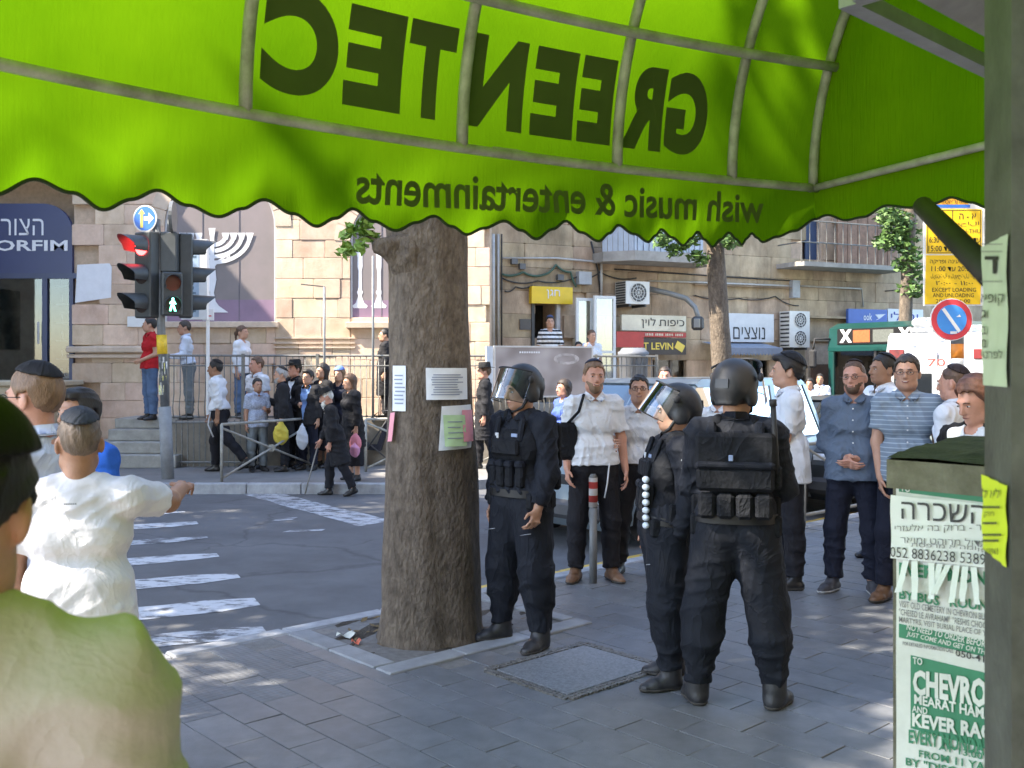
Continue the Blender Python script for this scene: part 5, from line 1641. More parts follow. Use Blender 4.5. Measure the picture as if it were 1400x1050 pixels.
# lettering on the outside of the canvas
letter_m = mat('awning_print', (.055, .085, .010), .8, .15, 3)
def dense(V, F, k):
    for _ in range(k):
        V = [tuple(p) for p in V]; mid = {}; out = []
        def m_(a, b):
            key = (min(a, b), max(a, b))
            if key not in mid: mid[key] = len(V); V.append(tuple((V[a][i] + V[b][i]) / 2 for i in range(3)))
            return mid[key]
        for f in F:
            for i in range(1, len(f) - 1):
                a, b, c = f[0], f[i], f[i + 1]; ab, bc, ca = m_(a, b), m_(b, c), m_(c, a)
                out += [(a, ab, ca), (ab, b, bc), (ca, bc, c), (ab, bc, ca)]
        F = out
    return np.array(V), F
def awn_text(txt, pxa, pxb, z0, z1, mode, bold):
    """runs from pxa (start, right) to pxb (end, left)"""
    Vt, Ft = text_geo(txt, 1.0, bold, res=10)
    Vt, Ft = dense(Vt, Ft, 3 if len(txt) == 1 else 1)     # so that the print follows the curve
    mn = Vt.min(0); mx = Vt.max(0); sa = s_of_px(pxa); sb = s_of_px(pxb)
    g = G(); P_ = []
    for v in Vt:
        f = (v[0] - mn[0]) / (mx[0] - mn[0]); s = sa + (sb - sa) * f; h_ = (v[1] - mn[1]) / (mx[1] - mn[1])
        if mode == 'vault': P_.append(vault(s, th_of_z(z0 + (z1 - z0) * h_), -.004))
        else:
            p, t, n = rail_at(s); zz = z0(s) + (z1(s) - z0(s)) * h_; f2 = (ZR - zz) / (ZR - hem_z(s))
            sway = .012 * math.sin(s * 6.1 + 1.2) * f2 + .004 * math.sin(s * 31) * f2 * f2 + .006 * math.sin(s * 14 + 6 * f2) * f2 + .004
            P_.append(np.array([p[0] + n[0] * sway, p[1] + n[1] * sway, zz]))
    g.add(P_, Ft)
    part('lettering', g, letter_m, aw, world=True)
for ch, xa, xb in (('G', 961, 905), ('R', 901, 845), ('E', 832, 786), ('E', 780, 722), ('N', 711, 634), ('T', 615, 551), ('E', 545, 466), ('C', 457, 353)):
    awn_text(ch, xa, xb, 2.585, 2.885, 'vault', .055)
def zpx(y_l, y_r):
    def f(s):
        p, t, n = rail_at(s); px = 700 + FPX * p[0] / p[1]
        y = y_l + (y_r - y_l) * (px - 485) / (1042 - 485)
        return EYE + (HZ - y) / FPX * p[1]
    return f
awn_text('wish music & entertainments', 1043, 484, zpx(279, 306), zpx(226, 266), 'val', .02)

# shop wall behind, from which the awning springs (it closes the street on this side)
sh = thing('shop_building', 'dark shop building that carries the green awning, behind the viewer', 'building', (2.5, -1.0, 0))
g = G(); wa = inner(-5.0, WALLT, 0); wb = inner(RL + 12, WALLT, 0)
pa, ta, na = rail_at(RL * .5)
qa = np.array([*(pa - ta * 30), 0]) + np.array([*(na * WALLT), 0]); qb = np.array([*(pa + ta * 16), 0]) + np.array([*(na * WALLT), 0]); nn3 = np.array([*na, 0])
V = [qa, qb, qb + nn3 * 6, qa + nn3 * 6]; V = V + [v + np.array([0, 0, 11.0]) for v in V]
g.add(V, [(3, 2, 1, 0), (4, 5, 6, 7), (0, 1, 5, 4), (1, 2, 6, 5), (2, 3, 7, 6), (3, 0, 4, 7)])
part('wall', g, mat('shop_wall', (.34, .29, .22), .9, .15, 2), sh, world=True)

# ---------------- louvred steel tray hanging under the awning at upper right
tr_ = thing('louvred_tray', 'grey steel tray with slanted slats hanging under the awning at upper right', 'steel tray', (1.25, 2.1, 2.5))
ta0 = np.array([.70, 2.06, 2.52]); tl = .95; tw = .62
frT = lambda u, d, w: tuple(ta0 + KD * u + PD * d + np.array([0, 0, w]))
trm = mat('tray_steel', (.30, .30, .32), .45, .15, 10, metal=.5)
for (u0, u1_, d0_, d1_) in ((0, tl, -.02, .02), (0, tl, tw - .02, tw + .02), (-.02, .02, .02, tw - .02), (tl - .02, tl + .02, .02, tw - .02)):
    g = G(); V = [frT(u, d, w) for w in (0, .035) for u, d in ((u0, d0_), (u1_, d0_), (u1_, d1_), (u0, d1_))]
    g.add(V, [(3, 2, 1, 0), (4, 5, 6, 7), (0, 1, 5, 4), (1, 2, 6, 5), (2, 3, 7, 6), (3, 0, 4, 7)]); part('frame', g, trm, tr_, world=True)
for i in range(5):
    d = .08 + i * .115; g = G(); V = [frT(u, d + dd, w) for (dd, w) in ((0, .03), (.085, .075), (.088, .07), (.003, .025)) for u in (.02, tl - .02)]
    g.add(V, [(0, 1, 3, 2), (2, 3, 5, 4), (4, 5, 7, 6), (6, 7, 1, 0), (0, 2, 4, 6), (1, 7, 5, 3)]); part('slat', g, trm, tr_, world=True)
for (u, d) in ((.02, .0), (tl - .02, .0), (.02, tw), (tl - .02, tw)):
    g = G(); q = np.array(frT(u, d, .03)); g.tube([q, q + np.array([0, 0, 1.27])], .008, 6); part('hanger', g, trm, tr_, world=True)

# dark strut tube across the parking sign
g = G(); a = at(1262, 282, 2.5); b = at(1356, 377, 1.78); d_ = (b - a) / np.linalg.norm(b - a)
g.tube([a - d_ * .004, a, b], [.022, .0245, .0245], 14)
stt = thing('awning_strut', 'thick black round strut slanting down to the green column', 'strut', tuple(a))
part('tube', g, mat('strut_black', (.012, .011, .010), .6, .2, 20), stt, True, world=True)
g = G(); g.tube([a - d_ * .012, a - d_ * .003], [.012, .021], 14); part('end_cap', g, mat('strut_cap', (.09, .085, .08), .5, .2, 30), stt, True, world=True)

# ---------------- green column at the right edge
colm = mat('column_green', (.055, .055, .05), .55, .35, 9, .002, 60, col2=(.11, .112, .10))
C0 = at(1383, 500, 1.45); cl = at(1346, 500, 1.62)
vx = np.array([cl[0] - C0[0], cl[1] - C0[1], 0]); fl = np.linalg.norm(vx); vx /= fl; vy = np.array([vx[1], -vx[0], 0])
co = thing('green_column', 'dark green steel column with stuck notices at the right edge', 'column', (C0[0] + .1, C0[1] + .05, 0))
frC = lambda u, d, w: tuple(np.array([C0[0], C0[1], 0]) + vx * u - vy * d + np.array([0, 0, w]))   # u along left face, d out of it
g = G()
V = [frC(u, d, w) for w in (-.01, 4.0) for u, d in ((.0, .0), (fl, .0), (fl, -.16), (.0, -.16))]
g.add(V, [(3, 2, 1, 0), (4, 5, 6, 7), (0, 1, 5, 4), (1, 2, 6, 5), (2, 3, 7, 6), (3, 0, 4, 7)]); part('shaft', g, colm, co, world=True)
# ================================================================ posters on the column and the cabinet
def zC(py, D): return EYE + (HZ - py) / FPX * D
paperG = mat('paper_green_white', (.50, .56, .47), .7, .1, 8); paperW = mat('paper_white', (.60, .61, .58), .7, .08, 12, .002, 30); yfl = mat('paper_fluorescent', (.62, .72, .03), .6, .06, 6)
inkg = mat('ink_green', (.03, .19, .10), .6, .08, 20); inkd = mat('ink_dark', (.03, .03, .035), .6, 0); inkgrey = mat('ink_grey', (.16, .16, .17), .7, 0)
def sheet(t, name, m, fr, u0, u1, w0, w1, d=.003, th_=.0015, wav=.0015):
    g = G(); n_ = 8; V = []
    for i in range(n_ + 1):
        for j in range(n_ + 1):
            u = u0 + (u1 - u0) * i / n_; w = w0 + (w1 - w0) * j / n_
            V.append(fr(u, d + wav * math.sin(i * 2.1 + j * 1.3), w))
    g.add(V, [(i * (n_ + 1) + j, (i + 1) * (n_ + 1) + j, (i + 1) * (n_ + 1) + j + 1, i * (n_ + 1) + j + 1) for i in range(n_) for j in range(n_)])
    return part(name, g, m, t, True, world=True)
# column notices (left face): picture x 1346..1383, u runs from the near corner (0) to the far edge (fl)
def colu(px):
    # solve picture x on the left face
    k = (px - 700) / FPX; return (k * C0[1] - C0[0]) / (vx[0] - k * vx[1])
def colz(px, py): u = colu(px); D = C0[1] + vx[1] * u; return zC(py, D)
ua, ub = colu(1381), fl - .002
nt_ = thing('column_notice', 'tall pale green notice with black Hebrew letters on the green column', 'poster', tuple(frC(fl / 2, .004, 1.75)))
sh_ = sheet(nt_, 'paper', paperG, frC, ua, ub, colz(1365, 528), colz(1365, 328), .004)
def colwrite(t, txt, x0, x1, y0, y1, m, bold=.0, d=.0075):
    g = G()
    Vt, Ft = text_geo(txt, 1, bold); mn = Vt.min(0); mx = Vt.max(0); P_ = []
    for v in Vt:
        px = x0 + (x1 - x0) * (v[0] - mn[0]) / (mx[0] - mn[0]); py = y1 + (y0 - y1) * (v[1] - mn[1]) / (mx[1] - mn[1])
        P_.append(frC(colu(px), d, colz(px, py)))
    g.add(P_, Ft); part('lettering', g, m, t, world=True)
g = G()
for (x0, x1, y0, y1) in ((1353, 1372, 350, 355), (1364, 1369, 355, 374)): g.add([frC(colu(x), .0075, colz(x, y)) for x, y in ((x0, y1), (x1, y1), (x1, y0), (x0, y0))], [(0, 1, 2, 3)])
part('lettering', g, ink, nt_, world=True)
colwrite(nt_, 'קופא'[::-1], 1348, 1380, 402, 418, ink, .0)
for ch, y in (('ג', 424), ('ב', 446), ('מ', 464)): colwrite(nt_, ch, 1348, 1355, y, y + 11, ink)
colwrite(nt_, 'לפרטי'[::-1], 1348, 1378, 478, 490, ink)
for y in (333, 343, 384): colwrite(nt_, '_________', 1348, 1378, y, y + 1.2, inkgrey, 0)
yn = thing('fluorescent_notice', 'yellow fluorescent notice with Hebrew print wrapped on the green column', 'poster', tuple(frC(fl / 2, .004, 1.5)))
sheet(yn, 'paper', yfl, frC, colu(1380), ub, colz(1362, 762), colz(1362, 656), .004)
colwrite(yn, 'לא ל'[::-1], 1350, 1374, 668, 681, ink); colwrite(yn, 'חזק'[::-1], 1352, 1366, 700, 708, ink)
for (x0, x1, y) in ((1350, 1374, 692), (1350, 1370, 714), (1350, 1376, 730), (1350, 1372, 738)): colwrite(yn, '--------', x0, x1, y, y + 3, inkd, .02)
colwrite(yn, '4103963', 1348, 1372, 750, 758, ink)

# ---------------- mossy stone cabinet with posters
E0 = np.array([at(1221, 500, 2.62)[0], 2.62, 0.0])
frK = lambda u, d, w: tuple(E0 + PD * u - KD * d + np.array([0, 0, w]))     # u towards the viewer along the poster face, d out of it
cab = thing('stone_cabinet', 'mossy topped stone utility cabinet covered with posters', 'cabinet', tuple(frK(.4, -.25, 0)))
stone_c = mat('cabinet_stone', (.075, .07, .045), .9, .35, 7, .006, 50, col2=(.20, .19, .15), detail=9, stain=.5)
moss = mat('moss', (.022, .028, .010), .95, .5, 14, .014, 70, col2=(.06, .068, .03))
zt_c = EYE - (628 - HZ) / FPX * 2.62
g = G(); V = [frK(u, d, w) for w in (-.01, zt_c - .075) for u, d in ((0, 0), (.85, 0), (.85, -.45), (0, -.45))]
g.add(V, [(3, 2, 1, 0), (4, 5, 6, 7), (0, 1, 5, 4), (1, 2, 6, 5), (2, 3, 7, 6), (3, 0, 4, 7)]); part('case', g, stone_c, cab, world=True)
g = G(); n_ = 14; V = []
# cap: slightly overhanging slab whose top rises towards the back
for lay, (o, w) in enumerate(((.012, zt_c - .075), (.012, zt_c))):
    for u, d in ((-o, o), (.85 + o, o), (.85 + o, -.45 - o), (-o, -.45 - o)): V.append(frK(u, d, w + (0.035 if (lay and d < 0) else 0)))
g.add(V, [(3, 2, 1, 0), (0, 1, 5, 4), (1, 2, 6, 5), (2, 3, 7, 6), (3, 0, 4, 7)]); part('cap', g, stone_c, cab, world=True)
g = G(); V = []; rm = np.random.RandomState(8)
for i in range(n_ + 1):
    for j in range(n_ + 1):
        u = -.012 + .874 * i / n_; d = .012 - .474 * j / n_
        V.append(frK(u, d, zt_c + .035 * j / n_ + .004 + abs(rm.normal(0, .004))))
g.add(V, [(i * (n_ + 1) + j, i * (n_ + 1) + j + 1, (i + 1) * (n_ + 1) + j + 1, (i + 1) * (n_ + 1) + j)[::-1] for i in range(n_) for j in range(n_)]); part('moss', g, moss, cab, True, world=True)
# the big printed poster
def cu(px): k = (px - 700) / FPX; return (k * E0[1] - E0[0]) / (PD[0] - k * PD[1])
def cz(px, py): u = cu(px); return EYE + (HZ - py) / FPX * (E0[1] + PD[1] * u)
def pwrite(t, txt, x0, x1, yl0, yl1, yr0, yr1, m, bold=.01, d=.0075, name='lettering', shear=0.0):
    """yl0/yl1 top/bottom at the left end, yr0/yr1 at the right end, picture rows"""
    g = G(); Vt, Ft = text_geo(txt, 1, bold, shear=shear); mn = Vt.min(0); mx = Vt.max(0); P_ = []
    a = np.array([cu(x0), 0.0]); ux0, ux1 = cu(x0), cu(x1); zl0, zl1, zr0, zr1 = cz(x0, yl0), cz(x0, yl1), cz(x1, yr0), cz(x1, yr1)
    for v in Vt:
        f = (v[0] - mn[0]) / (mx[0] - mn[0]); h_ = (v[1] - mn[1]) / (mx[1] - mn[1])
        P_.append(frK(ux0 + (ux1 - ux0) * f, d, (zl1 + (zr1 - zl1) * f) * (1 - h_) + (zl0 + (zr0 - zl0) * f) * h_))
    g.add(P_, Ft); part(name, g, m, t, world=True)
def pband(t, x0, x1, yl0, yl1, yr0, yr1, m, d=.0045, name='printed_band'):
    g = G(); V = []
    for (x, y) in ((x0, yl1), (x1, yr1), (x1, yr0), (x0, yl0)): V.append(frK(cu(x), d, cz(x, y)))
    g.add(V, [(0, 1, 2, 3)]); part(name, g, m, t, world=True)
XR = 1372                                        # the posters run on behind the column
po = thing('bus_tour_poster', 'long white poster with green bands of bus tour text on the cabinet', 'poster', tuple(frK(.1, .004, .9)))
g = G(); V = []
for i in range(7):
    x = 1226 + (XR - 1226) * i / 6
    for j in range(20):
        f = j / 19; y = (655 + (x - 1226) * .13) * (1 - f) + (1190 + (x - 1226) * .5) * f
        V.append(frK(cu(x), .003 + .0012 * math.sin(i * 1.7 + j * .9), cz(x, y)))
g.add(V, [(i * 20 + j, i * 20 + j + 1, (i + 1) * 20 + j + 1, (i + 1) * 20 + j) for i in range(6) for j in range(19)]); part('paper', g, paperW, po, True, world=True)
pband(po, 1230, XR, 660, 672, 676, 690, inkg); pwrite(po, 'TO', 1233, 1246, 662, 671, 664, 673, paperW, .02)
pwrite(po, 'EVERY MONDAY', 1231, XR + 30, 768, 786, 786, 806, inkg, .04)
pwrite(po, 'BY BUS', 1231, 1286, 806, 818, 814, 828, inkg, .03); pwrite(po, 'ROUND TRIP', 1300, XR + 40, 815, 829, 826, 842, inkg, .03)
pwrite(po, 'VISIT OLD CEMETERY IN CHEVRON BURIAL PL', 1231, XR, 820, 829, 842, 851, inkgrey, .005)
pwrite(po, '"CHESED LE AVRAHAM"  "RESHIS CHOCHMA"', 1231, XR - 4, 831, 840, 853, 862, inkgrey, .005)
pwrite(po, 'MARTYRS, VISIT BURIAL PLACE OF YISHAI', 1231, XR - 4, 842, 851, 864, 873, inkgrey, .005)
pband(po, 1230, XR, 852, 871, 880, 903, inkg)
pwrite(po, 'NO NEED TO ORDER BEFORE', 1241, XR - 18, 852, 860, 876, 886, paperW, .015, shear=.25); pwrite(po, 'JUST COME AND GET ON THE', 1241, XR - 18, 862, 870, 888, 898, paperW, .015, shear=.25)
pwrite(po, 'FOR DETAILED INFORMATION CALL', 1236, 1305, 876, 881, 886, 892, inkgrey, .02)
pwrite(po, '050-417', 1308, 1358, 887, 896, 897, 908, inkd, .01)
pband(po, 1246, XR, 895, 995, 925, 1030, inkg)
pwrite(po, 'TO', 1250, 1263, 897, 907, 899, 909, paperW, .02, .0085); pwrite(po, 'CHEVRON', 1250, 1372, 914, 948, 930, 972, paperW, .045, .0085)
pwrite(po, 'MEARAT HAMACHPELA', 1252, 1420, 948, 961, 980, 998, paperW, .03, .0085); pwrite(po, 'AND', 1249, 1270, 963, 972, 967, 976, paperW, .02, .0085)
pwrite(po, 'KEVER RACHEL', 1249, 1400, 973, 992, 996, 1020, paperW, .04, .0085)
pwrite(po, 'EVERY MONDAY & ', 1244, 1372, 996, 1015, 1012, 1036, inkg, .03); pwrite(po, 'AT 13.00', 1285, 1345, 1016, 1024, 1028, 1038, inkg, .02)
pwrite(po, 'FROM 11 YAFO', 1258, 1370, 1024, 1034, 1046, 1058, inkg, .02); pwrite(po, 'BY "DISCOUNT', 1240, 1365, 1034, 1045, 1058, 1072, inkg, .02)
# handwritten notice with tear-off strips, taped over it
hw = thing('handwritten_notice', 'white handwritten notice with phone number and tear-off strips over the tour poster', 'poster', tuple(frK(.1, .012, 1.4)))
g = G(); V = []
for i in range(7):
    x = 1221 + (XR - 1221) * i / 6
    for j in range(8):
        f = j / 7; y = (676 + (x - 1221) * .10) * (1 - f) + (762 + (x - 1221) * .10) * f
        V.append(frK(cu(x), .013 + .003 * math.sin(i * 1.3 + j), cz(x, y)))
g.add(V, [(i * 8 + j, i * 8 + j + 1, (i + 1) * 8 + j + 1, (i + 1) * 8 + j) for i in range(6) for j in range(7)]); part('paper', g, mat('paper_plain', (.66, .68, .68), .6, .05, 10, .002, 25), hw, True, world=True)
pwrite(hw, 'השכרה'[::-1], 1237, 1352, 685, 708, 690, 716, inkd, .0, .0195)
pwrite(hw, 'ור - ברוק בה אלעזרי'[::-1], 1228, 1350, 716, 728, 714, 727, inkgrey, .0, .0195); pwrite(hw, 'גדול מרוהט ומואר'[::-1], 1236, 1350, 731, 741, 736, 746, inkgrey, .0, .0195); pwrite(hw, 'קומה א מרפסת'[::-1], 1250, 1350, 741, 748, 746, 753, inkgrey, .0, .0195)
pwrite(hw, '052 8836238 5389', 1222, 1352, 746, 760, 756, 771, inkd, -.002, .0195)
rt = np.random.RandomState(12)
for i in range(9):
    x = 1238 + i * 11.5; y0 = 765 + i * 1.2; ln = 40 + rt.rand() * 18; sk = rt.normal(0, 6); g = G(); V = []
    if i in (2,): continue
    for j in range(6):
        f = j / 5
        for xx in (0, 8.5): V.append(frK(cu(x + xx + sk * f), .014 + .018 * f * (1 + .6 * rt.rand()) , cz(x + xx, y0 + ln * f)))
    g.add(V, [(2 * j + 1, 2 * j, 2 * j + 2, 2 * j + 3) for j in range(5)]); part('tear_off_strip', g, mat('paper_plain', (.66, .68, .68)), hw, True, world=True)

# ================================================================ trees
bark = mat('bark', (.080, .061, .045), .95, .3, 22, .024, 46, col2=(.21, .168, .128), stretch=(1, 1, .5), detail=12, stain=.35)
leaf_m = mat('leaves', (.05, .10, .02), .6, .35, 3, col2=(.09, .17, .035))
leaf_l = mat('leaves_light', (.12, .24, .04), .55, .3, 8, col2=(.22, .34, .06))
for _m in (leaf_m, leaf_l):
    _b = _m.node_tree.nodes["Principled BSDF"]; _b.inputs['Transmission Weight'].default_value = 0.0
def leaf_cloud(clumps, n, size, seed, flat=.6):
    r = np.random.RandomState(seed); nrm = lambda x: x / (np.linalg.norm(x, axis=1)[:, None] + 1e-9)
    C = np.array([c for c, _ in clumps]); Rr = np.array([q for _, q in clumps]); i = r.randint(len(clumps), size=n)
    P_ = C[i] + nrm(r.normal(0, 1, (n, 3))) * (Rr[i] * r.rand(n) ** .45)[:, None] * np.array([1, 1, .75])
    A = r.normal(0, 1, (n, 3)); A[:, 2] *= flat; A = nrm(A); B = nrm(np.cross(A, r.normal(0, 1, (n, 3))))
    l = (size * (.6 + .8 * r.rand(n)))[:, None]; w = l * .42
    V = np.stack([P_ - A * l * .5, P_ + B * w * .5 - A * l * .08, P_ + A * l * .5, P_ - B * w * .5 - A * l * .08], 1).reshape(-1, 3)
    return V, np.arange(4 * n).reshape(n, 4)
def leaf_part(name, VQ, m, t):
    me = np_mesh(name, VQ[0] - BASE[t.name], VQ[1], m); me.polygons.foreach_set('use_smooth', np.zeros(len(VQ[1]), bool)); return link(name, me, t)
def trunk_mesh(path, radii, seed, n=28, bumps=(), rough=.05, sub=5):
    r = np.random.RandomState(seed); ph = r.rand(8) * 6.28; V = []; F_ = []
    path = np.array(path, float); T_ = np.linspace(0, len(path) - 1, (len(path) - 1) * sub + 1)
    P_ = np.stack([np.interp(T_, range(len(path)), path[:, i]) for i in range(3)], 1); R_ = np.interp(T_, range(len(path)), radii)
    for i, (p, rr) in enumerate(zip(P_, R_)):
        for k in range(n):
            a = 2 * math.pi * k / n
            q = rr * (1 + rough * (math.sin(2 * a + ph[0] + p[2] * .7) + .7 * math.sin(3 * a + ph[1] - p[2] * 1.1) + .5 * math.sin(7 * a + ph[2] + 1.5 * p[2]) + .4 * math.sin(11 * a + ph[3] + 4 * p[2]) + .25 * math.sin(5 * a + 9 * p[2] + ph[4])))
            V.append((p[0] + q * math.cos(a), p[1] + q * math.sin(a), p[2]))
    m_ = len(P_)
    for i in range(m_ - 1):
        for k in range(n): F_.append((i * n + k, i * n + (k + 1) % n, (i + 1) * n + (k + 1) % n, (i + 1) * n + k))
    F_.append(tuple((m_ - 1) * n + k for k in range(n)))
    return V, F_
def tree(label, base, path, radii, crown, nleaf, size, seed, limbs=(), name='street_tree', lm=None, n=28):
    t = thing(name, label, 'tree', base)
    g = G(); g.add(*trunk_mesh(path, radii, seed, n)); tk = part('trunk', g, bark, t, True, world=True)
    for lb in limbs:
        g = G(); g.tube([np.array(p) for p in lb[0]], lb[1], 9); part('limb', g, bark, t, True, world=True)
    leaf_part('crown', leaf_cloud(crown, nleaf, size, seed), lm or leaf_m, t)
    return t, tk
T1 = np.array([-.53, 6.50, 0])
rc = np.random.RandomState(21)
def crown_at(c, R, n, rr, seed, flat=.7):
    r = np.random.RandomState(seed); out = []
    for i in range(n):
        d = r.normal(0, 1, 3); d /= np.linalg.norm(d); out.append((np.array(c) + d * R * np.array([1, 1, flat]) * (r.rand() ** .4), rr * (.7 + .6 * r.rand())))
    return out
cr1 = crown_at((-.6, 7.2, 8.2), 3.6, 46, .85, 1)
# a thin sprig at the old cut under the awning edge
limbs1 = [([(-.6, 6.5, 4.0), (-1.6, 7.0, 5.6), (-2.6, 7.6, 7.6)], [.2, .14, .05]), ([(-.5, 6.5, 4.2), (.6, 6.9, 5.8), (1.6, 7.6, 8.2)], [.2, .13, .05]), ([(-.55, 6.6, 4.4), (-.6, 8.0, 6.4), (-.5, 9.0, 8.5)], [.18, .12, .05]), ([(-.5, 6.45, 4.2), (-.2, 5.6, 6.0), (.2, 5.0, 8.0)], [.15, .1, .04])]
t1, tk1 = tree('thick street tree with papers stuck on its trunk at the kerb', tuple(T1), [T1 + np.array(p) for p in ((0, 0, -.03), (0.0, 0, .05), (.0, 0, .25), (.0, .0, .8), (-.01, 0, 1.4), (-.02, 0, 1.9), (-.03, 0, 2.4), (-.03, 0, 3.0), (-.02, 0, 4.3))],
               [.36, .335, .315, .295, .27, .25, .245, .26, .24], cr1, 15000, .17, 4, limbs1, n=44)
# burl and cut branch stub at upper left
def burl(cx, cz_, r, out=.16, hollow=True):
    g = G(); c = at(cx, cz_, 6.34); V = []
    F2 = Field(c - .5, c + .5, .02)
    F2.ell(c + np.array([.06, .10, 0]), (r * 1.05, r * .9, r * 1.25), k=.05)
    F2.cone(c + np.array([.14, .1, -.26]), c + np.array([0, -.0, .0]), .10, r * .8, .08)
    F2.cone(c, c + np.array([-out, -.06, .03]), r * .75, r * .42, .05)
    if hollow: F2.ell(c + np.array([-.02, -r * 1.0, .0]), (r * .34, .07, r * .62), k=.03, sub=True)
    Vb, Qb = F2.mesh(); Vb = folds(Vb, Qb, .012, 5, [((.3, .3, 1), 1), ((1, 0, .4), .7)], 60)
    o = link('burl', np_mesh('burl', Vb - BASE[t1.name], Qb, bark), t1)
burl(552, 345, .15, .14)
g = G(); c = at(510, 322, 6.25); cl_ = [(at(x, y, 6.25 + dd), .055) for x, y, dd in ((498, 318, 0), (485, 312, .05), (476, 322, 0), (495, 335, -.05), (508, 325, .05), (480, 338, .02), (472, 345, 0), (500, 305, 0))]
leaf_part('sprig', leaf_cloud(cl_, 210, .07, 77), leaf_l, t1)
g = G(); g.tube([at(530, 338, 6.25), at(508, 325, 6.25), at(480, 318, 6.25)], [.008, .006, .003], 5); part('twig', g, bark, t1, world=True)
# papers on the trunk
def trunk_paper(label, x0, y0, x1, y1, m, skew=0, lift=0.0, lines=0, D=6.17, curl=.0):
    c = at((x0 + x1) / 2, (y0 + y1) / 2, D); t = thing('paper_notice', label, 'paper', tuple(c))
    g = G(); V = []; n_ = 8
    def sp(x, y):
        z = at(x, y, D)[2]; ax_ = T1 + np.array([-.02, 0, 0]); rr = np.interp(z, [0.05, .25, .8, 1.4, 1.9, 2.4], [.335, .315, .295, .27, .25, .245]) + .022 + lift
        X = (x - 700) / FPX * D; dx = np.clip((X - ax_[0]) / rr, -.97, .97)
        return np.array([ax_[0] + dx * rr, ax_[1] - math.sqrt(1 - dx * dx) * rr, z])
    for i in range(n_ + 1):
        for j in range(n_ + 1):
            x = x0 + (x1 - x0) * i / n_ + skew * (j / n_); y = y0 + (y1 - y0) * j / n_ + skew * .3 * i / n_
            p_ = sp(x, y); p_[1] -= curl * (j / n_) ** 2 + .003 * math.sin(i + j * 1.7); V.append(p_)
    g.add(V, [(i * (n_ + 1) + j, i * (n_ + 1) + j + 1, (i + 1) * (n_ + 1) + j + 1, (i + 1) * (n_ + 1) + j) for i in range(n_) for j in range(n_)])
    pp_ = part('sheet', g, m, t, True, world=True)
    for k in range(lines):
        g = G(); f = .2 + .7 * k / max(1, lines); y = y0 + (y1 - y0) * f; V = []
        w0_, w1_ = .12 + .1 * rt.rand(), .75 + .2 * rt.rand()
        for i in range(9):
            x = x0 + (x1 - x0) * (w0_ + (w1_ - w0_) * i / 8) + skew * f
            for dy in (0, (y1 - y0) * .032):
                p_ = sp(x, y + dy + skew * .3 * (w0_ + (w1_ - w0_) * i / 8)); p_[1] -= .0065 + curl * f * f; V.append(p_)
        g.add(V, [(2 * i, 2 * i + 1, 2 * i + 3, 2 * i + 2) for i in range(8)]); part('print_line', g, mat('ink_blue_grey', (.25, .28, .36), .7, 0), pp_, world=True)
wp = mat('paper_sheet', (.68, .71, .74), .7, .05, 10, .002, 30)
trunk_paper('white printed sheet high on the middle of the thick trunk', 581, 503, 636, 547, wp, 1, 0, 9)
trunk_paper('narrow white sheet with a list on the left side of the thick trunk', 533, 500, 553, 563, wp, 0, 0, 8)
trunk_paper('white backing sheet under the green and pink papers on the trunk', 603, 556, 646, 617, wp, -4, .004)
trunk_paper('pale green paper curling over the white sheet on the trunk', 605, 568, 634, 611, mat('paper_green', (.42, .60, .34), .7, .06, 10), 3, .016, 4, curl=.02)
trunk_paper('pink paper hanging at the right edge of the thick trunk', 630, 562, 652, 606, mat('paper_pink', (.72, .30, .36), .7, .06, 10), 3, .012, 0, curl=.03)
trunk_paper('thin pink strip of paper on the left edge of the thick trunk', 530, 566, 537, 606, mat('paper_pink', (.72, .30, .36)), -4, .01, 0, curl=.01)

q2 = at(984, 500, 17.6)
tree('slim street tree trunk standing before the pale grey shop board', (q2[0], q2[1], .03), [(q2[0] + dx, q2[1], z) for dx, z in ((.12, .0), (.08, .5), (.05, 1.5), (0, 2.5), (-.06, 3.6), (-.1, 4.6))], [.24, .20, .18, .165, .155, .14],
     [(at(x, y, 17.3), .19) for x, y in ((912, 322), (925, 340), (940, 330), (905, 330), (955, 352), (948, 320), (972, 320), (1000, 330))] + crown_at((q2[0], q2[1] + .4, 7.4), 2.2, 18, .7, 5), 2400, .13, 9, [([(q2[0] - .1, q2[1], 4.2), (q2[0] - .5, q2[1], 4.9), (q2[0] - 1.0, q2[1] - .2, 5.4)], [.08, .06, .03])], n=16)
g = G()
q3 = at(1240, 500, 22.0)
tree('slender tree with ivy like leaves up its trunk behind the bus', (q3[0], q3[1], .03), [(q3[0] + dx, q3[1], z) for dx, z in ((-.15, .0), (-.12, 1.0), (-.05, 2.4), (.0, 3.8), (.1, 5.6))], [.2, .18, .15, .13, .12],
     [(at(x, y, 21.9), .3) for x, y in ((1215, 300), (1222, 315), (1235, 305), (1243, 320), (1246, 345), (1238, 360), (1230, 335), (1212, 330), (1252, 372), (1246, 395), (1216, 292))] + crown_at((q3[0], q3[1], 7.4), 2.4, 16, .7, 6), 3600, .15, 10, n=14)
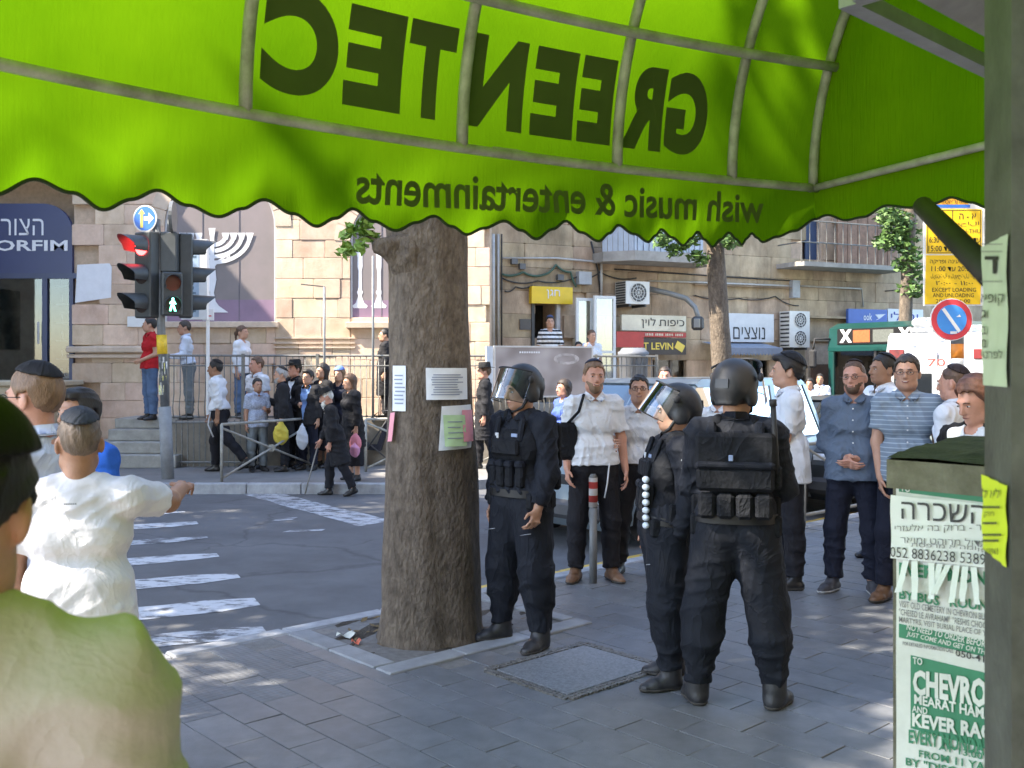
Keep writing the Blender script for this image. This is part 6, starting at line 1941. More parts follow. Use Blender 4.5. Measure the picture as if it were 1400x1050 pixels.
# unseen trees added beyond the left edge so their crowns shade the crossing
tree('unseen tree added at the left to shade the pavement', (-4.9, 3.1, 0), [(-4.9, 3.1, -.02), (-4.9, 3.1, .3), (-5.0, 3.3, 2), (-5.2, 3.8, 5.2)], [.34, .28, .25, .2], crown_at((-6.0, 6.1, 8.2), 4.3, 120, .95, 8, .55) + crown_at((-8.0, 2.5, 9.0), 1.5, 24, .75, 18, .6), 46000, .21, 12,
     [([(-5.2, 3.8, 5.0), (-5.8, 5.4, 6.6), (-6.4, 7.2, 8.2)], [.2, .14, .05]), ([(-5.2, 3.8, 5.0), (-7.0, 4.6, 6.8), (-8.6, 5.6, 8.4)], [.18, .12, .05]), ([(-5.2, 3.8, 5.0), (-4.2, 5.2, 7.0), (-3.6, 6.6, 8.6)], [.16, .11, .05])])
tree('second unseen tree added off the left edge to shade the crossing', (-11.4, 6.6, -.12), [(-11.4, 6.6, -.14), (-11.4, 6.6, .3), (-11.3, 6.7, 2), (-11.0, 7.0, 5.6)], [.34, .28, .25, .2], crown_at((-10.4, 8.7, 8.9), 3.8, 90, .95, 28, .5), 32000, .21, 32)
# unseen building added at the left to shade the far pavement
cb_ = thing('added_shade_building', 'tall unseen stone building added off the left edge to shade the far pavement', 'building', (-19, 14, 0))
g = G(); g.box((-19.5, 14.6, 6.3), (12, 9.6, 12.9)); part('wall', g, mat('far_stone', (.5, .42, .33), .9, .15, 1.5), cb_, world=True)
for fl_ in range(3):
    for k in range(4):
        g = G(); g.box((-13.49, 11.2 + k * 2.2, 3.0 + fl_ * 3.2), (.06, 1.0, 1.6)); part('window', g, mat('dark_window', (.012, .014, .016), .06, 0, spec=.7), cb_, world=True)

# ================================================================ traffic light
PX = -5.32; PY = 15.2
tl_ = thing('traffic_light', 'traffic light pole with red signal lit and green walking man beside the steps', 'traffic light', (PX, PY, .03))
grey = mat('signal_grey', (.055, .06, .062), .5, .15, 8); polem = mat('pole_grey', (.17, .18, .19), .5, .2, 8, metal=.3)
polez = lambda py: EYE + (HZ - py) / FPX * PY
dxp = lambda py: (220 + (py - 440) * .045 - 226) / FPX * PY + PX - (( -5.32 - at(226, 0, PY)[0]))
g = G(); g.tube([(dxp(650), PY, .03), (dxp(556), PY, polez(556))], .095, 14); part('sleeve', g, mat('sleeve_grey', (.24, .25, .26), .6, .2, 5), tl_, True, world=True)
g = G(); g.tube([(dxp(556), PY, polez(557)), (dxp(300), PY, polez(300))], .062, 12); pl_ = part('pole', g, polem, tl_, True, world=True)
g = G(); g.tube([(dxp(458), PY, polez(458)), (dxp(484), PY, polez(484))], .078, 12); part('yellow_push_button', g, mat('button_yellow', (.75, .5, .03), .5, .2, 15), pl_, True, world=True)
for i in range(16):
    a = -1.6 + rt.normal(0, .6); zz = polez(486 + rt.rand() * 50); s_ = .06 + rt.rand() * .05; g = G(); cx_ = dxp(510); V = []
    for (da, dz) in ((-.5, -.5), (.5, -.5), (.5, .5), (-.5, .5)):
        aa = a + da * s_ / .066; V.append((cx_ + .066 * math.cos(aa), PY + .066 * math.sin(aa), zz + dz * s_ * 1.2))
    g.add(V, [(0, 1, 2, 3)]); part('sticker', g, mat('sticker' + str(i % 4), [(.7, .7, .66), (.7, .66, .2), (.55, .6, .5), (.7, .7, .72)][i % 4], .7, .3, 30), pl_, world=True)
def signal_head(cx, cy, z0, z1, w, yaw, lens, hood=.34):
    """box with round lenses, each under a long hood. yaw: direction the lenses face"""
    f = np.array([math.cos(yaw), math.sin(yaw), 0]); s = np.array([-f[1], f[0], 0])
    n = len(lens); hh = (z1 - z0) / n
    R = np.stack([f, s, [0, 0, 1.0]], 1)
    g = G(); g.box((cx, cy, (z0 + z1) / 2), (.2, w, z1 - z0), bev=.02, R=R); hd = part('signal_head', g, grey, tl_, world=True)
    for i, (m_, kind) in enumerate(lens):
        c = np.array([cx, cy, z1 - hh * (i + .5)]) + f * .10; r = min(w, hh) * .40
        g = G(); ring = [c + f * .012 + s * r * math.cos(a) + np.array([0, 0, r * math.sin(a)]) for a in np.linspace(0, 2 * math.pi, 17)[:-1]]
        g.add([c + f * .004 + s * r * math.cos(a) + np.array([0, 0, r * math.sin(a)]) for a in np.linspace(0, 2 * math.pi, 17)[:-1]] + ring, [tuple(range(16, 32))] + [(k, (k + 1) % 16, (k + 1) % 16 + 16, k + 16) for k in range(16)]); ln = part('lens', g, m_, hd, world=True)
        if kind == 'man':
            mm = mat('walk_green', (.05, .6, .35), .4, 0, em=(.15, 1.0, .62), ems=4.0); g = G(); q = lambda u, w: tuple(c + f * .018 + s * u * r * -1 + np.array([0, 0, w * r]))
            g.add([q(.14 * math.cos(a) - .02, .72 + .15 * math.sin(a)) for a in np.linspace(0, 2 * math.pi, 9)[:-1]], [tuple(range(8))])
            for poly in ([(-.16, .52), (.14, .52), (.2, -.02), (-.14, -.02)], [(-.16, .5), (-.42, .1), (-.32, .04), (-.08, .34)], [(.12, .5), (.42, .16), (.34, .08), (.08, .32)], [(-.14, 0), (.06, 0), (-.22, -.82), (-.42, -.82)], [(-.02, 0), (.2, 0), (.42, -.78), (.22, -.82)]):
                g.add([q(u, w) for u, w in poly], [(0, 1, 2, 3)])
            part('walking_man', g, mm, ln, world=True)
        # hood: open-bottomed tapering half tube
        g = G(); V = []; m2 = 13
        for t in (0, 1):
            for k in range(m2):
                a = math.radians(-35 + 250 * k / (m2 - 1)); rr = r * (1.1 if t == 0 else .98)
                ln_ = hood * t * (.55 + .45 * max(0, math.sin(a)))
                V.append(c + f * (.004 + ln_) + s * rr * math.cos(a) + np.array([0, 0, rr * math.sin(a)]))
        g.add(V, [(k, k + 1, k + 1 + m2, k + m2) for k in range(m2 - 1)]); part('hood', g, grey, hd, True, world=True)
    return hd
off_l = mat('lens_off', (.03, .02, .018), .25, 0); red_on = mat('lens_red', (.6, .02, .02), .3, 0, em=(1.0, .04, .04), ems=3.2); amb = mat('lens_dim_red', (.12, .02, .012), .3, 0)
hx0 = at(205, 0, PY)[0]
signal_head(hx0 - .03, PY - .03, polez(435), polez(318), .36, math.radians(-120), [(red_on, 'o'), (off_l, 'o'), (off_l, 'o')], .42)
signal_head(at(236, 0, PY)[0], PY - .05, polez(432), polez(373), .30, math.radians(-62), [(amb, 'o'), (mat('lens_black', (.01, .015, .013), .3, 0), 'man')], .16)
signal_head(at(243, 0, PY)[0] + .05, PY + .22, polez(434), polez(318), .34, math.radians(20), [(off_l, 'o'), (off_l, 'o'), (off_l, 'o')], .36)
g = G(); g.box((at(232, 0, PY)[0], PY + .03, polez(345)), (.26, .2, .62), bev=.02); part('signal_back', g, grey, tl_, world=True)
# round blue arrow sign and the edge-on sign beside it
def disc(parent, c, r, nrm, m, name, th_=.02, rim=None):
    nrm = unit(nrm); s = unit(np.cross(nrm, (0, 0, 1))); u = np.cross(s, nrm); g = G(); n = 24
    V = [c + nrm * t + r * (math.cos(a) * s + math.sin(a) * u) for t in (0, th_) for a in np.linspace(0, 2 * math.pi, n + 1)[:-1]]
    g.add(V, [tuple(range(n - 1, -1, -1)), tuple(range(n, 2 * n))] + [(k, (k + 1) % n, (k + 1) % n + n, k + n) for k in range(n)]); return part(name, g, m, parent, world=True), (lambda x, y, d: tuple(c + nrm * (th_ + d) - s * x * -1 * 1.0 + u * y) if False else tuple(c + nrm * (th_ + d) + s * x + u * y))
blu = mat('sign_blue_round', (.03, .14, .55), .4, .05); wht = mat('sign_white', (.72, .73, .74), .4, .04)
sg_ = thing('arrow_sign', 'round blue sign with arrows on top of the traffic light', 'sign', (at(199, 0, PY)[0], PY, polez(318)))
c = at(199, 299, PY - .05); dsk, q = disc(sg_, c, .205, (-.25, -1, 0), wht, 'sign_disc')
g = G(); g.tube([(c[0], c[1] + .04, c[2] - .2), (dxp(318), PY, polez(318) - .1)], .025, 6); part('bracket', g, polem, sg_, world=True)
_, q2_ = disc(sg_, c + unit((-.25, -1, 0)) * .0215, .185, (-.25, -1, 0), blu, 'blue_face', .003)
def poly_on(t, q, polys, m, name='symbol', d=.003):
    g = G()
    for P_ in polys: g.add([q(x, y, d) for x, y in P_], [tuple(range(len(P_)))])
    part(name, g, m, t, world=True)
sq_ = 1 if q2_(1, 0, 0)[0] > q2_(0, 0, 0)[0] else -1
poly_on(sg_, q2_, [[(sq_ * x_, y_) for x_, y_ in ((-.01, -.03), (.07, -.03), (.07, -.09), (.16, 0), (.07, .09), (.07, .03), (-.01, .03))]], wht, 'arrow')
poly_on(sg_, q2_, [[(sq_ * x_, y_) for x_, y_ in ((-.075, -.14), (-.025, -.14), (-.025, .07), (.01, .07), (-.05, .15), (-.11, .07), (-.075, .07))]], mat('arrow_yellow', (.6, .5, .1), .5, .1), 'arrow')
eg = thing('edge_on_sign', 'round sign seen nearly edge-on above the right signal head', 'sign', (at(232, 0, PY)[0], PY, polez(318)))
disc(eg, at(234, 297, PY), .25, (1, .16, 0), mat('sign_back', (.14, .145, .15), .5, .1, metal=.3), 'sign_disc', .05)
g = G(); g.tube([at(230, 320, PY), at(232, 300, PY)], .03, 6); part('bracket', g, polem, eg, world=True)
# light box beside the lights, small signs and thin posts on the platform
lb = thing('tall_light_box', 'tall narrow pale blue poster box left of the menorah print', 'poster box', (at(274, 0, 16.4)[0], 16.4, polez(470)))
frL = lambda u, d, w: (at(250, 0, 16.4)[0] + u, 16.4 - d, w)
zz0, zz1 = EYE + (HZ - 437) / FPX * 16.4, EYE + (HZ - 328) / FPX * 16.4
g = G(); g.prism([(0, zz0), (.43, zz0), (.43, zz1), (0, zz1)], 0, .10, 0, frL); part('case', g, wht, lb, world=True)
g = G(); g.prism([(.03, zz0 + .04), (.30, zz0 + .04), (.30, zz1 - .04), (.03, zz1 - .04)], .101, .104, 0, frL); ps = part('poster', g, mat('poster_blue', (.36, .46, .58), .4, .15, 5), lb, world=True)
g = G()
for k in range(4):
    cz_ = zz0 + .22 + k * .3; g.prism([(.16 + .06 * math.cos(a), cz_ + .05 * math.sin(a)) for a in np.linspace(0, 2 * math.pi, 11)[:-1]], .1045, .108, 0, frL); g.prism([(.08, cz_ - .1), (.25, cz_ - .1), (.25, cz_ - .07), (.08, cz_ - .07)], .1045, .108, 0, frL)
part('poster_print', g, mat('poster_dark', (.10, .16, .22), .5, .2), ps, world=True)
g = G(); g.tube([(at(283, 0, 16.9)[0], 16.95, .8), (at(283, 0, 16.9)[0], 16.95, zz1)], .03, 8); 
part('post', g, wht, lb, world=True)
g = G(); g.box((at(283, 0, 16.9)[0] + .02, 16.9, EYE + (HZ - 430) / FPX * 16.9), (.2, .02, .2), bev=.004); sp_ = part('small_sign', g, wht, lb, world=True)
g = G(); g.box((at(283, 0, 16.9)[0] + .02, 16.888, EYE + (HZ - 432) / FPX * 16.9), (.12, .003, .02)); part('red_mark', g, mat('ink_red', (.6, .05, .04), .5, 0), sp_, world=True)
for i, (x, top) in enumerate(((443.5, 392), (510, 350))):
    g = G(); c = at(x, 0, 16.97); zt2 = EYE + (HZ - top) / FPX * 16.97; g.tube([(c[0], 16.97, .8), (c[0], 16.97, zt2)], .022, 7)
    t = thing('thin_post', ['thin grey post with a wire arm rising from the railing', 'thin pale post left of the thick trunk in front of the candlestick print'][i], 'post', (c[0], 16.97, .8)); part('shaft', g, polem, t, True, world=True)
    if i == 0:
        g = G(); g.tube([(c[0], 16.97, zt2), (c[0] - .47, 17.3, zt2 + .07)], .012, 5); part('wire_arm', g, cable_m, t, world=True)

# ================================================================ X barriers, bollard
barm = mat('barrier_paint', (.30, .29, .26), .55, .25, 10, metal=.3)
def barrier(label, a, b, h=.86):
    a = np.array(a, float); b = np.array(b, float); t = thing('crowd_barrier', label, 'barrier', tuple((a + b) / 2), 0, 'X shaped pavement barriers')
    up = np.array([0, 0, h])
    for q in (a, b):
        g = G(); g.tube([q, q + up], .024, 8); part('post', g, barm, t, True, world=True)
    g = G(); g.tube([a + up, b + up], .022, 8); part('top_rail', g, barm, t, True, world=True)
    g = G(); g.tube([a + up * .94, b + up * .06], .018, 8); part('brace', g, barm, t, True, world=True)
    g = G(); g.tube([a + up * .06, b + up * .94], .018, 8); part('brace', g, barm, t, True, world=True)
    c = (a + b) / 2 + up * .5; g = G(); g.lathe([(.02, -.012), (.06, -.012), (.06, .012), (.02, .012)], c, 12, R=rotx(math.pi / 2)); part('boss', g, barm, t, world=True)
def gb(px, py): return ground(px, py, .03)
barrier('X braced metal barrier in front of the crowd by the steps', gb(303, 659), gb(432, 641))
barrier('X braced metal barrier mostly hidden behind the thick tree trunk', at(500, 500, 16.2) * np.array([1, 1, 0]) + np.array([0, 0, .03]), at(640, 500, 16.9) * np.array([1, 1, 0]) + np.array([0, 0, .03]))
barrier('X braced metal barrier beside the man in the black hat and coat', at(650, 500, 17.1) * np.array([1, 1, 0]) + np.array([0, 0, .03]), at(800, 500, 17.6) * np.array([1, 1, 0]) + np.array([0, 0, .03]))
# red and white striped bollard among the white shirted men
c = ground(811, 797); bo = thing('striped_bollard', 'grey bollard with red and white bands between the white shirted men', 'bollard', tuple(c))
g = G(); g.tube([(0, 0, 0), (0, 0, .62)], .032, 12); part('post', g, mat('bollard_grey', (.16, .17, .18), .5, .15), bo, True)
g = G(); g.tube([(0, 0, .62), (0, 0, .86)], .036, 12); part('striped_band', g, stripe_mat('bollard_stripes', (.42, .4, .39), (.28, .035, .03), .11, .5), bo, True)
g = G(); g.tube([(0, 0, .86), (0, 0, .89)], [.036, .02], 12); part('cap', g, mat('bollard_grey', (.16, .17, .18)), bo, True)
# low kerb railing behind the men at right
kr = thing('kerb_railing', 'thin grey kerb railing between the men at the right', 'railing', tuple(kp(8.2, -.05, 0)))
for a in (7.2, 9.0, 10.8):
    g = G(); g.tube([kp(a, -.05, 0), kp(a, -.05, .9)], .022, 8); part('post', g, barm, kr, True, world=True)
for z in (.9, .12):
    g = G(); g.tube([kp(7.2, -.05, z), kp(10.8, -.05, z)], .02, 8); part('rail', g, barm, kr, True, world=True)
for a in (7.2, 9.0):
    g = G(); g.tube([kp(a, -.05, .88), kp(a + 1.8, -.05, .14)], .015, 8); part('brace', g, barm, kr, True, world=True)

# ================================================================ parking sign
SD = 11.8
ps = thing('parking_sign', 'yellow parking rules board above a round no parking sign', 'sign', tuple(np.array([at(1305, 0, SD)[0], SD, 0])))
g = G(); x = at(1312, 0, SD)[0]; g.tube([(x, SD + .06, 0), (x, SD + .06, at(0, 275, SD)[2])], .045, 12); pst = part('post', g, polem, ps, True, world=True)
for (y0, y1, cc, nm) in ((455, 470, (.20, .21, .22), 'grey'), (470, 490, (.75, .25, .03), 'orange'), (490, 505, (.7, .7, .68), 'white')):
    g = G(); g.tube([(x, SD + .06, at(0, y1, SD)[2]), (x, SD + .06, at(0, y0, SD)[2])], .075, 12); part('band', g, mat('band_' + nm, cc, .5, .1), pst, True, world=True)
frS = lambda u, d, w: tuple(at(1265, 0, SD)[0] + u * 1.0 for _ in (0,)) + (SD + .0 - d, w)
zS = lambda py: at(0, py, SD)[2]; uS = lambda px: (px - 1265) / FPX * SD
yelS = mat('parking_yellow', (.80, .52, .015), .45, .05, 4)
g = G(); g.prism([(uS(1263), zS(418)), (uS(1352), zS(418)), (uS(1352), zS(268)), (uS(1263), zS(268))], -.02, 0, 0, frS); bk = part('backing', g, wht, ps, world=True)
g = G(); g.prism([(uS(1264), zS(416)), (uS(1340), zS(416)), (uS(1342), zS(349)), (uS(1266), zS(349))], .001, .006, 0, frS); y1_ = part('lower_plate', g, yelS, ps, world=True)
g = G(); g.prism([(uS(1266), zS(347)), (uS(1342), zS(347)), (uS(1342), zS(286)), (uS(1266), zS(286))], .001, .006, 0, frS); y2_ = part('upper_plate', g, yelS, ps, world=True)
g = G(); g.prism([(uS(1277), zS(284)), (uS(1326), zS(284)), (uS(1326), zS(280)), (uS(1277), zS(280))], .001, .006, 0, frS); part('blue_band', g, blu, ps, world=True)
g = G(); g.prism([(uS(1280), zS(279.5)), (uS(1324), zS(279.5)), (uS(1320), zS(271)), (uS(1284), zS(271))], .001, .006, 0, frS); y3_ = part('top_plate', g, mat('plate_orange', (.75, .36, .03), .5, .1), ps, world=True)
def sgt(t, s, x0, x1, y0, y1, m=ink, b=.0):
    g = G(); text_fit(g, s, uS(x0), uS(x1), zS(y1), zS(y0), frS, b, .009); part('lettering', g, m, t, world=True)
sgt(y3_, 'מותראסור'[::-1], 1284, 1320, 273, 278.5)
sgt(y2_, 'א - ה'[::-1], 1311, 1334, 292, 300, b=.005); sgt(y2_, 'ו'[::-1], 1282, 1285, 292, 300); sgt(y2_, 'الاحد'[::-1], 1306, 1338, 303, 310); sgt(y2_, 'الجمعة'[::-1], 1272, 1296, 303, 310); sgt(y2_, 'SUN-THU', 1306, 1340, 313, 319); sgt(y2_, 'FRI', 1279, 1293, 313, 319)
sgt(y2_, '6:30 - עד'[:7] + 'דע', 1270, 1300, 324, 332, b=.005); sgt(y2_, '15:00 דע', 1269, 1300, 336, 344, b=.005); sgt(y2_, '6:30 - דע', 1307, 1340, 324, 332); sgt(y2_, '19:00', 1307, 1330, 336, 344)
for (xa, xb, ya, yb) in ((1301.5, 1302.3, 288, 345), (1267.5, 1340.5, 287.3, 288), (1267.5, 1340.5, 345.3, 346), (1267.5, 1268.2, 288, 345.3), (1339.8, 1340.5, 288, 345.3)):
    g = G(); g.prism([(uS(xa), zS(yb)), (uS(xb), zS(yb)), (uS(xb), zS(ya)), (uS(xa), zS(ya))], .0062, .008, 0, frS); part('ruled_line', g, ink, y2_, world=True)
sgt(y1_, 'למעט טעינה ופריקה'[::-1], 1271, 1337, 354, 362); sgt(y1_, '11:00 דע 20:00', 1273, 1330, 364, 371, b=.005); sgt(y1_, 'ماعدا للتحميل و التنزيل'[::-1], 1272, 1336, 374, 382); sgt(y1_, '٢٠:٠٠ - ١١:٠٠', 1279, 1330, 384, 390)
sgt(y1_, 'EXCEPT LOADING', 1274, 1334, 393.5, 399); sgt(y1_, 'AND UNLOADING', 1275, 1331, 401, 406.5); sgt(y1_, '20:00 - 11:00', 1279, 1326, 409, 414)
c = at(1300, 437, SD - .02); dk, qd = disc(ps, c, .252, (0, -1, 0), wht, 'sign_disc')
_, qr = disc(ps, c + np.array([0, -.0205, 0]), .243, (0, -1, 0), mat('sign_red_round', (.62, .05, .07), .4, .05), 'red_ring', .003)
_, qb_ = disc(ps, c + np.array([0, -.024, 0]), .178, (0, -1, 0), mat('sign_blue_light', (.06, .28, .72), .4, .05), 'blue_face', .003)
sx_ = 1 if qb_(1, 0, 0)[0] > qb_(0, 0, 0)[0] else -1
poly_on(ps, qb_, [[(sx_ * (-.105 - .016), .13 - .012), (sx_ * (-.105 + .016), .13 + .012), (sx_ * (.09 + .016), -.145 + .012), (sx_ * (.09 - .016), -.145 - .012)]], wht, 'diagonal_bar')
poly_on(ps, qb_, [[(sx_ * -.02, -.17), (sx_ * .06, -.17), (sx_ * .06, -.14), (sx_ * -.02, -.14)], [(sx_ * .05, .03), (sx_ * .11, .03), (sx_ * .09, .06)]], wht, 'sticker')
# ================================================================ vehicles
rubber = mat('tyre', (.018, .018, .019), .85, .1); rimm = mat('rim', (.42, .43, .45), .35, .1, metal=.7)
carglass = glass_mat('car_glass', (.35, .42, .45), .10)
darkin = mat('car_inside', (.02, .02, .022), .8, .2)
def wheel(t, x, y, r, w=.2):
    g = G(); R = rotx(math.pi / 2)
    g.lathe([(r * .6, -w / 2), (r * .93, -w / 2), (r, -w / 2 + .03), (r, w / 2 - .03), (r * .93, w / 2), (r * .6, w / 2)], (x, y, r), 22, R=R); wv = part('wheel', g, rubber, t, True)
    g = G(); g.lathe([(r * .15, -w / 2 - .006), (r * .58, -w / 2 - .004), (r * .62, -w / 2 + .02), (r * .62, w / 2 - .02), (r * .58, w / 2 + .004), (r * .15, w / 2 + .006)], (x, y, r), 16, R=R); part('rim', g, rimm, wv, True)
def car(name, label, cat, loc, heading, L, W, H, paint, belt, hood_h, cab, r=.32, tilt=.18):
    """heading: unit vector of the nose. local x forward, y left. cab: (rear base, rear top, front top, front base) along x"""
    t = thing(name, label, cat, loc, math.atan2(heading[1], heading[0]))
    hl = L / 2; hw = W / 2
    yy = lambda w: hw * (1 - .10 * max(0, .5 - w) / .5 - tilt * max(0, w - belt) / (H - belt))
    fr = lambda u, d, w: (u, d * yy(w) * (1 - .10 * (abs(u) / hl) ** 6), w)
    b = [(-hl, .35), (-hl + .03, belt - .05), (-hl + .12, belt)] + [(cab[0], belt), (cab[3], belt - .01)] + [(hl - .35, hood_h), (hl - .08, hood_h - .12), (hl, hood_h - .28), (hl - .02, .3), (hl - .15, .2)]
    # wheel arches
    fx, rx = hl * .62, -hl * .60
    for c in (fx, rx): b += [(c + (r + .06) * math.cos(a), r + (r + .06) * math.sin(a)) for a in np.linspace(-.2, math.pi + .2, 12)]
    b += [(-hl + .15, .2)]
    def body_geo(poly, a, bb): g = G(); n = len(poly); g.prism(poly, a, bb, 0, fr); return g
    body = part('body', body_geo(b, -1, 1), paint, t)
    cabp = [(cab[0], belt + .002), (cab[3], belt + .002), (cab[2], H - .05), (cab[2] - .15, H), (cab[1] + .12, H), (cab[1], H - .06)]
    # cabin shell as posts and roof, with panes between
    g = G(); g.prism([(cab[2], H - .055), (cab[2] - .15, H), (cab[1] + .12, H), (cab[1], H - .065), (cab[1] + .05, H - .09), (cab[2] - .04, H - .09)], -1, 1, 0, fr); rf = part('roof', g, paint, t)
    ins = lambda f, w: (cab[0] + (cab[1] - cab[0]) * f, w)
    for sg in (-1, 1):
        n_p = 3
        xs0 = np.linspace(cab[0], cab[3], n_p + 1); xs1 = np.linspace(cab[1], cab[2], n_p + 1)
        for i in range(n_p + 1):
            a0, a1 = xs0[i], xs1[i]; g = G(); wd = .045
            V = [fr(a0 - wd, sg * .985, belt), fr(a0 + wd, sg * .985, belt), fr(a1 + wd, sg * .985, H - .08), fr(a1 - wd, sg * .985, H - .08), fr(a0 - wd, sg * .94, belt), fr(a0 + wd, sg * .94, belt), fr(a1 + wd, sg * .94, H - .08), fr(a1 - wd, sg * .94, H - .08)]
            F_ = [(0, 1, 2, 3), (7, 6, 5, 4), (0, 4, 5, 1), (1, 5, 6, 2), (2, 6, 7, 3), (3, 7, 4, 0)]; g.add(V, F_ if sg < 0 else [f[::-1] for f in F_]); part('pillar', g, paint, t)
        for i in range(n_p):
            g = G(); wd = .05; V = [fr(xs0[i] + wd, sg * .965, belt), fr(xs0[i + 1] - wd, sg * .965, belt), fr(xs1[i + 1] - wd, sg * .965, H - .085), fr(xs1[i] + wd, sg * .965, H - .085)]
            g.add(V, [(0, 1, 2, 3)]); part('side_window', g, carglass, t)
    for (a, bb, nm) in ((cab[3], cab[2], 'windscreen'), (cab[0], cab[1], 'rear_window')):
        g = G(); g.add([fr(a, -.93, belt), fr(a, .93, belt), fr(bb, .93, H - .08), fr(bb, -.93, H - .08)], [(0, 1, 2, 3)]); part(nm, g, carglass, t)
    for (x, y) in ((fx, 1), (fx, -1), (rx, 1), (rx, -1)): wheel(t, x, y * (hw - .11), r)
    for sg in (-1, 1):
        g = G(); g.box((hl - .10, sg * hw * .66, hood_h - .22), (.14, .34, .16), bev=.03); part('headlight', g, mat('lamp_clear', (.55, .57, .6), .15, 0, spec=.8), t)
        g = G(); g.box((-hl + .06, sg * hw * .74, belt - .16), (.12, .22, .28), bev=.03); part('tail_light', g, mat('lamp_red', (.35, .02, .02), .2, 0), t)
        g = G(); g.box((cab[3] - .25, sg * (hw + .08), belt + .08), (.16, .18, .13), bev=.03); part('mirror', g, paint, t)
        for x in (.35, -.55): 
            g = G(); g.box((x, sg * (hw - .005), belt - .12), (.18, .03, .03), bev=.008); part('door_handle', g, darkin, t)
    for (x, sgx) in ((hl - .04, 1), (-hl + .03, -1)):
        g = G(); g.box((x, 0, .40), (.16, W * .88, .2), bev=.05); part('bumper', g, mat('bumper_dark', (.05, .05, .055), .6, .1), t)
    g = G(); g.box((hl - .03, 0, hood_h - .3), (.06, W * .5, .12), bev=.02); part('grille', g, darkin, t)
    for x in (-.1, .55):
        for y in (-.36, .36):
            g = G(); g.box((x, y, .85), (.14, .46, .7), bev=.06); part('seat', g, darkin, t)
    return t
KH = KD
c1 = np.array([1.95, 11.9, -.12])
car('parked_minivan', 'silver blue minivan behind the two smiling men in white shirts', 'car', tuple(c1), -KH, 4.3, 1.75, 1.74, mat('paint_silver_blue', (.25, .31, .36), .3, .05, 3, metal=.4, coat=.6), 1.02, 1.0, (-2.05, -1.75, .55, 1.25))
c2 = np.array([5.05, 14.15, -.12])
car('parked_car', 'dark grey car behind the man in the blue grey shirt', 'car', tuple(c2), -KH, 4.3, 1.75, 1.45, mat('paint_dark_grey', (.045, .05, .055), .3, .05, 3, metal=.4, coat=.6), .95, .93, (-1.7, -1.15, .35, 1.05))

# ---------------- ambulance, rear view
AH = unit((.55, .84, 0)); ac_ = at(1283, 0, 18.0); am = thing('ambulance', 'white ambulance seen from behind with red lights and the number 70', 'ambulance', (ac_[0] + AH[0] * 2.6, ac_[1] + AH[1] * 2.6, -.12), math.atan2(AH[1], AH[0]))
amw = mat('ambulance_white', (.44, .45, .46), .3, .04, 3, coat=.5)
hl, hw, Hh = 2.6, .99, 2.5
prof = [(-hl, .35), (-hl, 1.9), (-hl + .10, Hh - .08), (-hl + .25, Hh), (1.2, Hh), (1.75, Hh - .2), (2.3, 1.35), (hl, 1.1), (hl, .35)]
yyA = lambda w: hw * (1 - .10 * max(0, w - 1.2) / 1.3)
frA_ = lambda u, d, w: (u, d * yyA(w), w)
g = G(); g.prism(prof, -1, 1, 0, frA_); part('body', g, amw, am)
for (x, y) in ((1.65, 1), (1.65, -1), (-1.55, 1), (-1.55, -1)): wheel(am, x, y * (hw - .08), .35)
def abox(name, y0, y1, z0, z1, m, d=.012, par=None):
    g = G(); zc = (z0 + z1) / 2; xo = -hl + (0 if zc < 1.9 else .10 * (zc - 1.9) / (Hh - 1.98))
    g.box((xo - d / 2 - .001, (y0 + y1) / 2, zc), (d, abs(y1 - y0), z1 - z0), bev=.004); return part(name, g, m, par or am)
rl = mat('amb_light', (.16, .012, .015), .2, .1); blackg = mat('dark_window', (.012, .014, .016), .06, 0, spec=.7)
for sg in (-1, 1):
    dr = abox('rear_door', sg * .02, sg * .86, .5, 2.2, amw, .014)
    g = G(); g.box((-hl - .022, sg * .44, 1.42), (.012, .66, .66), bev=.006); part('rear_window', g, blackg, dr)
    g = G(); g.box((-hl - .03, sg * .09, 1.0), (.03, .05, .18), bev=.01); part('handle', g, darkin, dr)
    g = G(); g.box((-hl + .0, sg * .72, 2.10), (.08, .26, .18), bev=.01); part('warning_light', g, rl, am)
    g = G(); g.box((-hl - .012, sg * .92, .95), (.03, .12, .5), bev=.01); part('tail_light', g, mat('lamp_red', (.35, .02, .02)), am)
g = G(); g.box((-hl - .02, 0, .42), (.16, 1.85, .2), bev=.04); part('bumper', g, mat('bumper_dark', (.05, .05, .055)), am)
red_i = mat('ink_red', (.6, .05, .04), .5, 0)
# rear lettering: viewer sees local +y at the left
frR = lambda u, d, w: (-hl - .022 - d, -u, w)
g = G(); text_fit(g, '70', -.18, .12, 1.88, 2.02, frR, .0, .0); part('lettering', g, red_i, am)
g = G(); text_fit(g, 'מתנדבים בפעולה'[::-1], -.52, .42, 2.09, 2.17, frR, .0, .0); part('lettering', g, mat('ink_lilac', (.35, .30, .45), .5, 0), am)
g = G(); g.box((-.9, 0, Hh + .09), (.5, 1.3, .17), bev=.05); part('light_bar', g, amw, am)
g = G(); g.box((-1.9, 0, Hh + .05), (.9, 1.1, .10), bev=.03); part('roof_hatch', g, amw, am)
g = G(); g.box((-1.9, .3, Hh + .2), (.6, .5, .18), bev=.06); part('roof_unit', g, amw, am)

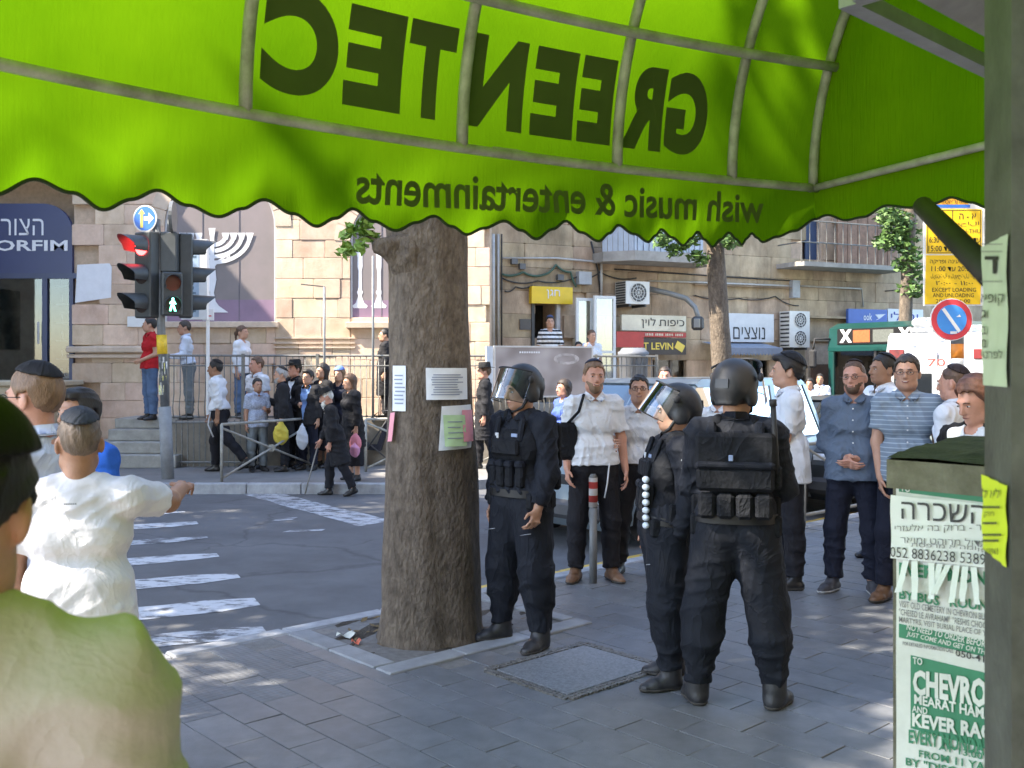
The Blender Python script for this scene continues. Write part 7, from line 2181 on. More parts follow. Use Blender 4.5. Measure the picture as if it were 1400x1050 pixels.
# ---------------- bus, front view
bp_ = at(1196, 0, 21.6); BH = unit((-.84, -.54, 0)); bs = thing('green_bus', 'dark green city bus coming towards the viewer behind the ambulance', 'bus', (bp_[0] - BH[0] * 5.2, bp_[1] - BH[1] * 5.2, -.12), math.atan2(BH[1], BH[0]))
bg_ = mat('bus_green', (.006, .045, .040), .3, .06, 3, coat=.5); busl = mat('bus_lower', (.01, .08, .06), .35, .08, 3)
hl, hw, Hh = 5.2, 1.27, 2.86
prof = [(-hl, .35), (-hl, Hh), (hl - .35, Hh), (hl - .06, Hh - .12), (hl - .0, 2.30), (hl - .25, 2.28), (hl - .25, 2.25), (hl - .02, 2.22), (hl, 1.0), (hl, .35)]
def brect(name, x0, x1, y0, y1, z0, z1, m, par=None, bev=.02):
    g = G(); g.box(((x0 + x1) / 2, (y0 + y1) / 2, (z0 + z1) / 2), (x1 - x0, y1 - y0, z1 - z0), bev=bev); return part(name, g, m, par or bs)
g = G(); g.prism([(-hl, 2.22), (-hl, Hh), (hl - .35, Hh), (hl - .06, Hh - .12), (hl, 2.30), (hl, 2.22)], -hw, hw); part('roof', g, bg_, bs)
brect('lower_body', -hl, hl, -hw, hw, .3, 1.0, busl, bev=.05)
for y in (-hw + .08, hw - .08): brect('corner_post', hl - .16, hl, y - .08, y + .08, 1.0, 2.22, bg_)
for i in range(8):
    for sg in (-1, 1):
        x = -hl + .08 + i * (2 * hl - .3) / 7.0; brect('side_post', x - .06, x + .06, sg * hw - (.06 if sg > 0 else -.0), sg * hw + (.0 if sg > 0 else .06), 1.0, 2.22, bg_, bev=.01)
        if i < 7: brect('side_window', x + .07, x + (2 * hl - .3) / 7 - .07, sg * hw - .03, sg * hw - .02, 1.0, 2.22, carglass, bev=.002)
brect('windscreen', hl - .06, hl - .04, -hw + .17, -.03, 1.0, 2.22, carglass, bev=.004); brect('windscreen', hl - .06, hl - .04, .03, hw - .17, 1.0, 2.22, carglass, bev=.004)
brect('centre_post', hl - .09, hl - .0, -.03, .03, 1.0, 2.22, darkin, bev=.01)
brect('destination_sign', hl - .02, hl + .012, -1.0, 1.0, 2.37, 2.72, mat('bus_display', (.015, .015, .016), .3, 0), bev=.004)
frD = lambda u, d, w: (hl + .014 + d, u, w)     # viewer sees local +y at the right of the nose -> mirrored by looking at it
for sg in (-1, 1):
    Vt, Ft = text_geo('X', 1, .05); mn = Vt.min(0); mx = Vt.max(0); g = G()
    g.add([frD(sg * .76 + (v[0] - .5 * (mn[0] + mx[0])) * .36, .002, 2.41 + (v[1] - mn[1]) * .38) for v in Vt], Ft); part('white_cross', g, wht, bs)
brect('display_panel', hl + .013, hl + .017, -.56, -.12, 2.41, 2.68, mat('display_orange', (.32, .09, .03), .5, .2, 30), bev=.0005); brect('display_panel', hl + .013, hl + .017, -.04, .48, 2.41, 2.68, mat('display_grey', (.10, .11, .10), .5, .2, 30), bev=.0005)
for sg in (-1, 1):
    brect('headlight', hl - .02, hl + .03, sg * .9 - .2, sg * .9 + .2, .58, .8, mat('lamp_clear', (.55, .57, .6)), bev=.01)
    for x in (3.2, -2.8): wheel(bs, x, sg * (hw - .16), .48, .28)
    g = G(); g.tube([(hl - .05, sg * (hw - .05), 2.5), (hl + .3, sg * (hw + .12), 2.5), (hl + .32, sg * (hw + .15), 2.25)], .025, 6); mr_ = part('mirror_arm', g, darkin, bs, True)
    g = G(); g.box((hl + .32, sg * (hw + .16), 2.05), (.1, .2, .42), bev=.04); part('mirror', g, darkin, mr_)
brect('floor', -hl + .05, hl - .1, -hw + .08, hw - .08, 1.0, 1.04, darkin, bev=.005)
for i in range(6):
    for y in (-.75, .75): brect('seat', -hl + 1 + i * 1.3, -hl + 1.2 + i * 1.3, y - .4, y + .4, 1.04, 1.75, darkin, bev=.04)
# ================================================================ the people of the street
W_ = cloth('white_shirt', (.63, .65, .69)); W2 = cloth('white_blue_shirt', (.52, .58, .69)); BK = cloth('black_trousers', (.014, .014, .018)); SUIT = cloth('black_suit', (.016, .016, .019)); NAVY = cloth('navy', (.012, .014, .026))
JEANS = cloth('jeans', (.09, .14, .24), var=.25); KH_ = cloth('grey_jeans', (.16, .18, .19), var=.2)
SH = mat('shoe_black', (.018, .017, .017), .38, .1); SHB = mat('shoe_brown', (.16, .085, .045), .5, .15); SOLE = mat('shoe_sole', (.05, .045, .04), .8, .1)
POL = cloth('police_black', (.009, .011, .017), .8, .12); VEST = cloth('vest_black', (.007, .008, .011), .8, .15, 12, .008, 30); BOOT = mat('boot_dusty', (.022, .022, .025), .5, .4, 9, .002, 60)
def foot_at(px, py, z=0.0): return ground(px, py, z)
hang = ((.13, .05, -1), (.02, -.18, -1))
SWING = ((.10, .15, -1), (.04, -.15, -1))
# ---- uniforms
def visor(p, up=0.0, name='visor'):
    g = G(); n, m_ = 18, 9; V = []
    for j in range(m_ + 1):
        for i in range(n + 1):
            a = math.radians(-82 + 164 * i / n); f = j / m_
            x = .132 * math.sin(a) * (1 - .06 * f); y = -.150 * math.cos(a) * (1.0 + .16 * f) + .012; z = 1.735 - .195 * f
            q = np.array([x, y - .0, z]); c = np.array([0, .02, 1.69]); q = c + rotx(-up) @ (q - c)
            V.append(p.H(q))
    F_ = [(j * (n + 1) + i, j * (n + 1) + i + 1, (j + 1) * (n + 1) + i + 1, (j + 1) * (n + 1) + i) for j in range(m_) for i in range(n)]
    g.add(V, F_)
    m = glass_mat('visor_plastic', (.74, .82, .88), .05)
    o = p.gpart(name, g, m)
    for jj, rr in ((0, .006), (m_, .0025)):
        g = G(); g.tube([V[jj * (n + 1) + i] for i in range(n + 1)], rr, 6); p.gpart('visor_rim', g, mat('helmet_trim', (.02, .02, .022), .5, .1), sub=o)
def helmet(p, vis=None):
    F = p.field(p.hc - .3, p.hc + .3, .008); H, R = p.H, p.Rh; hd = p.hd
    F.ell(H((0, .018, 1.672)), np.array((.112, .133, .122)) * hd, R, 0)
    F.cone(H((0, .10, 1.62)), H((0, .105, 1.57)), .085, .06, .04, (R @ np.array([0, 1.0, 0]), .7))
    for sg in (-1, 1): F.ell(H((sg * .095, .02, 1.60)), np.array((.026, .05, .055)), R, .02)
    F.cut(R @ unit((0, -.9, -.45)), H((0, -.098, 1.70)))
    F.cut(R @ np.array([0, 0, -1.0]), H((0, 0, 1.555)))
    V, Q = F.mesh(); o = p.place('helmet', V, Q, mat('helmet_black', (.016, .017, .02), .5, .2, 20))
    for sg in (-1, 1): g = G(); g.ell(H((sg * .128, .0, 1.70)), (.016, .024, .024), 10, 6); p.gpart('visor_hinge', g, mat('helmet_trim', (.02, .02, .022)), sub=o)
    g = G(); g.tube([H((.082, -.0, 1.60)), H((.062, -.045, 1.535)), H((0, -.075, 1.512)), H((-.062, -.045, 1.535)), H((-.082, .0, 1.60))], .010, 7); p.gpart('chin_strap', g, mat('strap_black', (.014, .014, .015), .7, .1), sub=o)
    g = G(); g.box(H((0, .155, 1.66)), (.07, .012, .045), R=R); p.gpart('rear_badge', g, mat('badge_dark', (.022, .026, .034), .5, .1), False, sub=o)
    if vis is not None: visor(p, vis)
def rbox(p, name, c, s, m, sub=None, R=None, bev=.012):
    g = G(); g.box(p.T(c), s, R=(p.Rt if R is None else R), bev=bev); return p.gpart(name, g, m, False, sub)
def armour(p, back=False):
    lo, hi = p.bounds(); F = p.field(lo, hi, .009); T = p.T
    p.torso(F, .040, .04, top=False)
    for sd, sg in (('L', 1), ('R', -1)):
        for y in (-.07, .09): F.cone(T((sg * .105, y, 1.33)), T((sg * .088, y * .35, 1.475)), .045, .030, .03)
        F.cone(T((sg * .088, -.02, 1.475)), T((sg * .088, .05, 1.475)), .033, .033, .02)
    F.cut(p.Rt @ np.array([0, 0, -1.0]), T((0, 0, .985)))
    for sd in 'LR': F.cone(p.J[sd][0], p.J[sd][1], .085, .075, .01, sub=True)
    F.cone(T((0, -.02, 1.38)), p.H((0, -.03, 1.56)), .05, .085, .01, sub=True)
    V, Q = F.mesh(); V = folds(V, Q, .005, p.seed, [((.2, .2, 1), .6), ((1, .2, .3), .5)], 80)
    o = p.place('armour_vest', V, Q, VEST)
    yf = -.150 * 1.0; yb = .152
    for x in (-.115, -.04, .035, .11):
        rbox(p, 'pouch', (x, -.158 + abs(x) * .2, 1.10), (.062, .05, .15), VEST, o)
        rbox(p, 'pouch_flap', (x, -.166 + abs(x) * .2, 1.17), (.066, .052, .045), POL, o)
    rbox(p, 'chest_pocket', (0, -.150, 1.275), (.22, .045, .10), VEST, o)
    for x in (-.10, .10): rbox(p, 'shoulder_strap', (x, -.118, 1.385), (.045, .03, .16), POL, o, R=p.Rt @ rotx(-.25))
    rbox(p, 'name_tag', (.07, -.148, 1.352), (.05, .008, .022), mat('tag_blue', (.22, .28, .42), .6, .1), o, bev=.002)
    rbox(p, 'badge_patch', (-.085, -.14, 1.345), (.03, .008, .035), mat('tag_white', (.45, .47, .5), .6, .1), o, bev=.002)
    # back: panel, rucksack like carrier
    rbox(p, 'back_panel', (0, yb, 1.325), (.40, .06, .20), VEST, o, bev=.02); rbox(p, 'back_pocket', (0, yb + .015, 1.19), (.385, .06, .12), VEST, o, bev=.018)
    rbox(p, 'back_flap', (0, yb + .028, 1.262), (.39, .055, .035), POL, o)
    for x in (-.14, -.047, .047, .14): rbox(p, 'webbing', (x, yb + .012, 1.055), (.088, .06, .13), VEST, o, bev=.018)
    for x in (-.12, .12): rbox(p, 'rear_strap', (x, yb - .035, 1.43), (.05, .05, .10), POL, o, R=p.Rt @ rotx(.5))
    rbox(p, 'buckle', (.02, yb + .05, 1.30), (.022, .01, .03), mat('tag_blue', (.22, .28, .42)), o, bev=.002)
    rbox(p, 'grab_loop', (0, yb - .01, 1.425), (.09, .03, .02), POL, o)
    for sd, sg in (('L', 1), ('R', -1)): rbox(p, 'side_pouch', (sg * .20, .01, 1.03), (.05, .10, .13), VEST, o)
    return o
def officer(label, loc, rz, h, head, arms, legs, vis, patch=None, vox=.0075, lean=0, twist=0, baton=False):
    p = P(label, loc, rz, h / 1.055, 'mid', 'dark', arms=arms, legs=legs, head=head, w=1.08, sw=1.08, vox=vox, lean=lean, twist=twist, fingers=.6, group='police officers in black riot gear')
    p.hair('short')
    p.shirt(POL, 1.93, e=.026, hem=.95, tuck=True, amp=.011, name='jacket', collar=True)
    p.trousers(POL, e=.022, bag=.022, amp=.012, upto=1.92, ea=.016)
    p.shoes(BOOT, boot=True, e=.010, sole=SOLE)
    armour(p); helmet(p, vis)
    g = G(); r_ = .128 * 1.08 + .022
    ring = [p.T(((.062 if math.cos(a) > 0 else -.062) * min(1, abs(math.cos(a)) * 3) + r_ * math.cos(a), .003 + r_ * math.sin(a), .985)) for a in np.linspace(0, 2 * math.pi, 33)]
    V = [q + p.Rt @ np.array([0, 0, dz]) for dz in (-.024, .024) for q in ring]; g.add(V, [(i, i + 1, i + 34, i + 33) for i in range(32)]); bl = p.gpart('duty_belt', g, mat('duty_belt', (.006, .006, .007), .5, .2, 30))
    for x, y in ((-.17, -.09), (.17, -.10), (.20, .05), (-.20, .06)): rbox(p, 'belt_pouch', (x, y, .945), (.06, .06, .11), VEST, bl)
    for sg in (-1, 1):
        hp, kn = p.Lj['L' if sg > 0 else 'R'][:2]; c = hp + (kn - hp) * .40 + np.array([sg * .04, -.125, 0]); g = G(); g.tube([c + np.array([-.045, 0, -.012]), c + np.array([.045, -.002, .008])], .003, 5); p.gpart('pocket_zip', g, mat('zip_grey', (.30, .31, .33), .4, 0, metal=.5))
    for sd, sg in (('L', 1), ('R', -1)):
        hp, kn, an, _, _ = p.Lj[sd]
        sh, el, wr, f, _n = p.J[sd]
    if patch:
        sd = patch; sg = 1 if sd == 'L' else -1; sh, el = p.J[sd][0], p.J[sd][1]
        d = unit(el - sh); out = unit(np.array([sg, -.1, .0]) - d * d.dot(np.array([sg, -.1, 0.0]))); s_ = np.cross(d, out); c = sh + (el - sh) * .30 + out * .083
        for (rr, dd, mm, nm) in ((.047, 0, mat('patch_white', (.55, .57, .58), .7, .1), 'shoulder_patch'), (.036, .002, mat('patch_dark', (.03, .035, .05), .7, .1), 'patch_field')):
            g = G(); g.add([c + out * dd + rr * (math.cos(a) * s_ * .85 + math.sin(a) * d) - out * (.35 * (rr * math.cos(a)) ** 2 / .05) for a in np.linspace(0, 2 * math.pi, 17)[:-1]], [tuple(range(16))]); p.gpart(nm, g, mm, False)
        g = G(); cc = c + out * .004
        for k in range(6):
            a = k * math.pi / 3; g.tube([cc + .02 * (math.cos(a) * s_ + math.sin(a) * d), cc + .02 * (math.cos(a + 2.094) * s_ + math.sin(a + 2.094) * d)], .002, 4)
        p.gpart('patch_star', g, mat('patch_white', (.55, .57, .58)), False)
    if baton:
        g = G(); a = p.T((-.205, .13, 1.22)); b = p.T((-.185, .15, 1.56)); g.tube([a, b], .014, 8); g.tube([b, b + (b - a) * .10], .019, 8); p.gpart('radio_antenna', g, mat('helmet_trim', (.02, .02, .022)))
        rbox(p, 'radio', (-.205, .12, 1.20), (.05, .045, .12), VEST)
    return p
STRAIGHT = {'L': ((.10, 0, -1), (.02, .05, -1), 14), 'R': ((.10, 0, -1), (.02, .05, -1), 14)}
officer('police officer in black with lowered visor standing beside the thick tree trunk', foot_at(713, 880), -42, 1.83, (-14, 8, 0),
        {'L': ((.16, -.05, -1), (.02, -.42, -.9)), 'R': ((.16, .05, -1), (.02, -.2, -1))}, {'L': ((.12, -.06, -1), (.05, .05, -1), 8), 'R': ((.15, -.02, -1), (.07, .05, -1), 22)}, .38, None)
o2 = officer('police officer in black in side view facing left with hand in pocket', foot_at(908, 932), -84, 1.72, (-8, 10, 0),
        {'L': ((.12, .14, -1), (-.12, -.32, -1)), 'R': ((.10, -.05, -1), (-.05, -.35, -1))}, {'L': ((.08, -.05, -1), (.02, .06, -1), 10), 'R': ((.05, .12, -1), (.02, .10, -1), 14)}, .55, 'L', lean=-6)
officer('tallest police officer in black seen from behind with an antenna on his vest', foot_at(1006, 962), 166, 1.86, (-24, 4, 0),
        {'L': ((.16, -.14, -1), (-.35, -.75, -.35)), 'R': ((.22, -.10, -1), (-.35, -.75, -.35))}, {'L': ((.17, .02, -1), (.08, .05, -1), 20), 'R': ((.17, -.02, -1), (.08, .05, -1), 22)}, .45, None, baton=True)
# flexible plastic cuffs bundle on the side officer's belt
g = G()
sh, el, wr, f, _ = o2.J['L']
for k in range(7): g.ell(o2.T((.17 - .005 * k, -.185 + .006 * k, 1.22 - .045 * k)), (.028, .022, .020), 10, 6)
o2.gpart('white_discs', g, mat('disc_white', (.62, .68, .74), .4, .05))

# ---- men in the middle and at right
p = P('smiling bearded man in white shirt with black bag behind the visored officer', foot_at(812, 793), 4, 1.80, 'pink', 'light', smile=True, head=(4, 0, 3), arms={'L': ((.20, .02, -1), (.10, -.22, -1)), 'R': ((.20, .1, -1), (.0, -.35, -.8))}, legs={'L': ((.10, -.02, -1), (.02, .03, -1), 20), 'R': ((.10, 0, -1), (.02, .03, -1), 25)})
p.hair('short').beard('light', .008).kippah((.02, .025, .05), .020, .70, .3, 'navy').shirt(W_, .78, e=.020, hem=.93, buttons=True).trousers(BK).shoes(SHB, sole=SOLE)
g = G(); g.box(p.T((-.22, -.04, 1.12)), (.16, .10, .30), bev=.03); p.gpart('shoulder_bag', g, VEST, False)
g = G(); g.tube([p.T((-.22, -.05, 1.26)), p.T((-.14, -.13, 1.36)), p.T((-.09, -.06, 1.49)), p.T((-.10, .08, 1.44)), p.T((-.20, .06, 1.25))], .012, 6); p.gpart('bag_strap', g, VEST)
g = G(); g.tube([p.T((.10, -.15, .95)), p.T((.08, -.17, .80)), p.T((.06, -.16, .68))], .006, 5); p.gpart('fringe_threads', g, W_)
p = P('man with glasses in white shirt raising one hand, next to the smiling man', foot_at(874, 786), -14, 1.68, 'fair', 'black', smile=True, head=(6, -4, 0), arms={'R': ((.16, -.05, -1), (-.1, -.9, .12)), 'L': ((.16, .05, -1), (.0, -.25, -1))}, legs={'R': ((.14, -.04, -1), (.06, .05, -1), 15)}, w=.96)
p.hair('short').glasses().shirt(W_, .70, tuck=True, buttons=True).trousers(BK).belt().shoes(SH, sole=SOLE)
g = G(); g.ell(p.T((-.12, -.118, 1.31)), (.012, .005, .03), 8, 5); p.gpart('pen', g, BK)
p = P('dark haired man in profile with white shirt and folded arms', foot_at(1077, 802), -98, 1.85, 'fair', 'black', head=(-6, 0, 0), arms={'L': ((.12, -.22, -1), (-.55, -.75, .05)), 'R': ((.12, -.22, -1), (-.6, -.7, .10))}, legs={'L': ((.04, .05, -1), (.0, .04, -1), 8), 'R': ((.04, -.10, -1), (.0, .06, -1), 8)}, w=1.05)
p.hair('thick').kippah((.012, .012, .014), .030, .6, .5, 'black').shirt(W_, .86, e=.024, hem=.80, flare=.02).trousers(BK).shoes(SH, sole=SOLE)
g = G(); g.tube([p.T((.16, .02, .92)), p.T((.18, .02, .70)), p.T((.17, .03, .45)), p.T((.16, .03, .22))], .005, 5); p.gpart('fringe_threads', g, W_)
BG = cloth('blue_grey_shirt', (.105, .135, .185), var=.08)
p = P('balding man with glasses in blue grey shirt holding his hands together', foot_at(1168, 810), -24, 1.80, 'pink', 'brown', head=(-10, 0, -3), arms={'L': ((.15, .02, -1), (-.72, -.62, -.42)), 'R': ((.15, .02, -1), (-.62, -.62, -.42))}, legs={'L': ((.08, 0, -1), (.02, .03, -1), 22), 'R': ((.11, 0, -1), (.04, .03, -1), 25)}, w=1.06, fingers=.5)
p.hair('stubble', 'brown').kippah((.02, .012, .012), .013, .66, .50, 'dark').glasses().beard('brown', .002).shirt(BG, 1.96, e=.020, hem=.86, belly=.012, buttons=True).trousers(NAVY, amp=.010).shoes(mat('shoe_grey', (.05, .05, .06), .6, .3, 14), sole=mat('sole_white', (.4, .4, .4), .7, .1))
p = P('man in white shirt mostly hidden behind the balding man', at(1207, 0, 9.0) * np.array([1, 1, 0]), -75, 1.86, 'tan', 'black')
p.hair('short').kippah().shirt(W_, .7).trousers(BK).shoes(SH)
PO = stripe_mat('polo_stripes', (.19, .235, .29), (.36, .42, .47), .034, .2)
p = P('smiling man with glasses in striped blue polo shirt', foot_at(1240, 822), -22, 1.84, 'fair', 'dark', smile=True, head=(-6, 0, 0), arms={'L': ((.16, .10, -1), (.0, -.2, -1)), 'R': ((.12, -.05, -1), (-.1, -.3, -1))}, legs={'L': ((.06, 0, -1), (.02, .03, -1), 15), 'R': ((.10, -.02, -1), (.04, .03, -1), 25)})
p.hair('short').glasses().shirt(PO, .66, e=.02, hem=.86, buttons=True).trousers(NAVY).shoes(SHB, sole=SOLE)
p = P('brown haired woman in white top with black vest looking at her phone', at(1336, 0, 5.3) * np.array([1, 1, 0]), -66, 1.70, 'pink', 'red', female=True, head=(-4, 22, 0), arms={'L': ((.10, -.25, -1), (-.25, -.85, .18)), 'R': ((.10, -.25, -1), (-.2, -.85, .18))})
p.hair('bob').shirt(W_, 1.9, collar=False).shirt(cloth('vest_knit', (.012, .012, .014)), .12, e=.028, hem=.95, collar=False, open_v=(.95, .16), name='black_vest').skirt(BK).shoes(SH)
wr = (p.J['L'][2] + p.J['R'][2]) / 2 + p.J['L'][3] * .12; g = G(); g.box(wr, (.06, .012, .11), bev=.004, R=rotx(-.6)); p.gpart('phone', g, mat('phone_dark', (.02, .02, .022), .2, 0), False)
g = G(); g.tube([p.J['L'][2] - p.J['L'][3] * .03, p.J['L'][2] + p.J['L'][3] * .01], .036, 12); p.gpart('green_wristband', g, mat('band_green', (.12, .65, .05), .5, 0))
p = P('man with dark skullcap and white shirt behind the woman with the phone', at(1305, 0, 7.2) * np.array([1, 1, 0]), -140, 1.76, 'pink', 'brown', head=(0, 6, 0))
p.hair('stubble').kippah((.02, .012, .012), .014, .6, .5, 'dark').shirt(W_, 1.9).trousers(BK).shoes(SH)
p = P('man in white shirt glimpsed between the helmets of two officers', at(982, 0, 9.4) * np.array([1, 1, 0]), -20, 1.62, 'pink', 'brown', vox=.010)
p.hair('short').shirt(W_, .7).trousers(BK).shoes(SH)

# ---- people at the left
p = P('man in white T-shirt seen from behind pointing across the street', at(108, 0, 3.60) * np.array([1, 1, 0]), -168, 1.60, 'tan', 'stubble', head=(16, 2, 0), arms={'R': ((.42, -.86, -.20), (.10, -.98, .10), (-.3, 0, -1)), 'L': ((.22, -.12, -1), (-.05, -.55, -.8))}, w=1.14, sw=1.12, hands=(True, True), vox=.007)
p.hair('stubble').kippah((.03, .035, .045), .014, .62, .30, 'slate').shirt(cloth('white_tee', (.58, .57, .60), crease=.007), .72, e=.022, hem=.90, collar=False, amp=.0055, flare=.01).trousers(KH_).shoes(SH)
g = G()
for k in range(6): g.box(p.T((-.020 + k * .008, .128 * 1.14 + .010, 1.405)), (.006, .004, .007), R=p.Rt)
p.gpart('printed_mark', g, mat('print_grey', (.25, .26, .28), .7, 0), False)
p = P('young man in glasses and black skullcap in pale blue shirt facing left', at(48, 0, 3.95) * np.array([1, 1, 0]), -104, 1.76, 'pink', 'light', head=(0, 2, 0), arms={'L': ((.10, -.05, -1), (-.25, -.7, -.3)), 'R': ((.10, -.05, -1), (-.3, -.7, -.3))}, vox=.007)
p.hair('short').kippah((.012, .012, .014), .020, .62, .22, 'black').glasses().shirt(W2, 1.9, buttons=True).trousers(BK).shoes(SH)
p = P('man in bright blue shirt behind the pointing man', at(108, 0, 5.0) * np.array([1, 1, 0]), -24, 1.635, 'mid', 'black')
p.hair('thick').shirt(cloth('bright_blue', (.03, .13, .55)), 1.9).trousers(NAVY).shoes(SH)
FG = cloth('khaki_shirt', (.47, .42, .41), .85, .05, 4, .002, 60, crease=.0035)
p = P('man with black skullcap and khaki shirt close to the viewer at the left edge', (-.765, 1.06, -.0), -165, 1.795, 'pink', 'dark', neck=.045, head=(0, 20, 9), bend=-13, w=1.08, sw=1.12, vox=.007, face=False, hd=.90, arms={'R': ((.20, -.02, -1), (.05, -.2, -1)), 'L': ((.20, -.02, -1), (.05, -.2, -1))})
p.hair('short', 'jet').kippah((.004, .004, .004), .024, .42, .35, 'knit').shirt(FG, 1.9, e=.024, hem=.85, amp=.009).trousers(BK).shoes(SH)

# ---- far crowd
def far(label, px, D, z, rz, h, **k):
    k.setdefault('vox', .013); c = at(px, 0, D); c[2] = z
    return P(label, c, rz, h, **k)
RED = cloth('red_polo', (.42, .015, .02))
p = far('man in red polo shirt and jeans standing on the stone steps', 205, 17.45, .81, -50, 1.80, skin='fair', hair='black', head=(-30, 0, 0), arms={'L': ((.15, .05, -1), (-.3, -.6, -.3))}); p.hair('short').shirt(RED, .6, hem=.88).trousers(JEANS).shoes(SH)
p = far('man in pale shirt leaning on the railing beside the red shirt man', 258, 17.75, .81, -70, 1.76, skin='mid', hair='dark', lean=6, arms={'L': ((.1, -.25, -1), (-.3, -.9, -.1)), 'R': ((.1, -.25, -1), (-.3, -.9, -.1))}); p.hair('short').shirt(W2, 1.9, tuck=True).trousers(KH_).shoes(SH)
p = far('woman with long dark ponytail in white top on the platform', 331, 18.1, .81, 75, 1.68, skin='fair', hair='brown', female=True); p.hair('tail').shirt(W_, 1.6, hem=.85, collar=False).trousers(JEANS).shoes(SH)
p = far('striding man in white shirt walking left past the barrier', 301, 16.15, .03, -92, 1.84, skin='tan', hair='black', lean=6, legs={'L': ((.02, .42, -1), (0, .85, -1), 8, 30), 'R': ((.02, -.30, -1), (0, .05, -1), 8)}, arms={'L': ((.08, .25, -1), (0, -.05, -1)), 'R': ((.08, -.2, -1), (0, -.5, -1))}); p.hair('short').kippah().shirt(W_, 1.5, e=.024, tuck=True).trousers(BK).shoes(SH)
g = G(); g.tube([p.T((.12, -.10, .98)), p.T((.14, -.16, .78)), p.T((.13, -.10, .58))], .012, 5); p.gpart('fringe_threads', g, W_)
p = far('tall man in white shirt behind the boy in the pale check shirt', 351, 16.75, .03, -35, 1.88, skin='pink', hair='brown', head=(-15, 0, 0)); p.hair('short').shirt(W_, .7, hem=.86).trousers(BK).shoes(SH)
p = far('boy in pale check shirt in front of the tall man', 352, 16.25, .03, 35, 1.52, skin='mid', hair='black', arms={'L': ((.1, -.2, -1), (-.5, -.8, .2))}); p.hair('short').shirt(cloth('check_blue', (.34, .38, .48), var=.3, sc=50), .8, hem=.84).trousers(KH_).shoes(SH)
p = far('grey bearded man in black suit and skullcap listening to the boy', 388, 16.3, .03, -75, 1.70, skin='fair', hair='grey', lean=4, arms={'R': ((.1, -.2, -1), (-.2, -.9, .3))}); p.hair('short').beard('grey', .02).kippah().shirt(W_, .6).shirt(SUIT, 1.9, e=.032, hem=.62, open_v=(1.05, .08), name='jacket').trousers(BK).shoes(SH)
p = far('young man in black hat and suit behind the grey bearded man', 403, 16.85, .03, -40, 1.80, skin='pink', hair='black'); p.hair('thick').shirt(W_, .6).shirt(SUIT, 1.9, e=.032, hem=.62, open_v=(1.0, .09), name='jacket').trousers(BK).shoes(SH); p.hat()
p = far('boy with glasses in blue shirt and black jacket', 421, 16.45, .03, -25, 1.66, skin='fair', hair='black', arms={'R': ((.1, -.1, -1), (-.6, -.7, .1))}); p.hair('thick').glasses().shirt(cloth('sky_shirt', (.20, .32, .60)), .6).shirt(SUIT, 1.9, e=.032, hem=.80, open_v=(.85, .10), name='jacket').trousers(NAVY).shoes(SH)
p = far('woman with dark hair in black behind the boy with glasses', 441, 16.9, .03, -45, 1.76, skin='fair', hair='black', female=True); p.hair('long').shirt(SUIT, 1.9, collar=False).skirt(BK, .3).shoes(SH)
p = far('woman with blue headband behind the old man in the black hat', 464, 17.0, .03, -20, 1.70, skin='fair', hair='light', female=True); p.hair('bob').kippah((.12, .2, .5), .03, .55, -.1, 'blue').shirt(NAVY, 1.9, collar=False).skirt(BK, .3).shoes(SH)
p = far('old white bearded man in black hat and long coat crossing with a stick', 459, 14.35, -.12, -80, 1.56, skin='pink', hair='white', lean=12, head=(0, 8, 0), legs={'L': ((.02, .28, -1), (0, .45, -1), 8, 15), 'R': ((.02, -.25, -1), (0, -.02, -1), 8)}, arms={'L': ((.1, .1, -1), (0, -.15, -1)), 'R': ((.1, -.15, -1), (0, -.5, -1))}); p.hair('short').beard('white', .04, True).shirt(W_, .6).shirt(SUIT, 1.9, e=.034, hem=.52, open_v=(1.0, .09), name='coat').trousers(BK).shoes(SH); p.hat()
g = G(); w_ = p.J['R'][2] + p.J['R'][3] * .08; g.tube([w_ + np.array([0, 0, .03]), np.array([w_[0], w_[1] - .22, p.drop + .01])], .012, 6); p.gpart('walking_stick', g, mat('stick', (.25, .24, .22), .5, .1))
p = far('woman in black with brown headscarf carrying a pink bag', 483, 15.0, .03, -55, 1.60, skin='fair', hair='brown', female=True, lean=5); p.hair('long').shirt(SUIT, 1.9, e=.03, hem=.55, collar=False, name='coat').skirt(BK, .25).shoes(SH)
PINK = cloth('pink_bag', (.62, .22, .26)); wrw = p.J['L'][2] + p.J['L'][3] * .1
F2 = Field(wrw - .3, wrw + .2, .016); F2.ell(wrw + np.array([0, 0, -.16]), (.11, .09, .15), k=.03); F2.cone(wrw + np.array([0, 0, -.05]), wrw, .05, .02, .05); V_, Q_ = F2.mesh()
def bag_thing(label, p_, V_, Q_, m, name='plastic_bag'):
    Vw = p_.out(V_); R = rotz(p_.rz); Vw = Vw @ R.T + p_.loc; c = Vw.mean(0); c[2] = Vw[:, 2].min()
    o = link(name, np_mesh(name, folds(Vw - c, Q_, .012, 3, [((.3, .2, 1), .6), ((1, .3, .2), .6)], 60), Q_, m), None, c); return tag(o, label, 'bag')
bag_thing('pink plastic bag held by the woman in the brown headscarf', p, V_, Q_, PINK)
def free_bag(label, px, py, D, r, m):
    c = at(px, py, D); F2 = Field(c - .35, c + .4, .016); F2.ell(c, r, k=.03); F2.cone(c + np.array([0, 0, r[2] * .6]), c + np.array([0, 0, r[2] * 1.35]), r[0] * .55, .02, .05); V_, Q_ = F2.mesh(); b0 = c - np.array([0, 0, r[2]])
    o = link('plastic_bag', np_mesh('plastic_bag', folds(V_ - b0, Q_, .012, 4, [((.3, .2, 1), .6), ((1, .3, .2), .6)], 60), Q_, m), None, b0); tag(o, label, 'bag')
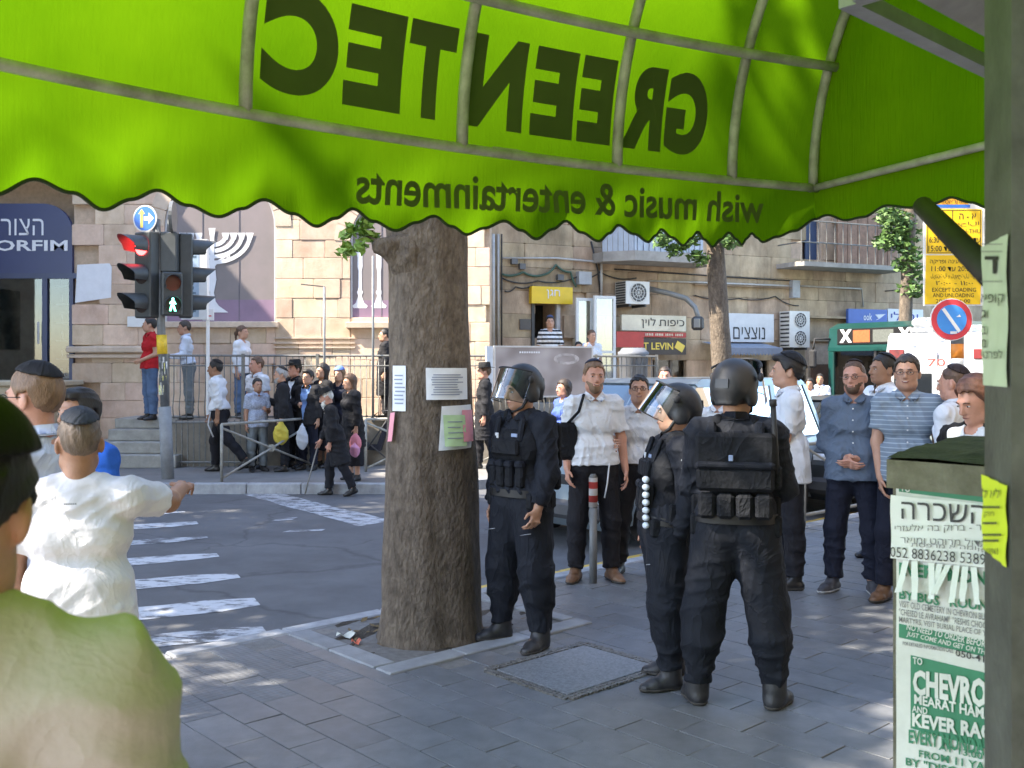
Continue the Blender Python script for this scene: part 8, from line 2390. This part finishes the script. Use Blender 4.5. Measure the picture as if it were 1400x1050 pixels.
free_bag('yellow plastic bag hanging behind the X barrier', 384, 594, 16.0, (.13, .08, .17), cloth('yellow_bag', (.52, .42, .06), .6))
free_bag('pale grey plastic bag hanging beside the yellow bag', 413, 600, 16.05, (.10, .07, .18), cloth('grey_bag', (.42, .44, .48), .5))
free_bag('small pink pouch between the old man and the pink bag', 485, 617, 14.7, (.08, .06, .09), cloth('pink_pouch', (.62, .28, .42), .6))
p = far('man in long black coat on the platform at the left edge of the thick trunk', 526, 18.0, .81, -80, 1.62, skin='fair', hair='black'); p.hair('short').kippah().shirt(SUIT, 1.9, e=.034, hem=.45, name='coat').trousers(BK).shoes(SH)
p = far('man in black hat and long coat walking left beyond the trunk', 662, 16.6, .03, -85, 1.76, skin='pink', hair='brown', legs={'L': ((.02, .2, -1), (0, .3, -1), 8, 10), 'R': ((.02, -.2, -1), (0, .0, -1), 8)}); p.hair('short').shirt(W_, .6).shirt(SUIT, 1.9, e=.034, hem=.50, open_v=(1.1, .07), name='coat').trousers(BK).shoes(SH); p.hat()
p = far('woman in blue top passing behind the visored officer', 771, 13.9, -.12, -60, 1.68, skin='pink', hair='dark', female=True); p.hair('bob').shirt(cloth('blue_top', (.06, .10, .34)), .9, collar=False).skirt(BK, .3).shoes(SH)
p = far('man in black and white striped shirt standing in the doorway', 752, 20.2, 1.02, 5, 1.76, skin='fair', hair='black', arms={'L': ((.2, .1, -1), (-.4, -.4, -.5)), 'R': ((.2, .1, -1), (-.4, -.4, -.5))}); p.hair('short').kippah((.05, .07, .15), .02, .6, .1, 'bluewhite').shirt(stripe_mat('bw_stripes', (.70, .70, .70), (.02, .02, .025), .085, .45), .9, hem=.85, collar=False).trousers(BK).shoes(SH)
g = G(); st_ = at(752, 0, 20.2); g.box((st_[0], 20.25, .91), (1.0, .6, .215), bev=.01); single('door_step', g, stepm, None, None, kind='structure')
p = far('small child peering beside the glazed booth', 791, 19.6, .81, 10, 1.42, skin='mid', hair='black'); p.hair('short').shirt(W2, .7, collar=False).trousers(BK).shoes(SH)
p = far('taller child in white with hand at the mouth beside the booth', 809, 19.7, .81, 25, 1.66, skin='fair', hair='brown', arms={'R': ((.15, -.3, -1), (.2, -.5, .9))}); p.hair('short').shirt(W_, .8, collar=False).trousers(BK).shoes(SH)
p = far('person in pink looking over the minivan roof', 909, 14.3, -.12, -10, 1.86, skin='pink', hair='dark', vox=.016); p.hair('short').shirt(cloth('pink_shirt', (.5, .2, .22)), .8).trousers(BK).shoes(SH)
p = far('distant woman in black and white near the bus', 1107, 20.5, .03, -30, 1.46, skin='fair', hair='black', female=True, vox=.018); p.hair('bob').shirt(W2, .8, collar=False).skirt(BK, .3).shoes(SH)
p = far('distant man in pale blue shirt and dark waistcoat near the bus', 1121, 20.9, .03, -20, 1.56, skin='mid', hair='black', vox=.018); p.hair('short').shirt(W2, 1.8).trousers(NAVY).shoes(SH)

# ---- pushchair beside the tree
c = gb(512, 636); pc_ = thing('pushchair', 'dark pushchair half hidden by the thick tree trunk', 'pushchair', tuple(c))
pm = mat('pushchair_frame', (.08, .08, .085), .5, .1, metal=.4)
for (x, y) in ((-.25, -.2), (-.25, .2), (.3, -.2), (.3, .2)):
    g = G(); g.lathe([(.05, -.018), (.085, -.02), (.085, .02), (.05, .018)], (x, y, .085), 14, R=rotx(math.pi / 2)); part('wheel', g, rubber, pc_, True)
for y in (-.2, .2):
    g = G(); g.tube([(-.25, y, .085), (.35, y, .95), (.48, y, 1.02)], .014, 6); part('frame_tube', g, pm, pc_, True)
    g = G(); g.tube([(.3, y, .085), (-.2, y, .5), (-.3, y, .52)], .014, 6); part('frame_tube', g, pm, pc_, True)
g = G(); g.prism([(-.22, .30), (.12, .26), (.28, .78), (.22, .80), (.06, .36), (-.22, .36)], -.18, .18); part('seat', g, cloth('pram_seat', (.03, .03, .04)), pc_)
g = G(); V = [(.22 + .34 * math.cos(a) * -1, y, .62 + .34 * math.sin(a)) for a in np.linspace(.5, 2.2, 9) for y in (-.2, .2)]; g.add(V, [(2 * i, 2 * i + 1, 2 * i + 3, 2 * i + 2) for i in range(8)]); part('hood', g, cloth('pram_hood', (.05, .05, .055)), pc_, True)
g = G(); g.tube([(.48, -.2, 1.02), (.48, .2, 1.02)], .018, 8); part('handle', g, rubber, pc_, True)
